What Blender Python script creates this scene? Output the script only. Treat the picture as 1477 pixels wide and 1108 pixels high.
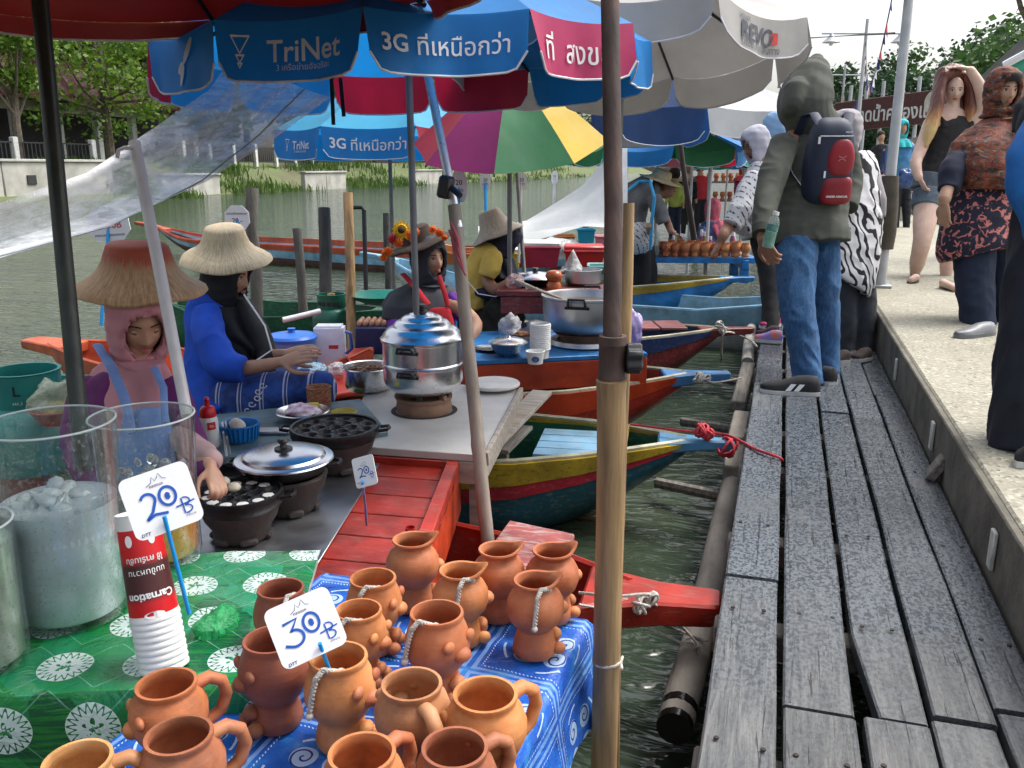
import bpy, bmesh, math, random
from mathutils import Vector, Matrix, Quaternion, noise
R = math.radians
random.seed(11)
sc = bpy.context.scene
COL = sc.collection
for o in list(bpy.data.objects): bpy.data.objects.remove(o)

# ---------------------------------------------------------------- camera, sky, sun, exposure
F = 1250.0                       # focal length in pixels of a 1477 x 1108 frame
PIT, YAW = R(14.1), R(17.1)      # looking down / left of the walkway direction (+Y)
CAM = Vector((0, 0, 1.15))       # walkway planks are z = 0
cd = bpy.data.cameras.new('camera'); cam = bpy.data.objects.new('camera', cd); COL.objects.link(cam)
cam.location = CAM; cam.rotation_euler = (math.pi/2-PIT, 0, YAW)
cd.sensor_fit = 'HORIZONTAL'; cd.sensor_width = 36; cd.lens = 36*F/1477; cd.clip_end = 2000; cd.clip_start = .02
sc.camera = cam
SUN_EL, SUN_ROT = R(58), R(48)
w = bpy.data.worlds.new('World'); sc.world = w; w.use_nodes = True
nt = w.node_tree; nt.nodes.clear()
sky = nt.nodes.new('ShaderNodeTexSky'); sky.sky_type = 'NISHITA'; sky.sun_disc = False
sky.sun_elevation = SUN_EL; sky.sun_rotation = SUN_ROT; sky.air_density = 1.0; sky.dust_density = 6.0; sky.ozone_density = 1.0
hs = nt.nodes.new('ShaderNodeHueSaturation'); hs.inputs['Saturation'].default_value = .42
bg = nt.nodes.new('ShaderNodeBackground'); bg.inputs['Strength'].default_value = .15
wo = nt.nodes.new('ShaderNodeOutputWorld')
nt.links.new(sky.outputs[0], hs.inputs['Color']); nt.links.new(hs.outputs[0], bg.inputs[0]); nt.links.new(bg.outputs[0], wo.inputs[0])
sl = bpy.data.lights.new('sun', 'SUN'); sl.energy = 1.0; sl.angle = R(18); sl.color = (1, .97, .92)
so = bpy.data.objects.new('sun', sl); COL.objects.link(so)
so.rotation_euler = (math.pi/2-SUN_EL, 0, math.pi-SUN_ROT)
vs = sc.view_settings; vs.view_transform = 'Standard'; vs.look = 'None'; vs.gamma = 1; vs.use_curve_mapping = False
vs.exposure = 1.05
try:
    sc.cycles.use_denoising = True; sc.cycles.max_bounces = 10; sc.cycles.transparent_max_bounces = 16
    sc.cycles.transmission_bounces = 10; sc.cycles.caustics_refractive = False; sc.cycles.caustics_reflective = False
except Exception: pass

# ---------------------------------------------------------------- points in the place from the surveyed camera
def ray(px, py):
    x = (px-738.5)/F; y = (554-py)/F
    f = math.cos(PIT)+y*math.sin(PIT); u = -math.sin(PIT)+y*math.cos(PIT)
    return Vector((x*math.cos(YAW)-f*math.sin(YAW), x*math.sin(YAW)+f*math.cos(YAW), u))
def P(px, py, z):                # point of a level surface at height z
    r = ray(px, py); return CAM+r*((z-CAM.z)/r.z)
def D(px, py, d): return CAM+ray(px, py)*d
RGT = Vector((math.cos(YAW), math.sin(YAW), 0)); FWD = Vector((-math.sin(YAW), math.cos(YAW), 0)); UP = Vector((0, 0, 1))

# ---------------------------------------------------------------- materials
MATS = {}
def nodes(name):
    m = bpy.data.materials.new(name); m.use_nodes = True
    t = m.node_tree; return m, t, t.nodes['Principled BSDF'], t.nodes['Material Output']
def N(t, kind, **kw):
    n = t.nodes.new('ShaderNode'+kind)
    for k, v in kw.items():
        if k in n.inputs: n.inputs[k].default_value = v
        else: setattr(n, k, v)
    return n
def L(t, a, b): t.links.new(a, b)
def ramp(t, fac, stops):
    r = N(t, 'ValToRGB'); e = r.color_ramp.elements
    while len(e) < len(stops): e.new(.5)
    for k, (p, c) in enumerate(stops):
        e[k].position = p; e[k].color = (*c, 1) if len(c) == 3 else c
    L(t, fac, r.inputs[0]); return r.outputs[0]
def coords(t, kind='Object', scale=(1, 1, 1), rot=(0, 0, 0)):
    tc = N(t, 'TexCoord'); mp = N(t, 'Mapping'); mp.inputs['Scale'].default_value = scale; mp.inputs['Rotation'].default_value = rot
    L(t, tc.outputs[kind], mp.inputs[0]); return mp.outputs[0]
def tex(t, vec, scale, detail=4, rough=.55, dist=0):
    n = N(t, 'TexNoise', Scale=scale, Detail=detail, Roughness=rough, Distortion=dist); L(t, vec, n.inputs['Vector']); return n.outputs[0]
def mixc(t, fac, a, b, mode='MIX'):
    m = N(t, 'Mix', data_type='RGBA', blend_type=mode)
    for s, v in ((0, fac), (6, a), (7, b)):
        if hasattr(v, 'links'): L(t, v, m.inputs[s])
        elif s == 0: m.inputs[0].default_value = v
        else: m.inputs[s].default_value = (*v, 1)
    return m.outputs[2]
def bumpn(t, h, strength, dist=.01, nrm=None):
    b = N(t, 'Bump', Strength=strength, Distance=dist); L(t, h, b.inputs['Height'])
    if nrm is not None: L(t, nrm, b.inputs['Normal'])
    return b.outputs[0]
def math_(t, op, a, b=0):
    m = N(t, 'Math', operation=op)
    for i, v in enumerate((a, b)):
        if hasattr(v, 'links'): L(t, v, m.inputs[i])
        else: m.inputs[i].default_value = v
    return m.outputs[0]
def M(name, col=(.5, .5, .5), rough=.6, metal=0, var=.2, vs=9, bump=.25, bs=60, bd=.004, col2=None, stretch=(1, 1, 1), rnd=.12, sheen=0, coat=0, spec=.5, trans=0, emit=0):
    """a painted / fabric / metal surface: noise variation between two tones, small per-object shift, fine relief"""
    if name in MATS: return MATS[name]
    m, t, b, o = nodes(name); v = coords(t, scale=stretch)
    n1 = tex(t, v, vs, 5)
    c2 = col2 or tuple(c*(1-var) for c in col); c1 = tuple(min(1, c*(1+var*.6)) for c in col)
    c = ramp(t, n1, [(.3, c2), (.68, c1)])
    if rnd:
        oi = N(t, 'ObjectInfo'); h = N(t, 'HueSaturation'); L(t, c, h.inputs['Color'])
        L(t, math_(t, 'ADD', math_(t, 'MULTIPLY', oi.outputs['Random'], 2*rnd), 1-rnd), h.inputs['Value']); c = h.outputs[0]
    L(t, c, b.inputs['Base Color'])
    b.inputs['Metallic'].default_value = metal; b.inputs['Specular IOR Level'].default_value = spec
    L(t, math_(t, 'ADD', math_(t, 'MULTIPLY', tex(t, v, vs*2.3, 3), .3), max(.02, rough-.15)), b.inputs['Roughness'])
    if bump: L(t, bumpn(t, tex(t, v, bs, 4), bump, bd), b.inputs['Normal'])
    if coat: b.inputs['Coat Weight'].default_value = coat; b.inputs['Coat Roughness'].default_value = .12
    if sheen: b.inputs['Sheen Weight'].default_value = sheen
    if trans:
        tr = N(t, 'BsdfTranslucent'); L(t, c, tr.inputs[0]); mx = N(t, 'MixShader'); mx.inputs[0].default_value = trans
        L(t, b.outputs[0], mx.inputs[1]); L(t, tr.outputs[0], mx.inputs[2]); L(t, mx.outputs[0], o.inputs[0])
    MATS[name] = m; return m
def paint(name, col, rough=.35, wear=.5, under=(.22, .19, .16)):
    """brushed boat paint: blotchy tone, scuffs that show the timber, brush streaks"""
    if name in MATS: return MATS[name]
    m, t, b, o = nodes(name); v = coords(t)
    base = ramp(t, tex(t, v, 5, 6, .6), [(.28, tuple(c*.62 for c in col)), (.7, tuple(min(1, c*1.1) for c in col))])
    sc_ = ramp(t, tex(t, coords(t, scale=(6, 30, 30)), 2.2, 8, .7), [(.56-.08*wear, (0, 0, 0)), (.62, (1, 1, 1))])
    f = math_(t, 'MULTIPLY', sc_, wear); c = mixc(t, f, base, under); gm = ramp(t, tex(t, v, 2.6, 7, .7), [(.36, (.45, .43, .40)), (.58, (1, 1, 1))]); c = mixc(t, .75, c, gm, 'MULTIPLY')
    L(t, c, b.inputs['Base Color'])
    L(t, math_(t, 'ADD', math_(t, 'MULTIPLY', tex(t, v, 14, 4), .4), rough-.15), b.inputs['Roughness'])
    L(t, bumpn(t, tex(t, coords(t, scale=(4, 40, 40)), 4, 5), .35, .003), b.inputs['Normal'])
    MATS[name] = m; return m

# ---------------------------------------------------------------- mesh helpers
class MB:
    def __init__(s): s.v = []; s.f = []; s.uv = None
    def add(s, vs, fs):
        k = len(s.v); s.v += [Vector(p) for p in vs]; s.f += [tuple(i+k for i in q) for q in fs]; return s
    def box(s, c, size, rot=None):
        x, y, z = size[0]/2, size[1]/2, size[2]/2
        vs = [Vector((i*x, j*y, k*z)) for i in (-1, 1) for j in (-1, 1) for k in (-1, 1)]
        if rot is not None: vs = [rot @ p for p in vs]
        c = Vector(c); return s.add([c+p for p in vs], [(0, 1, 3, 2), (4, 6, 7, 5), (0, 4, 5, 1), (2, 3, 7, 6), (0, 2, 6, 4), (1, 5, 7, 3)])
    def bar(s, a, b, wdt, h, up=UP):
        a, b = Vector(a), Vector(b); d = b-a; x = d.normalized(); y = up.cross(x).normalized(); z = x.cross(y)
        return s.box((a+b)/2, (d.length, wdt, h), Matrix((x, y, z)).transposed())
    def tube(s, pts, r, n=10, side=None, caps=True, rnd=False):
        pts = [Vector(p) for p in pts]; m = len(pts)
        rr = r if isinstance(r, (list, tuple)) else [r]*m
        rr = [(q, q) if not isinstance(q, (list, tuple)) else q for q in rr]
        rings = []; prev = None
        for i, p in enumerate(pts):
            t = (pts[min(i+1, m-1)]-pts[max(i-1, 0)])
            t = t.normalized() if t.length > 1e-9 else Vector((0, 0, 1))
            if side is not None: a = side-t*side.dot(t)
            elif prev is not None: a = prev-t*prev.dot(t)
            else: a = t.orthogonal()
            if a.length < 1e-6: a = t.orthogonal()
            a.normalize(); b = t.cross(a); prev = a; rings.append((p, a, b, t, rr[i]))
        if rnd:
            p, a, b, t, q = rings[0]; p2, a2, b2, t2, q2 = rings[-1]
            k0 = min(q); k1 = min(q2)
            rings = [(p-t*k0*.9, a, b, t, (q[0]*.35, q[1]*.35)), (p-t*k0*.55, a, b, t, (q[0]*.8, q[1]*.8))]+rings+[(p2+t2*k1*.55, a2, b2, t2, (q2[0]*.8, q2[1]*.8)), (p2+t2*k1*.9, a2, b2, t2, (q2[0]*.35, q2[1]*.35))]
        vs = []; fs = []
        for p, a, b, t, q in rings:
            vs += [p+a*q[0]*math.cos(2*math.pi*k/n)+b*q[1]*math.sin(2*math.pi*k/n) for k in range(n)]
        for i in range(len(rings)-1):
            fs += [(i*n+k, i*n+(k+1) % n, (i+1)*n+(k+1) % n, (i+1)*n+k) for k in range(n)]
        if caps: fs += [tuple(range(n-1, -1, -1)), tuple((len(rings)-1)*n+k for k in range(n))]
        return s.add(vs, fs)
    def lathe(s, prof, n=28, mat=None, c=(0, 0, 0), wob=0):
        vs = []; fs = []; c = Vector(c); idx = []
        for r, z in prof:
            if r <= 1e-6: idx.append([len(vs)]); vs.append(Vector((0, 0, z)))
            else:
                idx.append(list(range(len(vs), len(vs)+n)))
                vs += [Vector((r*math.cos(2*math.pi*k/n), r*math.sin(2*math.pi*k/n), z)) for k in range(n)]
        for i in range(len(prof)-1):
            A, B = idx[i], idx[i+1]
            for k in range(n):
                q = (k+1) % n
                if len(A) == 1 and len(B) == 1: continue
                if len(A) == 1: fs.append((A[0], B[q], B[k]))
                elif len(B) == 1: fs.append((A[k], A[q], B[0]))
                else: fs.append((A[k], A[q], B[q], B[k]))
        if mat is not None: vs = [mat @ p for p in vs]
        return s.add([c+p for p in vs], fs)
    def ell(s, c, r, n=16, m=10, rot=None):
        prof = [(math.sin(math.pi*i/m), -math.cos(math.pi*i/m)) for i in range(m+1)]; prof[0] = (0, -1); prof[-1] = (0, 1)
        S = Matrix.Diagonal((r[0], r[1], r[2])); S = (rot @ S) if rot is not None else S
        return s.lathe(prof, n, S, c)
    def grid(s, fn, nu, nv, wrap=False):
        nn = nu if wrap else nu+1
        vs = [Vector(fn(i/nu, j/nv)) for j in range(nv+1) for i in range(nn)]; fs = []
        for j in range(nv):
            for i in range(nu):
                a = j*nn+i; b = j*nn+(i+1) % nn; fs.append((a, b, b+nn, a+nn))
        return s.add(vs, fs)
    def prism(s, poly, th, Mx):          # poly in local x,y; extruded along local z
        n = len(poly)
        vs = [Mx @ Vector((x, y, -th/2)) for x, y in poly]+[Mx @ Vector((x, y, th/2)) for x, y in poly]
        return s.add(vs, [tuple(range(n-1, -1, -1)), tuple(range(n, 2*n))]+[(i, (i+1) % n, n+(i+1) % n, n+i) for i in range(n)])
    def tf(s, Mx): s.v = [Mx @ p for p in s.v]; return s
ORG = {}
def build(name, mb, mat, parent=None, smooth=38, bevel=0, solid=0, world=True, segs=1):
    me = bpy.data.meshes.new(name)
    org = ORG.get(parent.name, Vector()) if (parent is not None and world) else Vector()
    me.from_pydata([tuple(p-org) for p in mb.v], [], mb.f); me.validate()
    if mb.uv:
        ul = me.uv_layers.new(name='UVMap')
        for l in me.loops: ul.data[l.index].uv = mb.uv[l.vertex_index]
    bm = bmesh.new(); bm.from_mesh(me)
    if bevel: bmesh.ops.bevel(bm, geom=[e for e in bm.edges if len(e.link_faces) == 2 and e.calc_face_angle(0) > .6], offset=bevel, segments=segs, affect='EDGES')
    if not mb.uv: bmesh.ops.recalc_face_normals(bm, faces=bm.faces)
    bm.to_mesh(me); bm.free()
    for q in (mat if isinstance(mat, (list, tuple)) else [mat]): me.materials.append(q)
    if smooth:
        me.shade_smooth(); me.set_sharp_from_angle(angle=R(smooth))
    o = bpy.data.objects.new(name, me); COL.objects.link(o)
    if parent is not None: o.parent = parent; ORG[o.name] = ORG.get(parent.name, Vector())
    if solid:
        md = o.modifiers.new('thickness', 'SOLIDIFY'); md.thickness = solid; md.offset = 0
    return o
def thing(name, label, cat, loc=(0, 0, 0), group=None, rz=0):
    o = bpy.data.objects.new(name, None); COL.objects.link(o); o.location = loc; o.rotation_euler = (0, 0, rz); o.empty_display_size = .1
    ORG[o.name] = Vector(loc); return tag(o, label, cat, group)
def tag(o, label, cat, group=None):
    o['label'] = label; o['category'] = cat
    if group: o['group'] = group
    return o
def struct(o, kind='structure'): o['kind'] = kind; return o
def copy_tree(o, parent=None):
    c = o.copy(); COL.objects.link(c); c.parent = parent
    for ch in o.children: copy_tree(ch, c)
    return c
def single(name, mb, mat, label, cat, group=None, **kw):
    """a thing that is one mesh: origin at its base"""
    c = Vector((sum(p.x for p in mb.v)/len(mb.v), sum(p.y for p in mb.v)/len(mb.v), min(p.z for p in mb.v)))
    mb.v = [p-c for p in mb.v]; o = build(name, mb, mat, None, **kw); o.location = c; return tag(o, label, cat, group)
_tc = {}
def glyphs(txt, size, bold=0, shear=0):
    key = (txt, bold, shear)
    if key not in _tc:
        cu = bpy.data.curves.new('t', 'FONT'); cu.body = txt; cu.size = 1; cu.offset = bold; cu.shear = shear; cu.resolution_u = 3; cu.align_x = 'CENTER'; cu.align_y = 'CENTER'
        ob = bpy.data.objects.new('t', cu); COL.objects.link(ob); dg = bpy.context.evaluated_depsgraph_get()
        me = bpy.data.meshes.new_from_object(ob.evaluated_get(dg))
        vs = [tuple(v.co) for v in me.vertices]; fs = [tuple(p.vertices) for p in me.polygons]
        xs = [v[0] for v in vs] or [0]; ys = [v[1] for v in vs] or [0]; cx = (max(xs)+min(xs))/2; cy = (max(ys)+min(ys))/2
        _tc[key] = ([(v[0]-cx, v[1]-cy) for v in vs], fs, max(xs)-min(xs), max(ys)-min(ys))
        bpy.data.objects.remove(ob); bpy.data.meshes.remove(me)
    vs, fs, wd, ht = _tc[key]; return [(x*size, y*size) for x, y in vs], fs, wd*size, ht*size
def lettering(parent, txt, fn, mat, width=None, size=.1, bold=0, off=(0, 0), name='lettering', flip=1, shear=0):
    """flat print: fn maps local (x, y) on the surface to a point"""
    vs, fs, wd, ht = glyphs(txt, size, bold, shear)
    k = width/wd if width else 1
    mb = MB().add([fn(x*k*flip+off[0], y*k*flip+off[1]) for x, y in vs], fs)
    return build(name, mb, mat, parent, smooth=0)
def strokes(parent, lines, fn, mat, wd, name='handwriting'):
    """flat pen strokes along polylines given in surface coordinates"""
    mb = MB()
    for ln in lines:
        vs = []; n = len(ln)
        for i, (x, y) in enumerate(ln):
            a = ln[max(0, i-1)]; b = ln[min(n-1, i+1)]; dx, dy = b[0]-a[0], b[1]-a[1]; q = math.hypot(dx, dy) or 1
            vs += [fn(x-dy/q*wd/2, y+dx/q*wd/2), fn(x+dy/q*wd/2, y-dx/q*wd/2)]
        mb.add(vs, [(2*i, 2*i+1, 2*i+3, 2*i+2) for i in range(n-1)])
    return build(name, mb, mat, parent, smooth=0)
def arc(cx, cy, rx, ry, a0, a1, n=16): return [(cx+rx*math.cos(R(a0+(a1-a0)*i/n)), cy+ry*math.sin(R(a0+(a1-a0)*i/n))) for i in range(n+1)]
def frame(o, x, y):              # matrix with local x, y axes given, origin o
    x = Vector(x).normalized(); y = Vector(y); y = (y-x*y.dot(x)).normalized(); z = x.cross(y)
    m = Matrix((x, y, z)).transposed().to_4x4(); m.translation = Vector(o); return m
# ================================================================ SETTING
WATER = -.45; PATH = .22
def m_water():
    m, t, b, o = nodes('river_water'); v = coords(t, scale=(1, 1, 1))
    c = ramp(t, tex(t, v, .5, 4), [(.3, (.026, .042, .028)), (.7, (.052, .070, .042))])
    L(t, c, b.inputs['Base Color']); b.inputs['Roughness'].default_value = .07; b.inputs['IOR'].default_value = 1.33
    n1 = tex(t, coords(t, scale=(.8, 2.0, 1), rot=(0, 0, .3)), 1.7, 2, .45, .5)
    n2 = tex(t, coords(t, scale=(.8, 2.2, 1), rot=(0, 0, .3)), 6.5, 2, .5, .6)
    w2 = N(t, 'TexWave', wave_type='RINGS', rings_direction='SPHERICAL'); w2.inputs['Scale'].default_value = 3.4; w2.inputs['Distortion'].default_value = 2.5; w2.inputs['Detail'].default_value = 2
    L(t, coords(t), w2.inputs['Vector'])
    h = math_(t, 'ADD', math_(t, 'MULTIPLY', n1, 1.0), math_(t, 'MULTIPLY', n2, .65))
    L(t, bumpn(t, h, .48, .13), b.inputs['Normal']); return m
def m_plank():
    m, t, b, o = nodes('wet_weathered_plank'); v = coords(t); 
    oi = N(t, 'ObjectInfo')
    off = N(t, 'VectorMath', operation='ADD'); L(t, coords(t, scale=(16, 1.1, 16)), off.inputs[0])
    cb = N(t, 'CombineXYZ'); L(t, math_(t, 'MULTIPLY', oi.outputs['Random'], 40), cb.inputs[0]); L(t, math_(t, 'MULTIPLY', oi.outputs['Random'], 17), cb.inputs[1]); L(t, cb.outputs[0], off.inputs[1])
    grain = tex(t, off.outputs[0], 3.2, 9, .68, .5)
    c = ramp(t, grain, [(.24, (.012, .013, .015)), (.42, (.058, .062, .065)), (.72, (.165, .165, .158))])
    # lichen and wet speckle, with a worn dry patch near the seams
    sp = tex(t, coords(t, scale=(1, .7, 1)), 105, 3, .6); big = tex(t, coords(t), 1.9, 3)
    wet = ramp(t, big, [(.26, (.25, .25, .25)), (.46, (1, 1, 1))])
    spk = ramp(t, sp, [(.44, (0, 0, 0)), (.53, (1, 1, 1))])
    sy = N(t, 'SeparateXYZ'); L(t, coords(t), sy.inputs[0])      # the dry worn stretch ends about two metres along
    far = ramp(t, math_(t, 'ADD', math_(t, 'MULTIPLY', sy.outputs[1], .25), math_(t, 'MULTIPLY', tex(t, coords(t), 5, 4), .25)), [(.52, (.12, .12, .12)), (.72, (1, 1, 1))])
    wet = math_(t, 'MULTIPLY', wet, far); c = mixc(t, math_(t, 'MULTIPLY', wet, .88), c, mixc(t, spk, (.018, .024, .031), (.105, .122, .140)))
    cr = ramp(t, tex(t, coords(t, scale=(30, .8, 30)), 2.6, 6, .6, .8), [(.33, (1, 1, 1)), (.375, (0, 0, 0))])
    c = mixc(t, math_(t, 'MULTIPLY', cr, .85), c, (.008, .008, .009))
    h = N(t, 'HueSaturation'); L(t, c, h.inputs['Color']); L(t, math_(t, 'ADD', math_(t, 'MULTIPLY', oi.outputs['Random'], .5), .75), h.inputs['Value'])
    L(t, h.outputs[0], b.inputs['Base Color'])
    L(t, math_(t, 'SUBTRACT', .60, math_(t, 'MULTIPLY', math_(t, 'MULTIPLY', wet, tex(t, coords(t), 24, 3)), .80)), b.inputs['Roughness'])
    hh = math_(t, 'SUBTRACT', grain, math_(t, 'MULTIPLY', cr, .8)); L(t, bumpn(t, math_(t, 'ADD', hh, math_(t, 'MULTIPLY', sp, .4)), .55, .006), b.inputs['Normal'])
    return m
def m_concrete():
    m, t, b, o = nodes('exposed_aggregate_path'); v = coords(t)
    vo = N(t, 'TexVoronoi', Scale=75); L(t, v, vo.inputs['Vector'])
    peb = ramp(t, vo.outputs['Color'], [(.1, (.14, .13, .095)), (.5, (.33, .315, .245)), (.9, (.50, .49, .42))])
    gr = tex(t, v, 30, 5, .7); c = mixc(t, ramp(t, gr, [(.42, (0, 0, 0)), (.60, (1, 1, 1))]), (.32, .305, .24), peb)
    dirt = ramp(t, tex(t, v, 1.3, 6, .65), [(.3, (.72, .70, .66)), (.65, (1, 1, 1))]); c = mixc(t, 1, c, dirt, 'MULTIPLY')
    L(t, c, b.inputs['Base Color']); b.inputs['Roughness'].default_value = .75
    L(t, bumpn(t, vo.outputs['Distance'], .5, .004), b.inputs['Normal']); return m
WATERM, PLANKM, AGG = m_water(), m_plank(), m_concrete()
KERB = M('mossy_kerb_concrete', (.13, .12, .095), .85, var=.5, vs=7, bump=.6, bs=45, bd=.006, rnd=0)
OLDWOOD = M('grey_old_timber', (.20, .18, .155), .8, var=.55, vs=6, stretch=(8, .8, 8), bump=.6, bs=12, bd=.006)
PALEWOOD = M('pale_sawn_timber', (.36, .32, .27), .75, var=.35, vs=5, stretch=(1, 8, 8), bump=.4, bs=14, bd=.003)
LOGM = M('pale_log_bark', (.25, .225, .19), .85, var=.55, vs=9, stretch=(1, .35, 1), bump=.8, bs=26, bd=.008)
DARKPOST = M('dark_mooring_post', (.095, .085, .078), .85, var=.5, vs=7, stretch=(2, 2, .5), bump=.9, bs=22, bd=.01)
WHITEP = M('white_plastic_card', (.82, .83, .85), .4, var=.05, bump=.05, rnd=.03)

def sheet(name, x0, x1, y0, y1, z, mat, kind='structure', nx=1, ny=1):
    mb = MB().grid(lambda u, v: (x0+(x1-x0)*u, y0+(y1-y0)*v, z), nx, ny)
    return struct(build(name, mb, mat, smooth=0), kind)
# --- river: a rippled mesh near the walkway, one sheet beyond
mw = MB()
sheet('river_water', -34, 60, -30, 900, WATER, WATERM)
sheet('ground', .9, 900, -60, 900, -.1, M('ground_soil', (.17, .16, .13), .9, rnd=0))
# --- concrete path, its kerb and the paving beyond
mb = MB().box((1.56, 60, PATH-.3), (1.79, 180, .6)); path = struct(build('concrete_path', mb, AGG, smooth=0, bevel=.008))
mb = MB().box((.655, 60, PATH-.33), (.03, 180, .64)); build('kerb_face', mb, KERB, path, bevel=.006)
mb = MB().box((2.53, 60, PATH+.02), (.14, 180, .16)); build('kerb_edge', mb, KERB, path, bevel=.01)
struct(build('paving', MB().box((14, 60, PATH-.12), (22.7, 180, .24)), M('grey_paving', (.30, .30, .28), .8, var=.3, vs=3, rnd=0), smooth=0))
tabm = M('kerb_marker_plate', (.56, .56, .50), .5, var=.25, vs=20)
for y, zz in ((2.56, .1), (3.66, .105), (4.9, .1), (6.12, .11), (7.9, .1), (9.7, .1)):
    mb = MB().box((.632, y, zz), (.012, .045, .115)); build('marker_plate', mb, tabm, path, bevel=.003)
mb = MB().box((.622, 3.42, .05), (.035, .07, .10), Matrix.Rotation(.5, 3, 'Y')); build('timber_wedge', mb, OLDWOOD, path, bevel=.006)
# --- wooden walkway: every plank its own piece, joists below
dock = struct(thing('wooden_walkway', 'weathered grey plank walkway along the river', 'walkway', (0, 0, 0))); del dock['category']
cols = [(-.085, .062, [.3, 2.39, 5.2, 7.9]), (.080, .226, [.2, 1.775, 4.75, 7.0]), (.243, .372, [.4, 1.80, 4.30, 6.1]), (.384, .512, [.1, 1.83, 4.22, 6.6]), (.522, .632, [.5, 1.9, 4.72, 7.3])]
for x0, x1, cuts in cols:
    ys = [-.8]+cuts
    while ys[-1] < 30: ys.append(ys[-1]+random.uniform(2.1, 3.0))
    for a, b in zip(ys, ys[1:]):
        zj = random.uniform(-.006, .004); sk = random.uniform(-.006, .006); th = .042; n = 14; vs = []; fs = []
        near = b < 8
        for i in range(n+1):
            y = a+.005+(b-a-.010)*i/n; j = .004 if near else 0
            xa = x0+sk*(i/n-.5)+j*noise.noise((x0*9, y*2.2, 1)); xb = x1+sk*(i/n-.5)+j*noise.noise((x1*9, y*2.2, 5))
            if abs(x0-.243) < .01 and 1.75 < y < 2.3 and i < n*.3: xa += .035*max(0, 1-(y-1.8)/.35)
            zz = zj+.003*noise.noise((x0*3, y*1.3, 8))
            vs += [(xa, y, zz-th), (xa, y, zz-.004), (xa+.005, y, zz), (xb-.005, y, zz), (xb, y, zz-.004), (xb, y, zz-th)]
        for i in range(n):
            for k in range(6): fs.append((i*6+k, i*6+(k+1) % 6, i*6+6+(k+1) % 6, i*6+6+k))
        fs += [(0, 1, 2, 3, 4, 5), tuple(n*6+k for k in range(6))]
        build('plank', MB().add(vs, fs), PLANKM, dock, smooth=30)
# a long splinter lifted from the second plank
build('split_splinter', MB().add([(.082, 1.79, .001), (.094, 1.79, .004), (.107, 2.12, .003), (.1, 2.12, -.001), (.082, 1.79, -.03), (.094, 1.79, -.03), (.105, 2.12, -.03)], [(0, 1, 2, 3), (0, 4, 5, 1), (1, 5, 6, 2)]), PLANKM, dock, smooth=0)
nm0 = None; NAILM = M('rusty_nail_head', (.035, .025, .022), .6, metal=.5)
for k in range(46):
    y = .35+k*.62+random.uniform(-.06, .06)
    build('joist', MB().box((.27, y, -.085), (.74, .075, .08)), OLDWOOD, dock, bevel=.006)
    if 0 < k < 13:
        for x0, x1, _ in cols:
            for x in (x0+.03, x1-.03):
                q = (x+random.uniform(-.008, .008), y+random.uniform(-.015, .015), .0015)
                if nm0 is None: nm0 = build('nail', MB().lathe([(.0058, 0), (.0055, .003), (0, .0034)], 10), NAILM, dock); nm0.location = q
                else: nn = nm0.copy(); COL.objects.link(nn); nn.location = q
for x in (-.02, .56):
    build('bearer', MB().box((x, 14, -.18), (.08, 30, .10)), OLDWOOD, dock)
for k in range(12):
    for x in (.0, .55): build('pile', MB().tube([(x, .9+k*2.4, -1.4), (x, .9+k*2.4, -.2)], .05, 8), OLDWOOD, dock)
# --- floating log and fender beams beside the walkway
def log(pts, r, label, mat, name='floating_log', dark_end=True):
    t = thing(name, label, 'log', pts[0]); pts = [Vector(p) for p in pts]; n = 18; pp = []; rr = []
    for i in range(n+1):
        u = i/n*(len(pts)-1); k = min(int(u), len(pts)-2); p = pts[k].lerp(pts[k+1], u-k)
        pp.append(p+Vector((noise.noise(p*2.1), 0, noise.noise(p*2.4+Vector((9, 0, 0)))))*.008); rr.append(r*(1+.12*noise.noise(p*3.3)))
    build('trunk', MB().tube(pp, rr, 14), mat, t)
    if dark_end: d = (pp[0]-pp[1]).normalized(); build('wet_end', MB().tube([pp[0]-d*.07, pp[0]+d*.025], [rr[0]*1.03, rr[0]*.97], 14), M('wet_black_timber', (.008, .008, .008), .15, var=.3), t)
    return t
log([(-.175, 2.06, -.29), (-.150, 2.9, -.27), (-.135, 3.75, -.23)], .05, 'pale round log floating along the walkway with a black wet end', LOGM)
log([(-.31, 9.6, -.3), (-.2, 7.9, -.24), (-.165, 6.2, -.2)], .045, 'bleached crooked log further along under the dark red prow', M('bleached_log', (.42, .41, .38), .8, var=.35, vs=8), dark_end=False)
for nm, a, b, s, lab in (('fender_beam', (-.135, 3.78, -.19), (-.135, 4.12, -.19), (.085, .09), 'short square fender block next to the striped prow tip'),
                         ('fender_beam', (-.14, 4.13, -.15), (-.135, 4.62, -.15), (.085, .07), 'speckled square fender beam behind the red mooring rope'),
                         ('fender_beam', (-.165, 4.85, -.16), (-.15, 5.85, -.15), (.085, .07), 'long square fender beam beside the blue prow tip')):
    single(nm, MB().bar(a, b, *s), LOGM if 'speckled' in lab or 'short' in lab else OLDWOOD, lab, 'beam', bevel=.008)
for y in (3.8, 4.9, 6.1):
    single('cross_pole', MB().tube([(-.5, y+.25, -.36), (0, y, -.32), (.3, y-.1, -.3)], .028, 8), OLDWOOD, {3.8: 'thin cross pole under the fender blocks near the striped prow', 4.9: 'thin dark cross pole under the blue prow tip', 6.1: 'thin cross pole under the dark red prow'}[y], 'pole')

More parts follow.
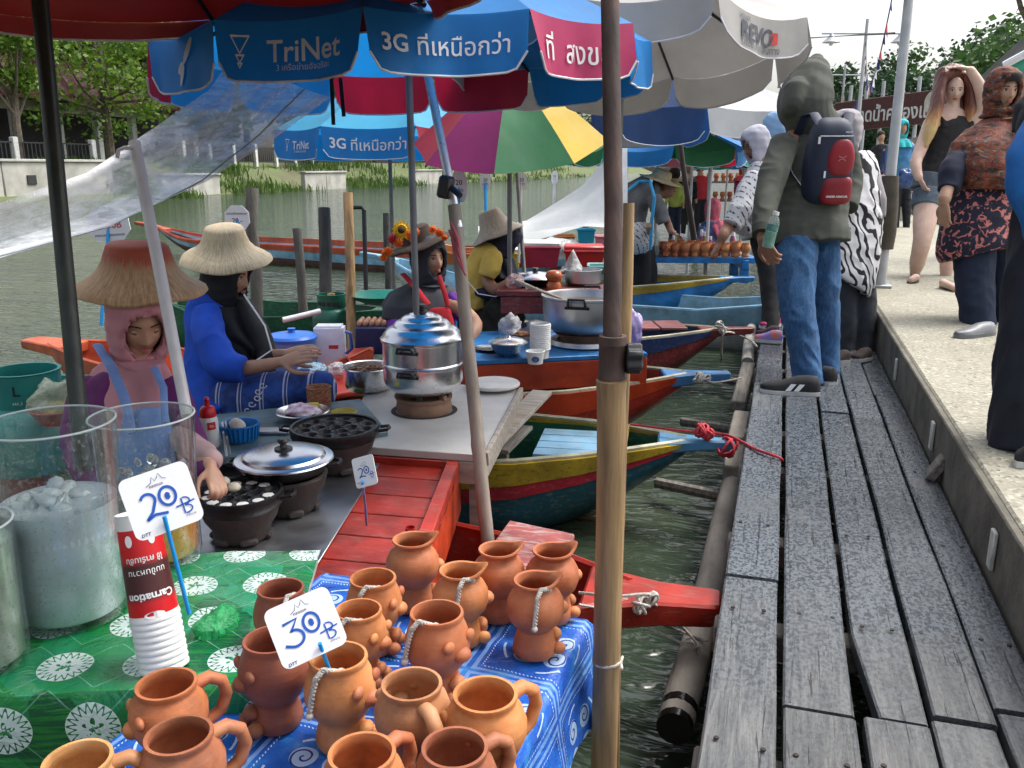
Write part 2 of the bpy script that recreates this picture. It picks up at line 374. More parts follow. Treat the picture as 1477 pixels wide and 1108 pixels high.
# ---------------------------------------------------------------- trees
def leafmat(name, c1, c2):
    if name in MATS: return MATS[name]
    m, t, b, o = nodes(name); v = coords(t)
    g = N(t, 'NewGeometry'); col = mixc(t, g.outputs['Random Per Island'], c1, c2)
    col = mixc(t, ramp(t, tex(t, v, .8, 3), [(.35, (0, 0, 0)), (.65, (1, 1, 1))]), mixc(t, .6, col, tuple(c*.5 for c in c1)), col)
    L(t, col, b.inputs['Base Color']); b.inputs['Roughness'].default_value = .5
    tr = N(t, 'BsdfTranslucent'); L(t, col, tr.inputs[0]); mx = N(t, 'MixShader'); mx.inputs[0].default_value = .35
    L(t, b.outputs[0], mx.inputs[1]); L(t, tr.outputs[0], mx.inputs[2]); L(t, mx.outputs[0], o.inputs[0]); MATS[name] = m; return m
LEAF = leafmat('light_leaves', (.09, .21, .018), (.25, .39, .04)); LEAFD = leafmat('dark_leaves', (.018, .055, .022), (.05, .115, .04)); LEAFY = leafmat('mid_leaves', (.035, .10, .022), (.095, .19, .045))
BARK = M('tree_bark', (.14, .115, .085), .9, var=.5, vs=6, bump=.8, bs=20, bd=.02)
def tree(base, h, rx, rz, label, leaf, n=2600, ls=.2, trunk_h=.45, seed=0, clumps=26, lean=0, group=None, name='tree'):
    rn = random.Random(seed); base = Vector(base); t = thing(name, label, 'tree', base, group)
    top = base+Vector((lean, 0, h*.62)); cz = h-rz
    mb = MB(); r0 = h*.022
    mb.tube([base+Vector((0, 0, -.3)), base+Vector((lean*.2, 0, h*.25)), base+Vector((lean*.6, .1, h*.5)), top], [r0*1.2, r0, r0*.8, r0*.4], 8)
    cen = []
    for k in range(clumps):
        while True:
            q = Vector((rn.uniform(-1, 1), rn.uniform(-1, 1), rn.uniform(-1, 1)))
            if .25 < q.length < 1: break
        c = base+Vector((lean+q.x*rx, q.y*rx, cz+q.z*rz)); cen.append((c, rn.uniform(.22, .42)*rx))
        if k % 2 == 0:
            s = base+Vector((lean*.5, 0, h*rn.uniform(.25, .5))); mid = s.lerp(c, .5)+Vector((0, 0, -.05*h)); mb.tube([s, mid, c], [r0*.45, r0*.3, r0*.1], 6)
    build('trunk', mb, BARK, t)
    vs = []; fs = []
    for k in range(n):
        c, cr = cen[rn.randrange(len(cen))]
        d = Vector((rn.gauss(0, 1), rn.gauss(0, 1), rn.gauss(0, .75))); d.normalize(); p = c+d*cr*(rn.random()**.45)
        a = Vector((rn.gauss(0, 1), rn.gauss(0, 1), rn.gauss(0, .5))).normalized(); b = a.orthogonal(); b = (Quaternion(a, rn.uniform(0, 6.28)) @ b)
        s = ls*rn.uniform(.6, 1.3); i = len(vs)
        vs += [p-a*s*.5, p+b*s*.28+Vector((0, 0, .06*s)), p+a*s*.55, p-b*s*.28]; fs.append((i, i+1, i+2, i+3))
    build('crown', MB().add(vs, fs), leaf, t, smooth=0)
    return t
def grass(name, pts, label, h, mat, n_per, spread, seed=3, parent=None):
    rn = random.Random(seed); vs = []; fs = []
    for (p, k) in pts:
        for _ in range(k):
            q = Vector(p)+Vector((rn.gauss(0, spread), rn.gauss(0, spread), 0)); hh = h*rn.uniform(.4, 1.2); a = rn.uniform(0, 6.28); d = Vector((math.cos(a), math.sin(a), 0)); l = d.orthogonal()*hh*.09; bend = Vector((rn.gauss(0, .25), rn.gauss(0, .25), 0))*hh
            i = len(vs); vs += [q-l, q+l, q+l*.6+bend*.4+Vector((0, 0, hh*.6)), q-l*.6+bend*.4+Vector((0, 0, hh*.6)), q+bend+Vector((0, 0, hh))]; fs += [(i, i+1, i+2, i+3), (i+3, i+2, i+4)]
    o = build(name, MB().add(vs, fs), mat, parent, smooth=0); return tag(struct(o, 'stuff'), label, 'grass')
# ---------------------------------------------------------------- far bank
BX = -32.0
def bank_h(x, y):
    d = BX-x; e = 1.5*noise.noise((0, y*.06, 3)); k = min(1, max(0, (d+e+1)/7)); return -.55+2.0*k*k*(3-2*k)+.25*noise.noise((x*.2, y*.2, 0))*k
mb = MB().grid(lambda u, v: (BX+3-80*u, -30+(260)*v, bank_h(BX+3-80*u, -30+260*v)), 40, 90)
struct(build('far_bank', mb, M('bank_grass_soil', (.075, .115, .03), .95, var=.5, vs=.5, bump=.5, bs=4, bd=.1, rnd=0, col2=(.10, .09, .055))))
CONC = M('pale_concrete', (.42, .41, .37), .8, var=.3, vs=1.2, bump=.3, bs=12, rnd=.05)
def wallseg(y0, y1, h, x, label, group=None):
    t = thing('retaining_wall', label, 'wall', (x, y0, -.5))
    n = max(1, round((y1-y0)/3.2)); q = (y1-y0)/n
    for k in range(n): build('wall_panel', MB().box((x, y0+q*(k+.5), h/2-.5), (.35, q-.06, h)), CONC, t, bevel=.03)
    build('coping', MB().box((x+.02, (y0+y1)/2, h-.44), (.5, y1-y0, .12)), CONC, t, bevel=.02); return t
t = wallseg(14, 37.5, 1.85, BX-1.0, 'long pale concrete retaining wall on the far bank below the maroon building')
for y in (27, 32.3): build('drain_opening', MB().box((BX-.80, y, .55), (.06, .5, .42)), M('dark_recess', (.03, .03, .03), .9), t)
wallseg(39.5, 44.6, 1.15, BX+.3, 'low concrete landing wall beyond the plastic sheet'); wallseg(54, 60, 1.2, BX+.4, 'short concrete block wall between the grass clumps'); wallseg(73, 80, 1.25, BX+.2, 'distant pale slab wall on the grassy bank')
def fence(y0, y1, x, z, label):
    t = thing('railing_fence', label, 'fence', (x, y0, z)); n = round((y1-y0)/2.6); q = (y1-y0)/n
    for k in range(n+1): build('post', MB().box((x, y0+q*k, z+.8), (.3, .3, 1.6)), M('white_fence_post', (.62, .62, .60), .6), t, bevel=.03)
    for k in range(n):
        for zz in (.35, 1.35): build('rail', MB().box((x, y0+q*(k+.5), z+zz), (.06, q-.3, .07)), M('dark_iron', (.02, .022, .025), .5), t)
        mb = MB()
        for j in range(9): mb.box((x, y0+q*k+.15+(q-.3)*(j+.5)/9, z+.85), (.04, .05, 1.05))
        o = build('railing_bars', mb, M('dark_iron', (.02, .022, .025), .5), t, smooth=0)
    return t
fence(22, 40, BX-4.2, .95, 'white posted iron railing in front of the maroon roofed building'); fence(48, 64, BX-4.5, 1.1, 'white posted iron railing right of the plastic sheet on the far bank')
# maroon roofed market hall
MAROON = M('maroon_roof_sheet', (.105, .028, .030), .55, var=.35, vs=1.4, stretch=(1, 1, 3), bump=.6, bs=5, bd=.05, rnd=.15)
t = thing('market_building', 'large maroon roofed building behind the light green tree on the far bank', 'building', (BX-9, 36, 1))
bx = BX-9
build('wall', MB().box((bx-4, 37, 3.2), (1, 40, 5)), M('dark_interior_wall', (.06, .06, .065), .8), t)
build('floor_slab', MB().box((bx-2, 37, 1.35), (6, 40, .35)), CONC, t); build('lintel', MB().box((bx-.1, 37, 4.5), (.4, 40, .55)), M('cream_lintel', (.46, .44, .38), .7), t)
for k in range(13): build('column', MB().box((bx, 18+k*3.1, 3.0), (.42, .42, 3.2)), M('pale_column', (.44, .46, .45), .6), t, bevel=.03)
for k in range(16):
    y = 17+k*2.6
    build('awning_panel', MB().grid(lambda u, v: (bx+1.4-2.2*v, y+2.56*u, 4.75+3.4*v-.25*math.sin(math.pi*u)*math.sin(math.pi*v)), 6, 6), MAROON, t, solid=.05)
    build('roof_panel', MB().grid(lambda u, v: (bx+.5-9*v, y+2.58*u, 9.0+4.6*v), 1, 1), MAROON, t, solid=.06)
build('fascia', MB().box((bx+.6, 37, 8.7), (.3, 42, .7)), M('grey_fascia', (.33, .34, .36), .6), t)
build('upper_wall', MB().box((bx-.9, 37, 8.2), (.3, 41, 1.6)), M('grey_upper_wall', (.30, .31, .33), .7), t)
tree((BX-5, 42.2, 1.1), 11.2, 5.2, 4.6, 'large light green feathery tree in front of the maroon building', LEAF, 5600, .3, seed=4, clumps=44)
tree((BX-4.6, 35.5, 1.0), 9.0, 2.3, 2.6, 'slim tree with twin trunks at the left edge of the far bank', LEAF, 3600, .27, seed=9, clumps=24, lean=.2)
tree((BX-8, 51, 1.2), 14, 4.6, 5.2, 'dark tree peeping out above the blue umbrella on the far bank', LEAFD, 5000, .34, seed=12, clumps=34)
for k, (y, h, rx, lf, lab) in enumerate(((51.5, 6.2, 2.6, LEAFY, 'low dark bush tree at the end of the concrete landing'), (66, 8.5, 3.6, LEAFY, 'round bushy tree right of the white railing'), (74, 10, 4.2, LEAFD, 'dense tree under the blue umbrella rim on the far bank'), (86, 11, 4.8, LEAFD, 'dense tree behind the grey umbrella pole on the far bank'), (101, 11, 5, LEAFY, 'far tree seen below the purple and green umbrella'), (120, 12, 6, LEAFD, 'farthest tree at the bend of the river'), (144, 13, 7, LEAFY, 'hazy tree line end beyond the river bend'))):
    tree((BX-5-k*.9, y, .9), h, rx, h*.36, lab, lf, 3000, .3+.03*k, seed=30+k, clumps=24)
for k, (y, h, lab) in enumerate(((58, 12, 'tall dark tree right of the maroon building'), (68, 13, 'first tall tree in the row behind the white railing'), (80, 14, 'second tall tree in the row behind the grassy bank'), (93, 15, 'third tall tree in the row on the far bank'), (108, 16, 'fourth tall tree in the row on the far bank'), (127, 17, 'fifth tall tree in the row near the river bend'), (150, 18, 'last tall tree of the row at the river bend'), (185, 20, 'hazy tall tree closing the river view'))):
    tree((BX-13, y, .9), h, 5.5+.4*k, h*.42, lab, (LEAFD, LEAFY)[k % 2], 3600, .42+.04*k, seed=90+k, clumps=30, group='tall trees along the far bank')
gp = []
rn = random.Random(5)
for k in range(420):
    y = rn.choice((rn.uniform(45, 53), rn.uniform(60, 73), rn.uniform(80, 140), rn.uniform(38, 40))); x = BX+rn.uniform(-5, 1.6); gp.append(((x, y, bank_h(x, y)-.05), 22))
grass('bank_grass', gp, 'tall bright green grass clumps along the far water edge', .6, leafmat('bank_grass_blades', (.045, .11, .02), (.15, .24, .04)), 16, .75)
# ---------------------------------------------------------------- right hand background
for k, (px, d, h, rx, lf, lab) in enumerate(((1212, 78, 9.6, 4.5, LEAFD, 'dark tree behind the hooded man at the far plaza'), (1262, 84, 10.8, 5, LEAFD, 'tall dark tree behind the tall white lamp post'), (1325, 80, 11, 5, LEAFY, 'mid green tree above the brown market sign'), (1392, 66, 10.2, 5, LEAFD, 'dark tree right of the market sign behind the walkers'), (1160, 110, 9.5, 5, LEAFD, 'farthest low dark tree left of the lamp posts'), (1450, 52, 9.6, 4.4, LEAFY, 'fresh green tree over the grey tent roof'))):
    b = P(px, 330, .1); q = D(px, 300, d); tree((q.x, q.y, .1), h, rx, h*.4, lab, lf, 4200, .42, seed=60+k, clumps=34)
q = D(1492, 300, 30); tree((q.x, q.y, .1), 12.2, 3.9, 3.0, 'large dark crowned tree hanging into the top right corner', LEAFD, 6500, .30, seed=77, clumps=40)
# ================================================================ BOATS
RED = paint('boat_red_paint', (.42, .030, .016), .35, .35); ORANGE = paint('orange_red_paint', (.56, .055, .014), .35, .15)
MRED = paint('maroon_paint', (.22, .028, .032), .4, .5); YELLOW = paint('yellow_paint', (.48, .33, .02), .45, .55, (.09, .08, .03)); GREENP = paint('dark_green_paint', (.008, .12, .055), .4, .4)
TEAL = paint('teal_paint', (.014, .10, .135), .4, .45); BLUEP = paint('bright_blue_paint', (.02, .22, .60), .35, .35); SKYP = paint('sky_blue_paint', (.26, .52, .72), .45, .5, (.5, .5, .48)); CRIM = paint('crimson_strake_paint', (.50, .02, .045), .35, .4); NAVYP = paint('navy_paint', (.02, .05, .16), .4, .4)
def boat(name, label, tip, head, Ln, B, zg, ztip, cols, nose=.26, nosew=.07, nosez=.05, wl=1.0, thw=(), zk=-.62, nose_mat=None, inner=None, kink=0):
    """long river boat; axis from the prow tip backwards. cols = [(material, depth below gunwale)...] strakes from the top"""
    tip = Vector(tip); ax = Vector((math.cos(head), math.sin(head), 0)); sd = Vector((-ax.y, ax.x, 0))
    t = thing(name, label, 'boat', (tip.x, tip.y, WATER))
    ss = [nose*.9, nose*1.3, nose+.22, nose+.42, nose+.7, nose+1.0, nose+1.4, nose+1.9, Ln*.6, Ln*.8, Ln*.93, Ln]
    def hw(s):
        k = min(1, max(0, (s-nose*.9)/wl)); w = nosew*.55+(B/2-nosew*.55)*(1-(1-k)**1.7)
        if s > Ln*.7: w *= 1-.55*((s-Ln*.7)/(Ln*.3))**1.6
        return w
    def gz(s):
        k = min(1, s/1.7); z = ztip+(zg-ztip)*k*k*(3-2*k)
        if s > Ln*.75: z += .18*((s-Ln*.75)/(Ln*.25))**2
        return z
    def kz(s): k = min(1, (s-nose*.9)/(wl*1.25)); return gz(s)-.06+(zk-gz(s)+.06)*(1-(1-max(0, k))**1.8)
    def pt(s, f, sgn, inset=0):      # f: 0 gunwale .. 1 keel
        g, k = gz(s), kz(s); w = hw(s)-inset
        z = g+(k-g)*f; ww = w*(1-.10*f-.55*max(0, (f-.55)/.45)**2)
        return tip-ax*s+sd*(sgn*max(.004, ww))+UP*(z-tip.z)
    bands = []; f0 = 0
    for mt, f1 in cols: bands.append((mt, f0, f1)); f0 = f1
    nm = ['gunwale_strake', 'rub_strake', 'hull', 'lower_hull']
    for bi, (mt, fa, fb) in enumerate(bands):
        for sg in (-1, 1):
            fr = [fa+(fb-fa)*i/4 for i in range(5)]; out = .008*(len(bands)-bi)
            mb = MB(); n = len(ss)
            vs = [pt(s, f, sg, -out) for s in ss for f in fr]+[pt(s, f, sg, .02) for s in ss for f in fr]
            fs = []; k = 5; o = n*k
            for i in range(n-1):
                for j in range(4):
                    a = i*k+j; fs += [(a, a+1, a+k+1, a+k), (o+a, o+a+k, o+a+k+1, o+a+1)]
                a = i*k; fs += [(a, a+k, o+a+k, o+a), (a+4, o+a+4, o+a+k+4, a+k+4)]
            for i in (0, n-1):
                for j in range(4): a = i*k+j; fs.append((a, o+a, o+a+1, a+1))
            build(nm[min(bi, 3)] if len(bands) > 1 else 'hull', mb.add(vs, fs), mt, t, smooth=35)
    # gunwale cap
    for sg in (-1, 1):
        build('gunwale_cap', MB().tube([pt(s, 0, sg, .006)+UP*.006 for s in ss], .013, 6), cols[0][0] if nose_mat is None else paint('cream_edge_paint', (.55, .53, .36), .5, .4), t)
    # floor inside
    im = inner or cols[-1][0]
    build('floor_boards', MB().add([pt(s, .72, sg, .03) for s in ss for sg in (-1, 1)], [(2*i, 2*i+1, 2*i+3, 2*i+2) for i in range(len(ss)-1)]), im, t, smooth=0)
    # prow nose plank
    w = nosew; a = tip; b = tip-ax*(nose+.12)
    vs = []
    for s, hw_, th in ((0, w*.42, nosez*.7), (.02, w*.5, nosez), (nose*.6, w*.62, nosez*1.1), (nose+.10, hw(nose+.10)*.96, nosez*1.2)):
        g = gz(s)+.012; c = tip-ax*s
        for sg in (-1, 1):
            for dz in (0, -th): vs.append(c+sd*sg*hw_+UP*(g+dz-tip.z))
    fs = []
    for i in range(3):
        k = i*4; fs += [(k, k+4, k+6, k+2), (k+1, k+3, k+7, k+5), (k, k+1, k+5, k+4), (k+2, k+6, k+7, k+3)]
    fs += [(0, 2, 3, 1), (12, 13, 15, 14)]
    build('prow', MB().add(vs, fs), nose_mat or cols[0][0], t, bevel=.008)
    for (s, wd, mt, dz) in thw:
        h = hw(s)-.02
        build('thwart', MB().box(tip-ax*s+UP*(gz(s)-.03+dz-tip.z), (wd, 2*h, .025), Matrix((ax, sd, UP)).transposed()), mt, t, bevel=.004)
    return t, pt, gz, hw
def rope(name, pts, r, mat, label, knots=(), parent=None):
    pts = [Vector(p) for p in pts]; q = []
    for i in range(len(pts)-1):
        for k in range(6):
            u = k/6; p0 = pts[max(0, i-1)]; p1 = pts[i]; p2 = pts[i+1]; p3 = pts[min(len(pts)-1, i+2)]
            q.append(.5*((2*p1)+(p2-p0)*u+(2*p0-5*p1+4*p2-p3)*u*u+(3*p1-p0-3*p2+p3)*u**3))
    q.append(pts[-1]); mb = MB().tube(q, r, 6)
    for c, kr in knots:
        rr = random.Random(int(c[0]*1e4))
        for _ in range(5):
            ax_ = Vector((rr.gauss(0, 1), rr.gauss(0, 1), rr.gauss(0, 1))).normalized(); a = ax_.orthogonal().normalized(); b = ax_.cross(a)
            mb.tube([Vector(c)+a*kr*math.cos(x*.63)+b*kr*math.sin(x*.63)*.7 for x in range(11)], r, 6)
    return single(name, mb, mat, label, 'rope', smooth=60) if label else build(name, mb, mat, parent, smooth=60)
ROPEW = M('grey_white_rope', (.50, .47, .42), .9, var=.4, vs=120, bump=.8, bs=300, bd=.002); ROPER = M('red_nylon_rope', (.48, .03, .045), .7, var=.4, vs=100, bump=.8, bs=300, bd=.002)
# 1 red boat under the plank counter
b1 = boat('red_boat', 'red painted boat with blunt plank prow beside the clay pots', P(1041, 868, -.075), R(4), 2.7, .84, -.10, -.075, [(RED, 1.0)], nose=.30, nosew=.115, nosez=.07, wl=.85, inner=RED)
_c = [P(735, 750, -.05), P(829, 770, -.05), P(800, 836, -.05), P(690, 812, -.05)]; build('seat_board', MB().add(_c+[q_-UP*.025 for q_ in _c], [(0, 1, 2, 3), (7, 6, 5, 4), (0, 4, 5, 1), (1, 5, 6, 2), (2, 6, 7, 3), (3, 7, 4, 0)]), paint('faded_red_seat_paint', (.36, .085, .08), .5, .9, (.48, .38, .36)), b1[0], bevel=.004)
# 2 striped boat
b2 = boat('striped_boat', 'green boat with yellow crimson and teal stripes tied by red rope', P(1060, 638, -.045), R(7), 3.1, .78, -.10, -.045, [(YELLOW, .22), (CRIM, .36), (TEAL, 1.0)], nose=.24, nosew=.06, nosez=.045, wl=.95, nose_mat=paint('pale_blue_prow_paint', (.06, .25, .46), .45, .6), inner=GREENP, thw=((.50, .05, YELLOW, .03), (2.0, .14, PALEWOOD, .02)))
tip2 = P(1060, 638, -.045); ax2 = Vector((math.cos(R(7)), math.sin(R(7)), 0)); sd2 = Vector((-ax2.y, ax2.x, 0))
for k in range(4):
    c = tip2-ax2*(.70)+sd2*(-.150+k*.10); build('deck_board', MB().box(Vector((c.x, c.y, -.095)), (.37, .094, .018), Matrix((ax2, sd2, UP)).transposed()), SKYP, b2[0], bevel=.003)
for sg in (-1, 1): build('inner_lining', MB().add([b2[1](s, f, sg, .026) for s in (.3, .7, 1.1, 1.5, 2.0, 3) for f in (.04, .7)], [(2*i, 2*i+1, 2*i+3, 2*i+2) for i in range(5)]), GREENP, b2[0], smooth=0)
# 3 red boat with blue tip
b3 = boat('red_boat', 'bright red boat with blue prow tip carrying the big cooking pot', P(1053, 546, -.08), R(16), 3.1, .84, -.09, -.05, [(ORANGE, .30), (RED, 1.0)], nose=.30, nosew=.07, nosez=.06, wl=.95, nose_mat=paint('blue_tip_paint', (.05, .22, .50), .4, .5), inner=MRED)
# 4 maroon boat
b4 = boat('maroon_boat', 'dark red boat with navy stripe and pink hatch boards', P(1087, 474, .0), R(20), 2.5, .8, -.02, .0, [(NAVYP, .25), (MRED, 1.0)], nose=.30, nosew=.06, nosez=.05, wl=1.0, nose_mat=MRED, inner=GREENP)
tip4 = P(1087, 474, .0); ax4 = Vector((math.cos(R(20)), math.sin(R(20)), 0)); sd4 = Vector((-ax4.y, ax4.x, 0))
for k in range(2): c = tip4-ax4*(.62+k*.2); build('hatch_board', MB().box(Vector((c.x, c.y, .03)), (.19, .30, .02), Matrix((ax4, sd4, UP)).transposed()), paint('dusty_pink_paint', (.34, .10, .10), .5, .5), b4[0], bevel=.004)
# 5 blue boat
b5 = boat('blue_boat', 'bright blue boat carrying the blue slatted table of clay pots', P(1088, 402, .03), R(14), 2.9, .95, -.02, .04, [(YELLOW, .14), (BLUEP, 1.0)], nose=.25, nosew=.07, nosez=.05, wl=1.3, nose_mat=BLUEP, inner=SKYP)
# boats further left / behind
boat('long_boat', 'long wooden boat with blue and red gunwale moored out on the river', P(196, 322, .1), R(171), 9.0, 1.2, -.12, .12, [(paint('red_orange_gunwale', (.50, .09, .04), .4, .3), .16), (SKYP, .40), (paint('brown_hull_paint', (.12, .055, .04), .5, .4), 1.0)], nose=.7, nosew=.1, nosez=.06, wl=2.6, inner=paint('red_brown_floor', (.45, .10, .05), .5, .3), zk=-.7)
boat('white_blue_boat', 'pale blue pointed boat behind the flower hat vendor', P(520, 372, .12), R(168), 5.2, .9, -.12, .18, [(SKYP, .4), (paint('white_hull_paint', (.55, .58, .6), .5, .4), 1.0)], nose=.4, nosew=.06, nosez=.05, wl=1.6, zk=-.62)
boat('orange_boat', 'orange and blue striped boat behind the white tarpaulin', P(905, 358, -.02), R(10), 3.2, 1.0, -.1, -.02, [(paint('orange_stripe_paint', (.55, .17, .03), .4, .4), .3), (SKYP, 1.0)], nose=.3, nosew=.06, nosez=.05, wl=1.4, zk=-.62)
boat('green_boat', 'plain green work boat holding the gas bottle behind the blue dressed vendor', P(600, 448, -.1), R(8), 2.4, .9, -.14, -.1, [(GREENP, 1.0)], nose=.3, nosew=.06, nosez=.05, wl=1.0, zk=-.6, inner=MRED)
boat('teal_boat', 'teal boat at the left edge behind the pink veiled vendor', P(300, 575, -.08), R(6), 2.6, .85, -.12, -.08, [(paint('turquoise_paint', (.04, .30, .30), .4, .4), 1.0)], nose=.3, nosew=.06, nosez=.05, wl=.9, zk=-.6, inner=GREENP)
boat('brown_boat', 'brown boat carrying the blue and green cloth tables', (-.32, 1.30, -.1), R(2), 4.0, .9, -.12, -.08, [(paint('brown_boat_paint', (.16, .07, .04), .5, .4), 1.0)], nose=.25, nosew=.06, nosez=.05, wl=.6, zk=-.6)
boat('orange_boat', 'orange red boat end poking out left of the pink veiled vendor', P(42, 490, .0), R(176), 2.6, .62, -.08, .0, [(paint('orange_paddle_paint', (.58, .11, .04), .4, .3), 1.0)], nose=.3, nosew=.16, nosez=.06, wl=.8, zk=-.6)
# ropes
n1 = P(940, 868, -.05)
rope('mooring_rope', [P(835, 855, -.03), P(890, 860, -.02), n1+Vector((0, 0, .02)), P(935, 890, -.12), P(985, 912, -.22), P(1020, 925, -.23)], .0045, ROPEW, 'grey white mooring rope knotted around the blunt red prow', [(n1+Vector((0, 0, .01)), .02), (P(925, 872, -.05), .028)])
rope('mooring_rope', [P(835, 872, -.05), P(900, 885, -.1), P(935, 905, -.15), P(1005, 935, -.22), P(985, 905, -.2), n1], .004, ROPEW, 'second looser loop of grey rope hanging under the blunt red prow', [])
k2 = P(1012, 624, -.0)
rope('mooring_rope', [P(910, 612, -.02), P(970, 620, 0), k2, P(1050, 628, .0), P(1090, 648, .012), P(1124, 660, .014), P(1128, 666, -.02)], .006, ROPER, 'red nylon rope tied round the striped prow and across the planks', [(k2+Vector((0, 0, .01)), .035), (k2+Vector((.03, 0, -.005)), .03), (P(1050, 645, -.06), .05)])
rope('mooring_rope', [P(1000, 548, -.03), P(1012, 545, -.04), P(1030, 552, -.05), P(1070, 545, -.1)], .006, ROPEW, 'grey rope coiled on the blue prow tip', [(P(1008, 545, -.03), .035), (P(1018, 547, -.035), .03)])
rope('mooring_rope', [P(1035, 470, .03), P(1042, 490, -.1), P(1040, 520, -.25), P(1045, 480, 0), P(1080, 490, -.1), P(1092, 500, 0)], .007, ROPEW, 'dark rope around the maroon prow', [(P(1040, 472, .03), .05)])
# ================================================================ POLES
def bamboo(name, label, a, b, r, mat, nodes_at, cat='pole', taper=.85):
    a, b = Vector(a), Vector(b); t = thing(name, label, cat, a); pp = []; rr = []; n = 60
    for i in range(n+1):
        u = i/n; k = min(abs(u-q) for q in nodes_at) if nodes_at else 1
        pp.append(a.lerp(b, u)+Vector((noise.noise((u*3, 1, a.x)), noise.noise((u*3, 7, a.y)), 0))*.006); rr.append(r*(1+(taper-1)*u)*(1+.13*math.exp(-(k/.008)**2)-.03*math.exp(-(k/.03)**2)))
    build('culm', MB().tube(pp, rr, 16), mat, t, smooth=50); return t
BAM = M('tan_bamboo', (.40, .26, .12), .5, var=.5, vs=3.4, stretch=(9, 9, .8), bump=.5, bs=12, bd=.003, col2=(.13, .085, .05)); BAMG = M('grey_bamboo', (.27, .23, .19), .6, var=.4, vs=4, stretch=(5, 5, .7), bump=.4, bs=14, bd=.003)
RUST = M('rusty_steel_tube', (.085, .050, .040), .6, var=.6, vs=7, metal=.35, stretch=(3, 3, 1), bump=.5, bs=30, bd=.003, col2=(.035, .028, .027))
STEEL = M('chrome_steel', (.66, .67, .69), .3, .55, var=.12, bump=.05); BLKPL = M('black_plastic', (.015, .015, .017), .4, var=.2); DKGREEN = M('dark_painted_pole', (.03, .036, .03), .4, metal=.3, var=.5, vs=6, stretch=(4, 4, 1), bump=.3)
GREYP = M('grey_painted_tube', (.19, .20, .21), .45, metal=.2, var=.3); WHTUBE = M('white_pvc_tube', (.62, .61, .62), .4, var=.15)
# near bamboo post with rusty tube clamped into it
pb, ptop = D(893, 985, 1.80), D(882, 552, 1.55)
base = Vector((D(882, 552, 1.55).x+.02, D(882, 552, 1.55).y+.02, -.9))
t = bamboo('bamboo_post', 'thick tan bamboo post at the corner of the blue cloth table', base, D(882, 548, 1.55), .0265, BAM, (.32, .66, .995), taper=1.0)
mid = base.lerp(D(882, 548, 1.55), .66); build('wire_tie', MB().tube([mid+Vector((.029*math.cos(k*.6), .029*math.sin(k*.6), .002*k-.008)) for k in range(12)], .003, 6), ROPEW, t)
t = thing('umbrella_pole', 'rusty brown steel umbrella tube with black clamp knob', 'pole', D(882, 570, 1.55))
build('tube', MB().tube([D(882, 570, 1.55), D(885, 300, 1.55), D(877, -160, 1.56)], .0168, 16), RUST, t)
build('collar', MB().lathe([(.017, -.045), (.024, -.045), (.0255, -.03), (.0245, -.028), (.0245, .028), (.026, .03), (.025, .045), (.017, .045)], 20, c=D(883, 520, 1.55)), RUST, t)
kc = D(914, 517, 1.54); mk = MB()
Mx = frame(kc, UP, FWD)
poly = [((.025+.0035*math.cos(6*a))*math.cos(a), (.025+.0035*math.cos(6*a))*math.sin(a)) for a in [k*math.pi/24 for k in range(48)]]
kn = build('clamp_knob', MB().prism(poly, .028, Mx), BLKPL, t, bevel=.003); build('bolt', MB().tube([D(896, 518, 1.545), kc], .005, 8), RUST, kn)
bamboo('bamboo_post', 'second paler bamboo cane standing just behind the rusty tube', (D(905, 560, 1.95).x, D(905, 560, 1.95).y, -.9), D(907, 293, 2.0), .0155, BAM, (.40, .62))
bamboo('bamboo_post', 'short pale bamboo stake in the water in front of the blue boat', P(937, 435, -.6), D(936, 325, 8.6), .034, BAM, (.5,))
# leaning bamboo with chrome tube
a = D(733, 850, 2.84); a.z = -.75; j = D(655, 296, 2.95); tp = D(598, 12, 2.98)
t = bamboo('umbrella_pole', 'leaning grey bamboo pole joined to a chrome tube in front of the steamer', a, j, .0245, BAMG, (.17, .36, .55, .77), taper=.9)
build('chrome_tube', MB().tube([j-(tp-j).normalized()*.08, tp], .015, 12), STEEL, t)
build('clamp', MB().box(D(643, 270, 2.93), (.045, .05, .075), Matrix.Rotation(.2, 3, 'Y')), BLKPL, t, bevel=.008); build('clamp_lever', MB().tube([D(648, 268, 2.92), D(664, 283, 2.9)], .011, 8), BLKPL, t)
for k in range(3): build('plastic_tie', MB().tube([D(650+rn.uniform(-4, 4), 320+k*12, 2.93), D(660, 345+k*14, 2.91), D(666+k*3, 382+k*8, 2.91)], [.004, .008, .003], 5), M('pink_ribbon', (.55, .12, .14), .6, trans=.3), t)
# mooring posts in the river
for k, (px, y0, y1, d, rpx, lab) in enumerate(((366, 272, 480, 7.6, 9, 'grey mooring post with a rope knot right of the straw hat'), (433, 330, 480, 7.8, 6.5, 'thin grey mooring post between the two taller posts'), (470, 300, 485, 7.6, 9, 'thick dark mooring post left of the tan bamboo'), (560, 308, 450, 8.4, 6.5, 'dark mooring post behind the flower hat'), (845, 272, 330, 13, 5, 'dark mooring post in front of the white tarpaulin'), (790, 345, 375, 11, 4, 'short stub post behind the red crate'))):
    b = D(px+4, y1, d); tpp = D(px-3, y0, d); r = rpx*d/F; pp = []; q = []
    for i in range(15): u = i/14; p = Vector((b.x, b.y, -.8)).lerp(tpp, u); pp.append(p+Vector((noise.noise(p*2.2), noise.noise(p*2.2+Vector((4, 0, 0))), 0))*r*.5); q.append(r*(1+.14*noise.noise(p*4)))
    single('mooring_post', MB().tube(pp, q, 10), DARKPOST if k in (2, 3, 4, 5) else M('grey_mooring_post', (.15, .135, .115), .9, var=.45, vs=6, stretch=(2, 2, .5), bump=.9, bs=22, bd=.01), lab, 'post')
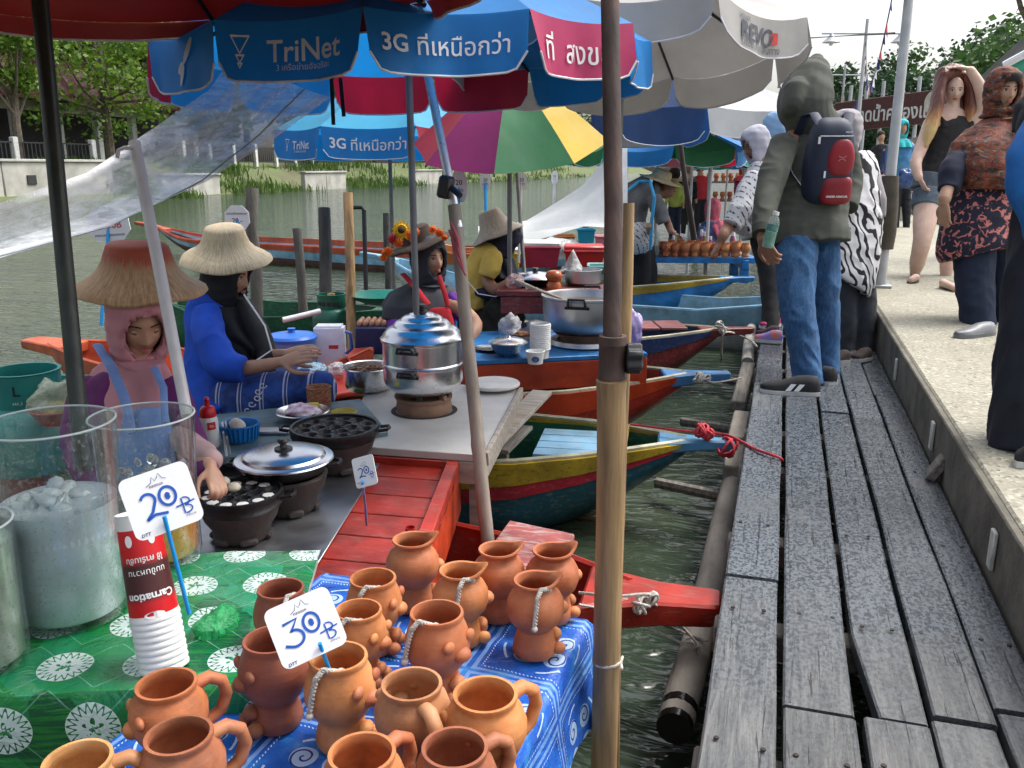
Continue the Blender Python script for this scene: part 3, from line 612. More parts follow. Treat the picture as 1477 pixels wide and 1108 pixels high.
b = D(505, 500, 6.0); bamboo('bamboo_post', 'upright tan bamboo pole beside the dark mooring post', (b.x, b.y, -.7), D(502, 278, 6.0), .035, BAM, (.3, .62, .86), taper=.95)
q = [D(526, 420, 8.2), D(525, 303, 8.2), D(522, 299, 8.2), D(507, 299, 8.2)]; q[0].z = -.8
single('hooked_pipe', MB().tube(q, .022, 8), BLKPL, 'thin black pipe bent over at the top beside the bamboo pole', 'pipe')
# white tube with hook in front of the veiled vendors
t = thing('white_tube', 'leaning grey white plastic tube with a hooked top between the two vendors', 'pole', D(272, 580, 2.55))
build('tube', MB().tube([D(270, 600, 2.5), D(232, 400, 2.62), D(194, 206, 2.75)], [.017, .018, .0185], 14), WHTUBE, t)
build('hook', MB().tube([D(192, 214, 2.72), D(180, 213, 2.71), D(171, 217, 2.7), D(169, 228, 2.7)], .006, 8), WHTUBE, t)
# ================================================================ UMBRELLAS
def cloth(name, col, trans=.4): return M('umbrella_'+name, col, .6, var=.18, vs=3, bump=.35, bs=6, bd=.01, trans=trans, rnd=.03)
CB, CPK, CRD, CGR, CYE, CGY, CWH = cloth('blue', (.008, .22, .60)), cloth('pink', (.60, .045, .15)), cloth('crimson', (.40, .012, .045)), cloth('green', (.01, .17, .055)), cloth('yellow', (.62, .42, .02)), cloth('grey', (.37, .36, .345), .14), cloth('white', (.72, .73, .73))
CRED = cloth('red', (.24, .010, .009), .04); CSKY = cloth('sky', (.05, .38, .62)); CMAG = cloth('magenta', (.26, .015, .14)); CNAVY = cloth('navy', (.012, .06, .20)); CTEAL = cloth('aqua', (.02, .36, .28)); CROSE = cloth('rose', (.72, .22, .30)); CSILV = cloth('silver', (.40, .42, .44), .15)
PRINTW = M('white_print', (.72, .74, .76), .6, var=.08, bump=0, trans=.15); PRINTD = M('dark_print', (.05, .06, .09), .6, bump=0)
def umbrella(label, c, ze, Rd, rise, n, ph, cols, vh=.14, vcols=None, pole=None, pole_z=-.4, polex=None, prints=None, sag=.05, flare=.1, poler=.016, rib=True, name='market_umbrella', corner=.2, tilt=(0, 0)):
    """c = centre, ze = height of the rim, ph = angle of the first rim corner; vh = valance drop"""
    c = Vector((c[0], c[1], ze)); t = thing(name, label, 'umbrella', (c.x, c.y, pole_z))
    E = []
    for k in range(n): a = ph+2*math.pi*k/n; x, y = Rd*math.cos(a), Rd*math.sin(a); E.append(c+Vector((x, y, x*tilt[0]+y*tilt[1])))
    ap = c+UP*rise; dark = M('umbrella_rib_steel', (.05, .05, .055), .4, .6)
    for k in range(n):
        A, B = E[k], E[(k+1) % n]; out = ((A+B)/2-c); out.z = 0; out.normalize(); mt = cols[k % len(cols)]
        def surf(u, v, A=A, B=B): e = A.lerp(B, u); p = ap.lerp(e, .02+.98*v); return p-UP*(sag*4*u*(1-u)*v*v)+UP*(.06*rise*math.sin(math.pi*v))+out*(-.03*4*u*(1-u)*v*Rd)
        pn = build('canopy_panel', MB().grid(surf, 8, 8), mt, t)
        if vh:
            vm = (vcols or cols)[k % len(vcols or cols)]
            def val(u, v, A=A, B=B, out=out, k=k):
                e = surf(u, 1, A, B); cr = 1-corner*max(0, 1-min(u, 1-u)/.10)**2
                wv = .012*math.sin(7*u+k*1.7)*v+.006*math.sin(19*u+k)*v
                q = e+out*(flare*vh*v+wv+.002)-UP*(vh*v*cr); cen = (A+B)/2; return q+(cen-q).project((B-A))*(.05*v)
            vo = build('valance', MB().grid(val, 14, 5), vm, t)
            for (txt, wd, cx, cy, mt2, bold, ins) in (prints or {}).get(k, ()):
                wlen = (B-A).length
                def fn(x, y, sgn=1, val=val, out=out, wlen=wlen, cx=cx, cy=cy): u = .5+cx+sgn*x/wlen; v = .5-cy-y/vh; u = min(.985, max(.015, u)); return val(u, min(.97, max(.02, v)))+out*.005
                if callable(txt): txt(vo, fn, mt2, wlen)
                else: lettering(vo, txt, fn, mt2, width=wd*wlen, bold=bold, name='printed_lettering')
            build('hem_piping', MB().tube([val(i/16, 1) for i in range(17)], .0035, 5), M('white_piping', (.6, .62, .66), .6), vo)
        if rib:
            build('rib', MB().tube([ap-UP*.03, ap.lerp(A, .5)+UP*(.055*rise-.012), A-UP*.012], .007, 6), dark, t)
            build('strut', MB().tube([c+UP*(rise*.25), ap.lerp(A, .5)+UP*(.05*rise-.015)], .006, 6), dark, t)
    if pole is not None:
        px_, py_ = polex or (c.x, c.y); build('pole', MB().tube([(px_, py_, pole_z), ap], poler, 12), pole, t)
        build('hub', MB().lathe([(.0, -.06), (.03, -.06), (.035, 0), (.02, .05), (0, .05)], 12, c=c+UP*rise*.27), dark, t); build('finial', MB().lathe([(.03, 0), (.02, .03), (.025, .05), (0, .07)], 12, c=ap), dark, t)
    return t
def trinet(vo, fn, mt, wl):
    tri = []
    for (cx, cy, s) in ((-.155, .018, .055), (-.155, -.022, .024), (-.155, -.040, .013)):
        a, b, c = (cx-s/2, cy+s*.42), (cx+s/2, cy+s*.42), (cx, cy-s*.44); tri.append([a, b, c, a, b])
    strokes(vo, tri, fn, mt, .007, 'triangle_logo')
    lettering(vo, 'TriNet', fn, mt, width=.24, bold=.012, off=(.045, .0), name='printed_lettering'); lettering(vo, '3 เครือข่ายอัจฉริยะ', fn, mt, width=.17, off=(.04, -.043), name='printed_lettering')
def propeller(vo, fn, mt, wl):
    mb = MB()
    for a, ln in ((62, .085), (205, .05), (265, .065)):
        ca, sa = math.cos(R(a)), math.sin(R(a)); pts = []
        for k in range(14): q = 2*math.pi*k/14; x, y = ln/2+ln/2*math.cos(q), .017*math.sin(q); pts.append((x*ca-y*sa, x*sa+y*ca))
        mb.add([fn(*p) for p in pts], [tuple(range(14))])
    build('propeller_logo', mb, mt, vo, smooth=0)
# near TriNet umbrella
c1 = D(588, 75, 3.22); c1.z = 0
fa = math.atan2(-FWD.y, -FWD.x)                   # direction from the umbrella to the camera
ph = fa-R(1)
pr = {11: [(trinet, 0, 0, 0, PRINTW, 0, 0)], 0: [('3G', .16, -.33, .0, PRINTW, .02, 0), ('ที่เหนือกว่า', .58, .10, 0, PRINTW, .006, 0)], 1: [('ที่  สงขลา', .72, 0, 0, PRINTW, .008, 0)], 10: [(propeller, 0, 0, 0, PRINTW, 0, 0)]}
# panel k spans corner k..k+1 counter-clockwise: seen from the camera k = 0 lies to the right of the front corner
umbrella('large blue umbrella printed TriNet and 3G shading the steamer stall', c1, 1.57, .90, .40, 12, ph, [CB], .165, [CB, CPK, CB, CB, CB, CRD, CRD, CB, CB, CRD, CB, CB], GREYP, -.1, prints=pr, polex=tuple(D(603, 500, 3.62)[:2]), poler=.0135, sag=.014, corner=.3, tilt=(.03*RGT.x, .03*RGT.y))
# hanging black straps below its rim
for k, (x, y0, y1) in enumerate(((478, 112, 180), (491, 113, 168))):
    single('dangling_strap', MB().bar(D(x, y0, 2.75), D(x+3+2*k, y1, 2.75), .012, .004, FWD), BLKPL, ('longer', 'shorter')[k]+' of the two black straps hanging from the blue umbrella rim', 'strap')
# far TriNet umbrella
c2 = D(540, 190, 6.6); c2.z = 0
pr2 = {7: [(trinet, 0, 0, 0, PRINTW, 0, 0)], 0: [('3G', .17, -.33, 0, PRINTW, .02, 0), ('ที่เหนือกว่า', .60, .11, 0, PRINTW, .008, 0)], 1: [('ที่  สงขลา', .72, 0, 0, PRINTW, .01, 0)]}
umbrella('smaller looking blue umbrella printed TriNet further back over the river', D(561, 190, 7.0), 1.43, .90, .40, 8, fa+R(-25), [CSKY, CSKY, CB], .215, [CB, CRD, CB, CB, CB, CB, CB, CB], GREYP, -.8, prints=pr2, sag=.02, corner=.25)
# purple green yellow umbrella
umbrella('umbrella of plain purple, green and yellow panels behind the blue one', D(735, 200, 5.6), 1.30, .64, .46, 8, fa+R(-8), [CGR, CYE, CGR, CRD, CB, CYE, CRD, CMAG], 0, None, GREYP, -.8, sag=.012, tilt=(.30*FWD.x+.05*RGT.x, .30*FWD.y+.05*RGT.y))
# grey promotional umbrella
def revo(vo, fn, mt, wl):
    lettering(vo, 'REVO', fn, mt, width=.24, bold=.02, off=(-.02, 0), name='printed_lettering', shear=.2); lettering(vo, 'HILUX', fn, mt, width=.07, bold=.01, off=(-.1, .048), name='printed_lettering'); lettering(vo, 'ดีเยี่ยม ทุกเส้นทาง', fn, mt, width=.28, off=(0, -.048), name='printed_lettering')
    build('red_square', MB().add([fn(.105+x*.022, y*.022) for x, y in ((-1, -1), (1, -1), (1, 1), (-1, 1))], [(0, 1, 2, 3)]), M('red_print', (.5, .03, .03), .6, bump=0), vo, smooth=0)
umbrella('big grey umbrella with car advert print above the prows', D(896, 100, 3.95), 1.70, .80, .34, 8, fa+R(18), [CGY], .145, [CGY], GREYP, -.6, prints={0: [(revo, 0, .0, 0, PRINTD, 0, 0)]}, corner=.25, sag=.05, tilt=(-.12*FWD.x, -.12*FWD.y))
# red umbrella overhead on the dark pole
cr = D(62, 40, 1.95); cr.z = 0
tr = umbrella('red umbrella overhead seen from below at the top left', (cr.x+.12, cr.y-.12), 1.60, 1.0, .35, 8, R(15), [CRED], .05, [CRED], None, .3, sag=.03, flare=.3)
t = thing('umbrella_pole', 'dark green black steel pole at the left edge under the red umbrella', 'pole', D(118, 640, 1.9))
build('tube', MB().tube([D(122, 680, 1.88), D(110, 560, 1.9), D(52, -60, 1.97), (cr.x+.1, cr.y-.05, 1.93)], .0185, 14), DKGREEN, t)
# background umbrellas
for k, (px, py, d, rr, ze, n, cols, lab, pm) in enumerate((
    (932, 190, 6.4, .46, 1.60, 4, [CNAVY, CNAVY, CSILV, CNAVY], 'dark blue square umbrella right behind the rusty tube', None),
    (1030, 160, 9.0, .95, 1.72, 4, [CSILV], 'pale silver square umbrella beyond the dark blue one', WHTUBE),
    (950, 215, 9.5, .95, 1.34, 8, [CGR, CB, CRD, CROSE, CTEAL, CB], 'umbrella with blue, green and red panels over the straw hat man', WHTUBE),
    (1025, 215, 12.2, .95, 1.33, 8, [CTEAL, CROSE, CTEAL, CGR], 'aqua green umbrella with white poles beyond the blue panelled one', WHTUBE),
    (1052, 200, 15.5, 1.1, 1.62, 8, [CTEAL, CROSE], 'small aqua and rose umbrella furthest along the row', WHTUBE),
    (1075, 225, 13.2, .8, 1.30, 8, [CTEAL, CNAVY], 'little turquoise umbrella left of the veiled visitor', WHTUBE),
    (1000, 205, 10.6, .9, 1.42, 8, [CB, CROSE, CWH, CGR], 'white and rose umbrella between the dark tube and the visitor', WHTUBE),
    (885, 212, 11.2, .8, 1.36, 8, [CGR, CRD, CYE], 'red and green umbrella peeping left of the rusty tube', WHTUBE),
    (905, 225, 15, 1.1, 1.35, 8, [CNAVY, CMAG, CB], 'dim purple and navy umbrella low behind the rusty tube', WHTUBE))):
    q = D(px, py, d); umbrella(lab, q, ze, rr, .36, n, fa+R([-35, -20, 0, 10, 5, 22, 8, 17, 30][k]), cols, .15 if n == 8 else .26, None, pm, -.6, rib=k < 4, poler=.018)
# dark tube holding the dark blue umbrella over the straw hat man
single('umbrella_pole', MB().tube([D(975, 150, 7.2), D(985, 240, 7.4), D(1001, 345, 7.7)], [.02, .022, .028], 10), M('dark_brown_pole', (.055, .04, .04), .6), 'dark leaning tube from the blue umbrella to the blue slatted table', 'pole')
single('umbrella_pole', MB().tube([D(746, 250, 6.2), D(752, 340, 6.2), D(757, 400, 6.1)], .014, 10), GREYP, 'thin grey tube below the green umbrella panel', 'pole')
# ---------------------------------------------------------------- clear plastic rain sheet and white tarpaulin
def m_film():
    m, t, b, o = nodes('wet_clear_plastic_film'); v = coords(t)
    b.inputs['Base Color'].default_value = (.92, .95, .98, 1); b.inputs['Roughness'].default_value = .22
    st = tex(t, coords(t, scale=(2.2, 2.2, 9)), 3.2, 6, .7, .5); dr = tex(t, v, 70, 3, .6)
    L(t, bumpn(t, math_(t, 'ADD', st, math_(t, 'MULTIPLY', dr, .35)),   .4, .02), b.inputs['Normal'])
    tp = N(t, 'BsdfTransparent'); tp.inputs[0].default_value = (.93, .96, 1, 1); tl = N(t, 'BsdfTranslucent'); tl.inputs[0].default_value = (.97, .98, 1, 1)
    mx = N(t, 'MixShader'); mx.inputs[0].default_value = .72; L(t, b.outputs[0], mx.inputs[1]); L(t, tl.outputs[0], mx.inputs[2])
    f = math_(t, 'ADD', ramp(t, st, [(.34, (.30, .30, .30)), (.62, (.85, .85, .85))]), math_(t, 'MULTIPLY', ramp(t, dr, [(.60, (0, 0, 0)), (.70, (1, 1, 1))]), .3))
    m2 = N(t, 'MixShader'); L(t, f, m2.inputs[0]); L(t, tp.outputs[0], m2.inputs[1]); L(t, mx.outputs[0], m2.inputs[2]); L(t, m2.outputs[0], o.inputs[0]); return m
up = [(345, 62, 2.9), (296, 130, 3.0), (225, 180, 3.1), (110, 250, 3.3), (-30, 298, 3.55)]; lo = [(476, 140, 2.9), (395, 200, 2.9), (300, 262, 2.95), (150, 325, 3.05), (-40, 372, 3.2)]
def pl(ls, u):
    k = min(int(u*4), 3); f = u*4-k; a, b = ls[k], ls[k+1]; return D(*[a[i]+(b[i]-a[i])*f for i in range(3)])
def film(u, v):
    p = pl(up, u).lerp(pl(lo, u), v); fold = .035*math.sin(v*9+u*1.5)*(.4+u)+.02*noise.noise((u*3, v*11, 0)); return p-UP*(.10*math.sin(math.pi*v)*(.3+.7*u))+FWD*fold*2
t = thing('plastic_sheet', 'wet clear plastic rain sheet slung from the blue umbrella to the left', 'sheet', film(.5, .5))
build('film', MB().grid(film, 60, 40), m_film(), t, smooth=80); build('cord', MB().tube([film(i/30, .72+.1*i/30)-FWD*.012 for i in range(31)], .0022, 6), M('thin_cord', (.22, .22, .22), .8), t)
TARP = M('white_tarpaulin', (.80, .81, .80), .55, var=.1, vs=1.5, bump=.6, bs=3, bd=.05, trans=.35)
ta = [(905, 190, 8.6), (840, 262, 9.2), (760, 312, 9.6), (690, 330, 10)]; tb = [(905, 322, 8.2), (840, 322, 8.3), (770, 338, 8.5), (690, 345, 8.8)]
def pl3(ls, u):
    k = min(int(u*3), 2); f = u*3-k; a, b = ls[k], ls[k+1]; return D(*[a[i]+(b[i]-a[i])*f for i in range(3)])
single('white_tarpaulin', MB().grid(lambda u, v: pl3(ta, u).lerp(pl3(tb, u), v)-UP*(.05*math.sin(v*8+u*3)+.12*math.sin(math.pi*v)*math.sin(math.pi*u)), 24, 16), TARP, 'white tarpaulin stretched low over the stalls behind the yellow vendor', 'tarpaulin')
# ================================================================ STALL GOODS
ALU = M('brushed_aluminium', (.72, .73, .75), .24, 1, var=.08, vs=4, bump=.05, bs=7, bd=.004); ALUD = M('dull_aluminium', (.50, .51, .53), .42, 1, var=.25, vs=5, bump=.2, bs=14, bd=.004)
IRON = M('cast_iron_black', (.022, .022, .024), .42, metal=.6, var=.4, vs=12, bump=.5, bs=70, bd=.003); SOOT = M('sooty_clay', (.050, .038, .034), .8, var=.7, vs=8, col2=(.012, .011, .011), bump=.6, bs=40)
STOVE = M('clay_stove', (.20, .115, .075), .85, var=.5, vs=7, bump=.6, bs=40)
def m_clay(name, c, hi):
    m, t, b, o = nodes(name); v = coords(t); oi = N(t, 'ObjectInfo')
    off = N(t, 'VectorMath', operation='ADD'); L(t, v, off.inputs[0]); cb = N(t, 'CombineXYZ'); L(t, math_(t, 'MULTIPLY', oi.outputs['Random'], 9), cb.inputs[0]); L(t, cb.outputs[0], off.inputs[1])
    n1 = tex(t, off.outputs[0], 17, 5, .6); col = ramp(t, n1, [(.28, tuple(q*.62 for q in c)), (.5, c), (.74, hi)])
    st = ramp(t, tex(t, off.outputs[0], 5, 3), [(.58, (0, 0, 0)), (.72, (1, 1, 1))]); col = mixc(t, math_(t, 'MULTIPLY', st, .45), col, (.40, .21, .095))
    h = N(t, 'HueSaturation'); L(t, col, h.inputs['Color']); L(t, math_(t, 'ADD', math_(t, 'MULTIPLY', oi.outputs['Random'], .3), .85), h.inputs['Value']); L(t, math_(t, 'ADD', math_(t, 'MULTIPLY', oi.outputs['Random'], .02), .49), h.inputs['Hue'])
    sm_ = ramp(t, tex(t, off.outputs[0], 9, 6, .7), [(.30, (.52, .46, .44)), (.5, (1, 1, 1))]); L(t, mixc(t, .4, h.outputs[0], sm_, 'MULTIPLY'), b.inputs['Base Color']); b.inputs['Roughness'].default_value = .62
    L(t, bumpn(t, math_(t, 'ADD', tex(t, coords(t, scale=(1, 1, 14)), 12, 3), math_(t, 'MULTIPLY', tex(t, v, 180, 3), .5)), .22, .003), b.inputs['Normal']); return m
CLAY = m_clay('terracotta', (.50, .17, .060), (.58, .25, .105)); CLAYD = m_clay('dark_terracotta', (.30, .095, .045), (.40, .16, .08)); CLAYT = m_clay('tan_clay', (.50, .24, .095), (.56, .31, .15))
# ---------------------------------------------------------------- tables and cloths
ZB, ZG = .25, .30
def pattern_uv(t):
    tc = N(t, 'TexCoord'); return tc.outputs['UV']
def m_green():
    m, t, b, o = nodes('green_printed_oilcloth'); uv = pattern_uv(t)
    sp = N(t, 'SeparateXYZ'); L(t, uv, sp.inputs[0])
    P_ = .145
    def cell(v): return math_(t, 'SUBTRACT', math_(t, 'FRACT', math_(t, 'MULTIPLY', v, 1/P_)), .5)
    row = math_(t, 'FLOOR', math_(t, 'MULTIPLY', sp.outputs[1], 1/P_)); sh = math_(t, 'MULTIPLY', math_(t, 'MODULO', row, 2), P_/2)
    x = cell(math_(t, 'ADD', sp.outputs[0], sh)); y = cell(sp.outputs[1])
    r = math_(t, 'SQRT', math_(t, 'ADD', math_(t, 'MULTIPLY', x, x), math_(t, 'MULTIPLY', y, y))); a = math_(t, 'ARCTAN2', y, x)
    def band(v, lo, hi): return math_(t, 'MULTIPLY', math_(t, 'GREATER_THAN', v, lo), math_(t, 'LESS_THAN', v, hi))
    disc = math_(t, 'LESS_THAN', r, .315)
    wav = math_(t, 'ADD', .245, math_(t, 'MULTIPLY', math_(t, 'SINE', math_(t, 'MULTIPLY', a, 19)), .045)); line = math_(t, 'LESS_THAN', math_(t, 'ABSOLUTE', math_(t, 'SUBTRACT', r, wav)), .021)
    nv = N(t, 'VectorMath', operation='SCALE'); L(t, uv, nv.inputs[0]); nv.inputs['Scale'].default_value = 1
    ns = tex(t, nv.outputs[0], 95, 2); flower = math_(t, 'MULTIPLY', math_(t, 'LESS_THAN', r, math_(t, 'ADD', .09, math_(t, 'MULTIPLY', math_(t, 'SINE', math_(t, 'MULTIPLY', a, 5)), .04))), math_(t, 'GREATER_THAN', ns, .46))
    white = math_(t, 'MULTIPLY', disc, math_(t, 'MULTIPLY', math_(t, 'SUBTRACT', 1, line), math_(t, 'SUBTRACT', 1, flower)))
    di = N(t, 'TexVoronoi', feature='F1', Scale=9, distance='MANHATTAN'); L(t, uv, di.inputs['Vector'])
    g = ramp(t, di.outputs['Color'], [(.15, (.004, .085, .032)), (.5, (.010, .17, .045)), (.9, (.012, .24, .11))])
    xl = math_(t, 'LESS_THAN', math_(t, 'ABSOLUTE', math_(t, 'SUBTRACT', math_(t, 'ABSOLUTE', x), math_(t, 'ABSOLUTE', y))), .012); g = mixc(t, math_(t, 'MULTIPLY', xl, .4), g, (.25, .55, .42))
    st = tex(t, coords(t, 'UV', scale=(4, 60, 1), rot=(0, 0, .5)), 2, 3); g = mixc(t, ramp(t, st, [(.5, (0, 0, 0)), (.6, (.5, .5, .5))]), g, (.02, .27, .03))
    c = mixc(t, white, g, (.60, .72, .70)); L(t, c, b.inputs['Base Color']); b.inputs['Roughness'].default_value = .18; b.inputs['Coat Weight'].default_value = .4; b.inputs['Coat Roughness'].default_value = .08
    L(t, bumpn(t, tex(t, coords(t), 11, 5, .6, .8), .6, .02), b.inputs['Normal']); return m
def m_blue():
    m, t, b, o = nodes('blue_printed_oilcloth'); uv = pattern_uv(t); sp = N(t, 'SeparateXYZ'); L(t, uv, sp.inputs[0]); P_ = .23
    def cell(v): return math_(t, 'SUBTRACT', math_(t, 'FRACT', math_(t, 'MULTIPLY', v, 1/P_)), .5)
    x, y = cell(sp.outputs[0]), cell(sp.outputs[1]); ax_, ay = math_(t, 'ABSOLUTE', x), math_(t, 'ABSOLUTE', y)
    def lt(v, k): return math_(t, 'LESS_THAN', v, k)
    def near(v, k, wd): return lt(math_(t, 'ABSOLUTE', math_(t, 'SUBTRACT', v, k)), wd)
    r = math_(t, 'SQRT', math_(t, 'ADD', math_(t, 'MULTIPLY', x, x), math_(t, 'MULTIPLY', y, y))); a = math_(t, 'ARCTAN2', y, x)
    base = ramp(t, tex(t, uv, 14, 4), [(.3, (.008, .05, .30)), (.55, (.018, .12, .52)), (.75, (.05, .28, .68))])
    edge = math_(t, 'MAXIMUM', ax_, ay); fr = near(edge, .46, .018); c = mixc(t, math_(t, 'MULTIPLY', fr, .55), base, (.28, .48, .80))
    # scroll rosette: four double spirals drawn as sine rings
    sx = math_(t, 'SUBTRACT', ax_, .13); sy = math_(t, 'SUBTRACT', ay, .13); r2 = math_(t, 'SQRT', math_(t, 'ADD', math_(t, 'MULTIPLY', sx, sx), math_(t, 'MULTIPLY', sy, sy))); a2 = math_(t, 'ARCTAN2', sy, sx)
    spi = math_(t, 'SINE', math_(t, 'ADD', math_(t, 'MULTIPLY', r2, 95), math_(t, 'MULTIPLY', a2, 1)))
    body = lt(r2, .10); c = mixc(t, math_(t, 'MULTIPLY', body, .75), c, (.50, .66, .86)); c = mixc(t, math_(t, 'MULTIPLY', body, math_(t, 'GREATER_THAN', spi, .72)), c, (.012, .045, .24))
    pet = lt(r, math_(t, 'ADD', .05, math_(t, 'MULTIPLY', math_(t, 'SINE', math_(t, 'MULTIPLY', a, 4)), .035))); c = mixc(t, pet, c, (.03, .12, .5))
    dots = math_(t, 'MULTIPLY', near(edge, .405, .006), math_(t, 'GREATER_THAN', math_(t, 'SINE', math_(t, 'MULTIPLY', math_(t, 'ADD', x, y), 190)), .2)); c = mixc(t, math_(t, 'MULTIPLY', dots, .8), c, (.6, .75, .92))
    arcs = math_(t, 'MULTIPLY', near(r, .34, .010), math_(t, 'GREATER_THAN', math_(t, 'SINE', math_(t, 'MULTIPLY', a, 4)), .3)); c = mixc(t, math_(t, 'MULTIPLY', arcs, .8), c, (.55, .7, .92))
    L(t, c, b.inputs['Base Color']); b.inputs['Roughness'].default_value = .2; b.inputs['Coat Weight'].default_value = .3
    L(t, bumpn(t, tex(t, coords(t), 10, 5, .6, .8), .6, .02), b.inputs['Normal']); return m
def cloth_on(o, ux, uy, la, lb, z, drops, mat, parent, name):
    """oilcloth over a rectangle: o corner, ux uy unit axes, la lb lengths; drops = overhang at (-u, +u, -v, +v)"""
    step = .02; us = []; n = int((la+drops[0]+drops[1])/step); m = int((lb+drops[2]+drops[3])/step)
    mb = MB(); uv = []
    def pt(i, j):
        s = -drops[0]+i*step; q = -drops[2]+j*step
        def fold(v, ln):       # along coordinate -> (horizontal, drop)
            if v < 0: return -.012*math.tanh(-v*60), max(0, -v-.008)
            if v > ln: return ln+.012*math.tanh((v-ln)*60), max(0, v-ln-.008)
            return v, 0
        a, da = fold(s, la); b_, db = fold(q, lb); d = math.hypot(da, db) if da and db else da+db
        fl = .05*d*(math.sin(q*21+1)+.6*math.sin(s*17)); p = Vector(o)+ux*a+uy*b_; p.z = z-d
        if da: p += ux*(.10*d+fl)*(1 if s > la else -1)
        if db: p += uy*(.08*d+fl)*(1 if q > lb else -1)
        p.z += .005*noise.noise((s*8, q*8, 2))+.003*noise.noise((s*23, q*15, 7))+(.006*max(0, noise.noise((s*5, q*26, 5))) if d == 0 else 0)
        return p, (s, q)
    vs = []
    for j in range(m+1):
        for i in range(n+1): p, q = pt(i, j); vs.append(p); uv.append(q)
    mb.add(vs, [(j*(n+1)+i, j*(n+1)+i+1, (j+1)*(n+1)+i+1, (j+1)*(n+1)+i) for j in range(m) for i in range(n)]); mb.uv = uv
    return build(name, mb, mat, parent, smooth=60)
def table(label, o, ux, uy, la, lb, z, mat, clabel, drops):
    t = thing('low_table', label, 'table', (o.x, o.y, -.3)); c = o+ux*la/2+uy*lb/2
    Rm = Matrix((ux, uy, UP)).transposed()
    build('table_top', MB().box((c.x, c.y, z-.020), (la, lb, .03), Rm), PALEWOOD, t)
    for u in (.05, la-.05):
        for v in (.05, lb-.05): q = o+ux*u+uy*v; build('leg', MB().box((q.x, q.y, (z-.3)/2-.02), (.04, .04, z+.27), Rm), PALEWOOD, t)
    cl = cloth_on(o, ux, uy, la, lb, z, drops, mat, None, 'tablecloth'); tag(cl, clabel, 'tablecloth'); return t
uB = (P(845, 893, ZB)-P(480, 815, ZB)); uB.z = 0; uB = Vector((math.cos(R(-3)), math.sin(R(-3)), 0)); vB = Vector((-uB.y, uB.x, 0))
cornB = P(846, 893, ZB)                               # far right corner of the blue table
oB = cornB-uB*.62-vB*.94
table('low wooden table under the blue printed cloth', oB, uB, vB, .62, .94, ZB-.002, m_blue(), 'shiny blue oilcloth with white scroll print under the clay pots', (.0, .20, .1, .02))
aG, bG = P(432, 760, ZG), P(150, 1040, ZG)
gfar = P(405, 738, ZG); gnear = P(455, 838, ZG)
uG = Vector((math.cos(R(22)), math.sin(R(22)), 0)); vG = Vector((-uG.y, uG.x, 0)); oG = P(447, 826, ZG)-uG*.74-vG*.40
table('low wooden table under the green printed cloth', oG, uG, vG, .74, .52, ZG-.002, m_green(), 'glossy green oilcloth with white round rosettes under the drink jars', (.05, .02, .17, .02))
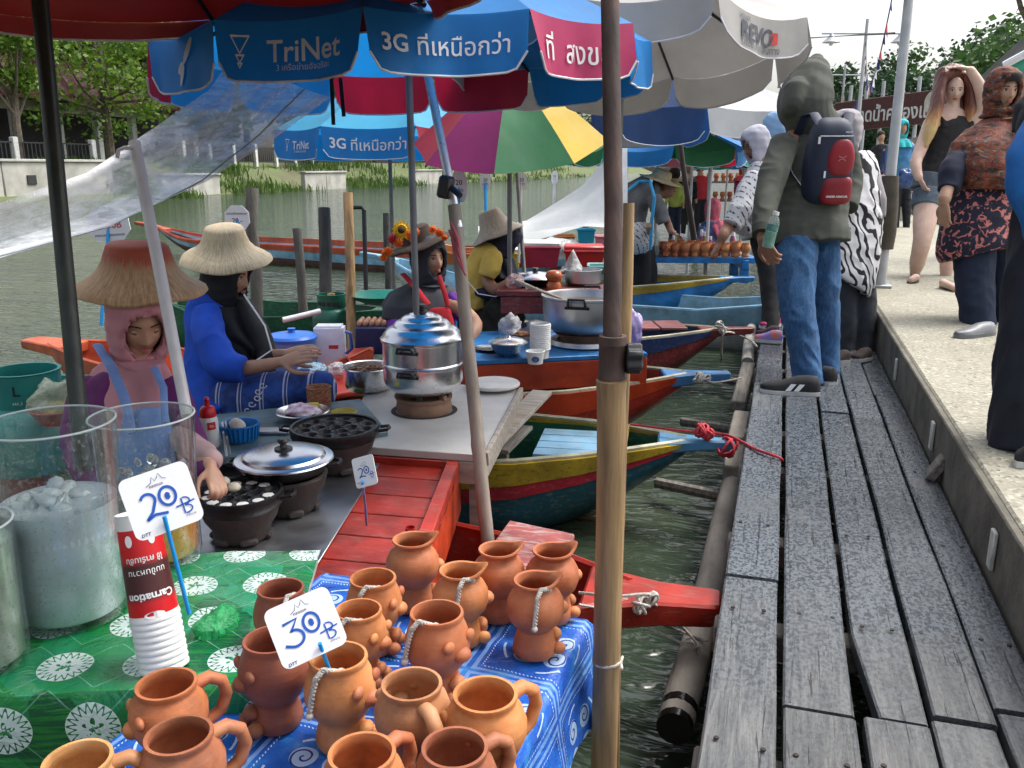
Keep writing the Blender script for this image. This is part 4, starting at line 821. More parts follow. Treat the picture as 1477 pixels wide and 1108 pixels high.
# ---------------------------------------------------------------- clay pots
def pot_parts(t, kind, clay, rope_on, seed):
    rn = random.Random(seed); r = .0535; base = MB()
    lip = [] 
    if kind == 'spout':      # two-tier pitcher with beak lip
        prof = [(0, .002), (.037, .0), (.041, .006), (.040, .022), (.036, .040), (.033, .053), (.037, .058), (.049, .072), (.0545, .090), (.053, .108), (.046, .122), (.037, .130), (.034, .136), (.037, .143), (.041, .147), (.040, .150), (.035, .149), (.031, .140), (.034, .128), (.045, .115), (.048, .095), (.040, .070), (0, .064)]
    elif kind == 'mug':
        prof = [(0, .002), (.038, 0), (.043, .008), (.042, .026), (.037, .044), (.036, .052), (.046, .066), (.0545, .086), (.055, .104), (.049, .122), (.042, .131), (.0405, .136), (.043, .140), (.0425, .144), (.038, .144), (.036, .136), (.044, .120), (.049, .100), (.044, .074), (0, .066)]
    else:
        prof = [(0, .002), (.035, 0), (.039, .008), (.038, .024), (.034, .040), (.033, .048), (.043, .060), (.053, .082), (.0535, .102), (.048, .122), (.043, .134), (.042, .140), (.044, .144), (.043, .148), (.039, .148), (.037, .138), (.044, .120), (.048, .098), (.042, .070), (0, .064)]
    mb = MB().lathe(prof, 36)
    for i, p in enumerate(mb.v):
        a = math.atan2(p.y, p.x)
        if kind == 'spout' and p.z > .13: k = math.exp(-(a/.5)**2); p.x += .014*k*(p.z-.13)/.02; p.z += .010*k*(p.z-.13)/.02
        if .06 < p.z < .13: k = 1+.03*noise.noise((math.cos(a)*1.5, math.sin(a)*1.5, seed)); p.x *= k; p.y *= k
        if p.z < .045 and kind != 'mug': k = 1+.07*max(0, math.cos(2*a))*math.exp(-((p.z-.012)/.012)**2); p.x *= k; p.y *= k
    build('vessel', mb, clay, t, world=False, smooth=50)
    rel = [('snout', (.050, 0, .088), (.015, .017, .0125)), ('foot', (.041, .019, .014), (.014, .012, .012)), ('foot', (.041, -.019, .014), (.014, .012, .012)), ('belly_pad', (.040, 0, .034), (.012, .016, .011))]
    if kind != 'spout': rel += [('cheek', (.0455, s*.026, .110), (.007, .012, .010)) for s in (-1, 1)]
    for nm_, c_, r_ in rel: build(nm_, MB().ell(c_, r_), clay, t, world=False, smooth=60)
    if kind == 'mug':
        pts = [(-.040, 0, .128), (-.060, 0, .132), (-.078, 0, .120), (-.083, 0, .098), (-.074, 0, .074), (-.055, 0, .062), (-.042, 0, .062)]
        build('handle', MB().tube(pts, [(.011, .010), (.011, .0095), (.0105, .009), (.010, .009), (.010, .009), (.011, .009), (.011, .01)], 12, side=Vector((0, 1, 0))), clay, t, world=False, smooth=60)
    if rope_on:
        s = rope_on; pts = [(.02*s, -.030, .142), (.0, -.044, .150), (-.008, -.052, .138), (-.012*s, -.058, .112), (-.016*s, -.062, .085)]; mb = MB()
        for q in (0, 2.1, 4.2):
            pp = []
            for i in range(41):
                u = i/40*4; k = min(int(u), 3); p = Vector(pts[k]).lerp(Vector(pts[k+1]), u-k); a = q+i*.95; pp.append(p+Vector((math.cos(a), .3*math.sin(a), math.sin(a)))*.0026)
            mb.tube(pp, .0026, 6)
        mb.ell((.018*s, -.024, .138), (.008, .007, .007)); mb.ell((-.016*s, -.062, .083), (.006, .006, .006))
        build('cord', mb, ROPEW, t, world=False, smooth=60)
POTG = 'terracotta pots on the blue cloth'
pots = [  # rim centre pixel, kind, clay, facing deg, cord, label, scale
    (595, 783, 'spout', CLAY, 15, 0, 'beak lipped clay pot at the back nearest the red counter', 1.02), (664, 828, 'spout', CLAY, 10, 1, 'beak lipped clay pot with cord just behind the cheek padded one', 1), (719, 797, 'spout', CLAY, 12, 0, 'beak lipped clay pot in front of the faded red boat seat', 1.0),
    (797, 799, 'spout', CLAY, 20, 0, 'rearmost beak lipped clay pot beside the bamboo post', 1.0), (772, 842, 'spout', CLAY, 12, 1, 'beak lipped clay pot with hanging cord nearest the bamboo post', 1.0), (538, 838, 'jar', CLAY, -8, 1, 'round mouthed clay pot with thick cord behind the 30 sign', 1.0),
    (630, 888, 'jar', CLAY, -35, 1, 'clay pot with round snout in the middle of the blue cloth', 1.06), (517, 884, 'jar', CLAY, -20, 1, 'clay pot half hidden right behind the 30 sign card', .95), (488, 952, 'jar', CLAY, -18, 1, 'clay pot holding the blue stick of the 30 sign', 1.05),
    (392, 927, 'jar', CLAYD, 215, 0, 'dark brown clay pot left of the 30 sign', 1.05), (405, 853, 'jar', CLAYD, 30, 1, 'dark clay pot behind the 30 sign at the green cloth edge', .98), (594, 988, 'mug', CLAYT, 120, 0, 'pale orange round mug with its handle turned away', 1.06),
    (700, 1003, 'mug', CLAY, 215, 0, 'large orange mug with a thick handle at the right front', 1.10), (656, 1080, 'mug', CLAYD, 212, 0, 'brown mug with a handle at the bottom front centre', 1.04), (522, 1088, 'mug', CLAY, 230, 0, 'clay mug cut by the bottom frame below the 30 sign pot', 1.04),
    (240, 988, 'mug', CLAY, 215, 0, 'clay mug with handle leaning on the white cup stack', 1.02), (258, 1062, 'mug', CLAYD, 215, 0, 'brown clay mug below the cup stack at the bottom', 1.04), (112, 1098, 'mug', CLAYT, 200, 0, 'pale tan mug cut by the bottom frame at the left', 1.0)]
POT0 = {}
for i, (px, py, kind, clay, fc, cord, lab, s) in enumerate(pots):
    zt = ZB+.145*s+(.012 if px < 300 else 0); q = P(px, py, zt); zb = ZB+.004
    t = thing('clay_mug' if kind == 'mug' else 'clay_pot', lab, 'pot', (q.x, q.y, zb+(.012 if px < 300 else 0)), POTG, R(fc)+YAW); t.scale = (s, s, s)
    pot_parts(t, kind, clay, cord, i)
# ---------------------------------------------------------------- price cards
INK = M('blue_marker_ink', (.012, .10, .48), .5, bump=0, var=.2); INKD = M('navy_print', (.02, .02, .12), .5, bump=0); STICK = M('blue_plastic_straw', (.01, .28, .66), .35, var=.1)
def card(label, c, size, roll, a, b, digits, mat=INK, face=None):
    x = (RGT*math.cos(roll)+UP*math.sin(roll)); x.normalize(); nrm = (CAM-c).normalized() if face is None else face; y = nrm.cross(x).normalized(); x = y.cross(nrm)
    Mx = frame(c, x, y); t = thing('price_card', label, 'sign', b); w_, h_ = size; q = .012*size[0]/.1
    poly = []
    for sx, sy, a0 in ((1, 1, 0), (-1, 1, 90), (-1, -1, 180), (1, -1, 270)): poly += [((w_/2-q)*sx+q*math.cos(R(a0+k*22.5)), (h_/2-q)*sy+q*math.sin(R(a0+k*22.5))) for k in range(5)]
    bd = build('card', MB().prism(poly, .0016, Mx), WHITEP, t, smooth=20)
    fn = lambda u, v: Mx @ Vector((u*w_/.1, v*w_/.1, .0017))
    strokes(bd, digits, fn, mat, .0042)
    strokes(bd, [[(.026, -.006), (.026, -.03)], arc(.029, -.012, .008, .006, 100, -90, 8), arc(.029, -.024, .009, .006, 90, -100, 8), [(.016, -.017), (.044, -.014)]], fn, mat, .0022)
    strokes(bd, [[(-.014, .026), (-.006, .030), (-.003, .038), (.0, .031), (.004, .035), (.007, .041), (.011, .032), (.016, .030)]], fn, INKD, .0009, 'logo_outline')
    lettering(bd, 'คลองแห', fn, INKD, width=.02, off=(0, .0245), bold=.01, name='printed_lettering'); lettering(bd, 'DTT', fn, INKD, width=.014, off=(-.035, -.041), bold=.02, name='printed_lettering', shear=.2); lettering(bd, 'เทศบาล', fn, INKD, width=.014, off=(.033, -.034), name='printed_lettering')
    a, b = Vector(a), Vector(b); build('stick', MB().tube([a+nrm*.005, (a+b)/2, b], .0032 if size[0] > .09 else .0035, 10), STICK, t); return t
two = [arc(-.018, .006, .010, .010, 160, -20, 12)+[(-.016, -.012), (-.027, -.022)], [(-.027, -.022), (-.014, -.017), (.004, -.020)]]; zero = [arc(.010, .004, .0115, .014, 0, 360, 22), arc(.010, .004, .002, .004, 0, 360, 8)]
three = [[(-.03, .016), (-.008, .018), (-.022, .002)]+arc(-.020, -.008, .014, .012, 70, -120, 12)+[(-.036, -.014)]]
card('white price card reading 30 with blue stick stuck in a clay pot', D(441, 905, 1.32), (.102, .094), R(26), D(461, 928, 1.315), D(482, 985, 1.345), three+zero)
card('white price card reading 20 with blue stick before the orange drink', D(233, 722, 1.30), (.100, .095), R(20), D(237, 745, 1.295), D(273, 885, 1.34), two+zero)
card('small white price card reading 20 on the red plank counter', D(526, 680, 2.16), (.062, .076), R(14), D(524, 695, 2.15), P(529, 757, .135), two+zero, face=((CAM-D(526, 680, 2.16)).normalized()-RGT*.55).normalized())
# ---------------------------------------------------------------- drink jars
def m_glass(): 
    m, t, b, o = nodes('clear_jar_glass'); v = coords(t); dr = ramp(t, tex(t, v, 130, 2, .5), [(.62, (0, 0, 0)), (.70, (1, 1, 1))]); nb = bumpn(t, dr, .5, .004)
    tp = N(t, 'BsdfTransparent'); tp.inputs[0].default_value = (.95, .985, .98, 1); gl = N(t, 'BsdfGlossy', Roughness=.03); L(t, nb, gl.inputs['Normal']); fr = N(t, 'LayerWeight', Blend=.5); L(t, nb, fr.inputs['Normal'])
    df = N(t, 'BsdfTranslucent'); df.inputs[0].default_value = (.85, .9, .9, 1); m1 = N(t, 'MixShader'); L(t, math_(t, 'ADD', .012, math_(t, 'MULTIPLY', dr, .22)), m1.inputs[0]); L(t, tp.outputs[0], m1.inputs[1]); L(t, df.outputs[0], m1.inputs[2])
    mx = N(t, 'MixShader'); L(t, math_(t, 'ADD', math_(t, 'MULTIPLY', math_(t, 'POWER', fr.outputs['Facing'], 2.2), .65), .03), mx.inputs[0]); L(t, m1.outputs[0], mx.inputs[1]); L(t, gl.outputs[0], mx.inputs[2]); L(t, mx.outputs[0], o.inputs[0]); return m
GLASS = m_glass()
def liquid(name, col, rough=.15, dens=0):
    m, t, b, o = nodes(name); v = coords(t); c = ramp(t, tex(t, v, 14, 4, .6), [(.3, tuple(q*.72 for q in col)), (.7, col)]); L(t, c, b.inputs['Base Color']); b.inputs['Roughness'].default_value = rough; b.inputs['Subsurface Weight'].default_value = .25; b.inputs['Subsurface Radius'].default_value = (.03, .03, .03); return m
def jar(label, c, r, h, fill, lm, ice=0, flare=1.12, lump=None):
    t = thing('drink_jar', label, 'jar', c); c = Vector(c); th = .005
    prof = [(0, .0), (r*.96, 0), (r, .012), (r*1.0, h*.45), (r*flare*.985, h-.004), (r*flare, h), (r*flare-th, h+.001), (r*flare-th-.001, h-.006), (r-th, h*.45), (r-th, .02), (r*.9, .012), (0, .012)]
    build('glass', MB().lathe(prof, 56, c=c), GLASS, t, smooth=55); build('rim', MB().tube([c+Vector(((r*flare-th/2)*math.cos(k*math.pi/32), (r*flare-th/2)*math.sin(k*math.pi/32), h+.001)) for k in range(65)], .0022, 6), M('rim_highlight_tint', (.66, .72, .74), .08, var=.1, bump=0, trans=.3), t)  # pale tube added along the lip, the glass highlight put into its colour
    rr = lambda z: (r+(r*flare-r)*max(0, (z-h*.45)/(h*.55)))-th-.0012
    lq = [(0, .0135), (r*.9, .0135), (r-th-.0012, .022), (rr(fill*h*.6), fill*h*.6), (rr(fill*h), fill*h), (rr(fill*h)*.96, fill*h-.002), (0, fill*h-.002)]
    build('drink', MB().lathe(lq, 48, c=c), lm, t, smooth=40)
    if ice:
        rn = random.Random(int(r*1e5)+ice); mb = MB()
        for k in range(ice):
            a = rn.uniform(0, 6.28); q = rn.uniform(0, .8)*r; p = c+Vector((q*math.cos(a), q*math.sin(a), fill*h+rn.uniform(-.012, .012))); mb.ell(p, (rn.uniform(.014, .03), rn.uniform(.012, .022), rn.uniform(.006, .014)), 8, 5, Quaternion((rn.random(), rn.random(), rn.random()), rn.uniform(0, 3)).to_matrix())
        build('ice', mb, lump or M('cloudy_ice', (.80, .85, .88), .12, var=.3, vs=30, trans=.3), t, smooth=50)
    return t
j1 = P(106, 880, ZG+.003)
jar('large glass jar of milky coconut drink with ice and ladle', j1, .105, .385, .60, liquid('milky_drink', (.64, .70, .73)), 26)
t = thing('ladle', 'thin dark ladle handle standing in the milky drink jar', 'ladle', j1+Vector((-.06, -.02, .16)))
build('handle', MB().tube([j1+Vector((-.02, -.03, .05)), j1+Vector((-.055, -.02, .17)), j1+Vector((-.075, -.012, .2))], .0035, 8), IRON, t)
j2 = P(226, 800, ZG+.003)
jar('glass jar of orange juice topped with crushed ice behind the 20 card', j2, .098, .325, .28, liquid('orange_juice', (.78, .33, .005), .1), 0)
build_ice = MB(); rnj = random.Random(4)
for k in range(120):
    a = rnj.uniform(0, 6.28); q = .088*math.sqrt(rnj.random()); build_ice.ell(j2+Vector((q*math.cos(a), q*math.sin(a), .092+.12*rnj.random())), (rnj.uniform(.008, .017), rnj.uniform(.008, .015), rnj.uniform(.006, .012)), 7, 5, Quaternion((rnj.random(), rnj.random(), 1), rnj.uniform(0, 3)).to_matrix())
m, t_, b_, o_ = nodes('clear_ice'); b_.inputs['Transmission Weight'].default_value = .85; b_.inputs['Roughness'].default_value = .12; b_.inputs['IOR'].default_value = 1.31; b_.inputs['Base Color'].default_value = (.92, .95, .97, 1)
o = build('crushed_ice', build_ice, m, None, smooth=50); tag(struct(o, 'stuff'), 'heap of clear crushed ice inside the orange juice jar', 'ice')
j3 = P(-28, 955, ZG+.003)
jar('glass jar of pale drink cut by the left frame edge', j3, .080, .26, .86, liquid('pale_lime_drink', (.34, .35, .28)), 0, 1.05)
# ---------------------------------------------------------------- cup stack (printed sleeve cup on top, upside down)
cs = P(240, 985, ZG-.03); cs.z = ZG+.002; axc = (D(202, 770, 1.40)-D(247, 985, 1.40)).normalized()
axc = Vector((axc.x*.75, axc.y*.75, axc.z)).normalized()
t = thing('cup_stack', 'tall leaning stack of white paper cups with a red printed cup on top', 'cups', cs)
Q = UP.rotation_difference(axc).to_matrix().to_4x4(); Q.translation = cs
CUPW = M('white_paper_cup', (.78, .78, .76), .5, var=.05, bump=.05, rnd=.02)
for k in range(8):
    z = .0112*k; build('paper_cup', MB().lathe([(.036, z), (.0415, z), (.0422, z+.003), (.0415, z+.006), (.0402, z+.008), (.039, z+.0112)], 32, Q), CUPW, t, smooth=50)
zt = .0112*8; hh = .185
build('paper_cup', MB().lathe([(.036, zt), (.0415, zt), (.0422, zt+.003), (.0412, zt+.006), (.0405, zt+.012)], 32, Q), CUPW, t, smooth=50)
m, t_, b_, o_ = nodes('red_printed_cup'); sp = N(t_, 'SeparateXYZ'); L(t_, coords(t_, 'UV'), sp.inputs[0])
c_ = ramp(t_, sp.outputs[1], [(0, (.55, .008, .012)), (.12, (.55, .008, .012)), (.20, (.075, .018, .018)), (.50, (.06, .016, .016)), (.56, (.55, .008, .012)), (.86, (.6, .01, .014)), (.865, (.75, .75, .72))]); L(t_, c_, b_.inputs['Base Color']); b_.inputs['Roughness'].default_value = .35; redcup = m
mb = MB().grid(lambda u, v: Q @ Vector(((.0405-.0065*v)*math.cos(6.2832*u), (.0405-.0065*v)*math.sin(6.2832*u), zt+.012+(hh-.012)*v)), 40, 12); mb.uv = [(i/40, j/12) for j in range(13) for i in range(41)]
cup = build('printed_cup', mb, redcup, t, smooth=60); build('cup_base', MB().lathe([(.0345, zt+hh), (.035, zt+hh+.002), (.033, zt+hh+.002), (.032, zt+hh-.006), (0, zt+hh-.006)], 32, Q), CUPW, t, smooth=40)
th0 = math.atan2((Q.inverted().to_3x3() @ (CAM-cs)).y, (Q.inverted().to_3x3() @ (CAM-cs)).x)
def cupfn(x, y):                 # x along the wall as seen, y up the stack
    rr_ = .0405-.0065*(y-.012)/(hh-.012)+.0009; a = th0+x/.038; return Q @ Vector((rr_*math.cos(a), rr_*math.sin(a), zt+y))
PW = M('white_cup_print', (.80, .80, .78), .4, bump=0, var=.03)
for txt, wd, y, bold in (('Carnation', .076, .045, .03), ('นมข้นหวาน', .062, .086, .0), ('ใช้ คาร์เนชัน', .064, .108, .02)):
    lettering(cup, txt, lambda x, yy, y=y: cupfn(x, y+yy), PW, width=wd, bold=bold, flip=-1, name='printed_lettering')
for dx in (-.022, .018):
    build('cup_emblem', MB().add([cupfn(dx+.0065*math.cos(k*.4488), .143+.0105*math.sin(k*.4488)) for k in range(14)], [tuple(range(14))]), PW, cup, smooth=0)
build('red_rosette', MB().add([cupfn(.0+.016*math.cos(k*.4488), .0135+.006*math.sin(k*.4488)) for k in range(14)], [tuple(range(14))]), PW, cup, smooth=0)
def blob_bag(name, label, c, r, mat, seed, cat='bag', peak=0):
    mb = MB().ell((0, 0, 0), (1, 1, 1), 28, 20); c = Vector(c)
    for p in mb.v:
        k = 1+.30*noise.noise(p*1.7+Vector((seed, 0, 0)))+.16*noise.noise(p*4.3+Vector((0, seed, 0)))+.07*noise.noise(p*10)
        p.x *= r[0]*k; p.y *= r[1]*k; p.z = max(-r[2]*.85, p.z*r[2]*k)+(peak*max(0, 1-math.hypot(p.x/r[0], p.y/r[1])*1.6) if p.z > 0 else 0)
    mb.v = [c+p+UP*r[2]*.85 for p in mb.v]; return single(name, mb, mat, label, cat, smooth=70)
def m_bag(name, col, al):
    m, t, b, o = nodes(name); b.inputs['Base Color'].default_value = (*col, 1); b.inputs['Roughness'].default_value = .2; v = coords(t); n = tex(t, v, 16, 5, .6, 1)
    L(t, bumpn(t, n, .9, .03), b.inputs['Normal']); tp = N(t, 'BsdfTransparent'); tp.inputs[0].default_value = (*[min(1, .55+.45*q) for q in col], 1); mx = N(t, 'MixShader'); L(t, ramp(t, n, [(.35, (al*.6,)*3), (.65, (min(1, al*1.4),)*3)]), mx.inputs[0]); L(t, tp.outputs[0], mx.inputs[1]); L(t, b.outputs[0], mx.inputs[2]); L(t, mx.outputs[0], o.inputs[0]); return m
BAGG, BAGW, BAGY, BAGB = m_bag('green_plastic_bag', (.03, .50, .16), .55), m_bag('white_plastic_bag', (.78, .80, .82), .55), m_bag('yellowish_clear_bag', (.70, .78, .62), .5), m_bag('blue_tint_bag', (.45, .70, .85), .5)
q = P(285, 955, ZB+.01); blob_bag('plastic_bag', 'crumpled bright green plastic bag tucked behind the cup stack', (q.x+.0, q.y+.06, ZB), (.040, .055, .045), BAGG, 3)
# ================================================================ RED COUNTER with griddle stoves
def quadslab(a, b, c, d, th):    # slab with the given top corners
    vs = [Vector(p) for p in (a, b, c, d)]; vs += [p-UP*th for p in vs]
    return MB().add(vs, [(0, 1, 2, 3), (7, 6, 5, 4), (0, 4, 5, 1), (1, 5, 6, 2), (2, 6, 7, 3), (3, 7, 4, 0)])
def zz(p, z): return Vector((p.x, p.y, z))
CT = .12
A = P(597, 842, CT); B = P(664, 660, CT); back = (P(560, 653, CT)-B).normalized(); back.z = 0
t = thing('plank_counter', 'red painted plank counter with raised rim beside the griddle stoves', 'counter', zz(A, -.1)); CNT = t
n = 7; A2 = A+(A-B)*.18
for k in range(n):
    u0, u1 = k/n, (k+1)/n; p0, p1 = A2.lerp(B, u0), A2.lerp(B, u1-.006)
    build('plank', quadslab(zz(p0, CT-.03), zz(p1, CT-.03), zz(p1+back*1.15, CT-.03), zz(p0+back*1.15, CT-.03), .02), RED, t, bevel=.002, smooth=30)
e = (B-A2).normalized(); nrm = Vector((e.y, -e.x, 0))
build('rim', quadslab(zz(A2, CT), zz(B, CT), zz(B+back*.045, CT), zz(A2+back*.045, CT), .035), RED, t, bevel=.003)
build('rim', quadslab(zz(B-e*.045+back*.048, CT-.002), zz(B+back*.048, CT-.002), zz(B+back*1.1, CT-.002), zz(B-e*.045+back*1.1, CT-.002), .035), RED, t, bevel=.003)
build('side_board', quadslab(zz(A2, CT-.037), zz(B, CT-.037), zz(B+back*.03, CT-.037), zz(A2+back*.03, CT-.037), .17), ORANGE, t, bevel=.002)
build('back_board', quadslab(zz(B-e*.03+back*.032, CT-.052), zz(B-e*.002+back*.032, CT-.052), zz(B-e*.002+back*1.1, CT-.052), zz(B-e*.03+back*1.1, CT-.052), .15), ORANGE, t)
single('tin_cup', MB().lathe([(.012, 0), (.014, .001), (.0145, .03), (.0155, .031), (.0135, .031), (.0125, .004), (0, .004)], 18, c=P(592, 775, CT+.001)), M('red_tin', (.42, .01, .012), .35), 'little red tin cup on the rim of the plank counter', 'cup')
tr0 = zz(P(446, 800, CT-.02), CT-.024); q1, q2 = P(440, 842, CT-.02), P(548, 668, CT-.02)
sh = quadslab(zz(q1, CT-.020), zz(q2, CT-.020), zz(q2+back*.75, CT-.020), zz(q1+back*.75, CT-.020), .006); single('metal_tray', sh, ALUD, 'dull grey metal sheet under the griddle stoves', 'tray', bevel=.001)
STZ = CT-.018
def stove_body(t, c, r, h, mat=SOOT, feet=True):
    build('stove', MB().lathe([(r*.62, 0), (r*.70, h*.12), (r*.72, h*.34), (r*.88, h*.62), (r*.97, h*.95), (r*.90, h), (r*.80, h*.96), (r*.7, h*.5), (0, h*.4)], 30, c=c), mat, t, smooth=45)
    if feet:
        for k in range(6): a = k*1.047+.3; build('foot', MB().box(c+Vector((math.cos(a)*r*.62, math.sin(a)*r*.62, h*.10)), (.035, .05, h*.2), Matrix.Rotation(a, 3, 'Z')), mat, t, bevel=.006)
def griddle(label, px, py, z, r, cakes, seed):
    c = P(px, py, z); t = thing('griddle_pan', label, 'pan', zz(c, STZ)); b = zz(c, STZ+.001); h = z-STZ-.03; stove_body(t, b, r*.93, h)
    # plate with dimples
    mb = MB(); dm = []
    for ring, nn in ((0, 1), (.36, 6), (.70, 12)):
        for k in range(nn): a = 2*math.pi*k/nn+ring; dm.append((r*ring*math.cos(a), r*ring*math.sin(a)))
    rd = r*.145; nr = 46; na = 96; vs = []; 
    for i in range(nr+1):
        for k in range(na):
            a = 2*math.pi*k/na; q = r*.93*i/nr; x, y = q*math.cos(a), q*math.sin(a); d = min(math.hypot(x-u, y-v) for u, v in dm); dz = -.022*max(0, 1-(d/rd)**2)**.5 if d < rd else (.0025 if d < rd*1.25 else 0); vs.append(c+Vector((x, y, dz)))
    mb.add(vs, [(i*na+k, i*na+(k+1) % na, (i+1)*na+(k+1) % na, (i+1)*na+k) for i in range(nr) for k in range(na)])
    build('plate', mb, IRON, t, smooth=40)
    build('pan_wall', MB().lathe([(r*.925, -.002), (r*.93, .009), (r*.985, .010), (r, .003), (r*.99, -.02), (r*.93, -.034), (r*.80, -.045), (0, -.048)], 48, c=c), IRON, t)
    for s in (-1, 1):
        p = c+RGT*s*r; build('handle', MB().tube([p+FWD*.028-UP*.004, p+RGT*s*.030+FWD*.024, p+RGT*s*.036, p+RGT*s*.030-FWD*.024, p-FWD*.028-UP*.004], .006, 8), IRON, t)
    rn = random.Random(seed)
    for k in cakes:
        u, v = dm[k]; build('coconut_cake', MB().lathe([(0, -.012), (rd*.8, -.008), (rd*.95, -.003), (rd*.9, .001), (rd*.4, .002), (0, .0025)], 18, c=c+Vector((u, v, 0))), M('white_batter', (.74, .74, .70), .45, var=.08), t)
    return t, c, dm
g1 = griddle('black dimpled griddle with white coconut cakes beside the juice jar', 345, 712, .235, .125, (8, 9, 10, 11, 12, 13, 14, 15, 16, 17, 18), 1)
for k, (px, py) in enumerate(((312, 712), (337, 703), (322, 695))):
    c = P(px, py, .245); mb = MB().ell((0, 0, 0), (.021, .019, .014), 14, 10)
    for p in mb.v: p *= 1+.15*noise.noise(p*60+Vector((k, 0, 0)))
    mb.v = [c+p for p in mb.v]; single('coconut_dumpling', mb, M('pale_dumpling', (.66, .60, .46), .55, var=.25, vs=40), ('left', 'right', 'rear')[k]+' one of the three pale dumplings heaped on the griddle', 'dumpling')
g2 = griddle('large empty black dimpled griddle behind the lidded pan', 483, 617, .25, .158, (), 2)
# lidded pan
c = P(410, 664, .262); t = thing('lidded_pan', 'black griddle stove covered by a shiny steel lid with black knob', 'pan', zz(c, STZ)); stove_body(t, zz(c, STZ+.001), .135, .12)
build('pan', MB().lathe([(.09, -.045), (.125, -.03), (.14, -.003), (.146, .0), (.138, .002), (0, -.005)], 44, c=c), IRON, t)
for s in (-1, 1): p = c+RGT*s*.142-UP*.006; build('handle', MB().tube([p+FWD*.03, p+RGT*s*.028+FWD*.024, p+RGT*s*.034, p+RGT*s*.028-FWD*.024, p-FWD*.03], .0065, 8), IRON, t)
lid = build('lid', MB().lathe([(.150, .003), (.153, .006), (.150, .010), (.138, .013), (.128, .014), (.122, .022), (.112, .0265), (.08, .033), (.03, .036), (0, .0365)], 56, c=c), ALU, t, smooth=25)
build('knob', MB().lathe([(.028, .036), (.028, .041), (.012, .044), (.009, .054), (.016, .058), (.018, .066), (.014, .071), (0, .072)], 22, c=c), BLKPL, lid, smooth=40)
# ---------------------------------------------------------------- small board with bottle, basket, plate
SB = .17
p0, p1, p2, p3 = P(268, 668, SB), P(560, 622, SB), P(520, 575, SB), P(290, 600, SB)
t = single('serving_board', quadslab(zz(p0, SB), zz(p1, SB), zz(p2, SB), zz(p3, SB), .03), M('damp_blue_board', (.09, .15, .17), .5, var=.5), 'blue grey work board behind the griddles', 'board', bevel=.004)
c = P(304, 644, SB+.001); t = thing('squeeze_bottle', 'white squeeze bottle with red pointed cap beside the white tube', 'bottle', c)
bd = build('bottle', MB().lathe([(0, 0), (.030, 0), (.033, .006), (.033, .09), (.031, .105), (.027, .112), (0, .112)], 26, c=c), M('white_bottle', (.76, .76, .76), .4, var=.05), t, smooth=45)
build('cap', MB().lathe([(.028, .113), (.029, .118), (.027, .140), (.020, .150), (.010, .153), (.008, .172), (.010, .176), (.006, .184), (0, .185)], 22, c=c), M('red_plastic', (.60, .012, .02), .35, var=.1), t, smooth=40)
a0 = math.atan2(CAM.y-c.y, CAM.x-c.x); bfn = lambda x, y: c+Vector((.0337*math.cos(a0+x/.033), .0337*math.sin(a0+x/.033), .084+y))
build('label', MB().grid(lambda u, v: bfn(-.006+.03*u, -.014+.028*v), 8, 2), M('red_label', (.5, .03, .03), .5), bd); lettering(bd, 'Co', lambda x, y: bfn(x+.009, y)+(CAM-c).normalized()*.0012, PW, width=.014, bold=.02, name='printed_lettering')
BASK = M('blue_plastic_basket', (.015, .20, .55), .4, var=.2)
c = P(347, 634, SB+.001); t = thing('plastic_basket', 'small round blue basket with a white cloth and tongs', 'basket', c)
build('shell', MB().lathe([(0, 0), (.056, 0), (.060, .01), (.069, .058), (.074, .060), (.073, .066), (.066, .064), (.056, .012), (0, .006)], 30, c=c), BASK, t, smooth=35)
for k in range(26): a = 2*math.pi*k/26; build('rib', MB().box(c+Vector((.0672*math.cos(a), .0672*math.sin(a), .034)), (.006, .006, .05), Matrix.Rotation(a, 3, 'Z') @ Matrix.Rotation(.17, 3, 'Y')), BASK, t)
q = c+Vector((-.015, .01, .045)); mb = MB().ell((0, 0, 0), (.034, .026, .032), 16, 12)
for p in mb.v: p *= 1+.2*noise.noise(p*40)
mb.v = [q+p for p in mb.v]; single('folded_cloth', mb, M('cream_cloth', (.60, .53, .44), .8, var=.2), 'cream coloured cloth bundle sticking out of the blue basket', 'cloth')
single('tongs', MB().bar(P(326, 607, .235)-FWD*.01, P(334, 655, .165)-FWD*.02, .010, .003, FWD).bar(P(323, 607, .240)-FWD*.02, P(331, 655, .168)-FWD*.03, .010, .003, FWD), ALUD, 'thin metal tongs hanging over the blue basket rim', 'tongs')
c = P(437, 604, SB+.002); t = thing('plate', 'shiny plate heaped with wrapped snacks behind the empty griddle', 'plate', c)
build('dish', MB().lathe([(0, .008), (.07, .008), (.075, .016), (.105, .030), (.108, .033), (.104, .036), (.072, .021), (0, .014)], 40, c=c), ALU, t)
mb = MB(); rn = random.Random(8)
blob_bag('food_wrap', 'white and pink plastic wrapped food on the shiny plate', c+Vector((0, 0, .012)), (.07, .055, .026), M('printed_wrap', (.74, .68, .70), .4, var=.4, vs=30, col2=(.42, .16, .30)), 9, 'food')
blob_bag('food_wrap', 'yellow wrapped food at the back of the shiny plate', c+Vector((.02, .05, .03)), (.03, .025, .014), M('yellow_wrap', (.62, .48, .05), .4), 10, 'food')
single('yellow_dish', MB().lathe([(0, .004), (.045, 0), (.052, .018), (.055, .019), (.05, .021), (.043, .006), (0, .007)], 26, c=P(496, 600, SB+.002)), M('yellow_plastic', (.60, .48, .08), .4, trans=.3), 'shallow yellow plastic dish next to the woven pot', 'dish')
single('steel_tray', MB().box(P(392, 622, SB+.008), (.14, .06, .014), Matrix.Rotation(.3, 3, 'Z')), ALUD, 'small steel tray corner under the plate', 'tray', bevel=.004)
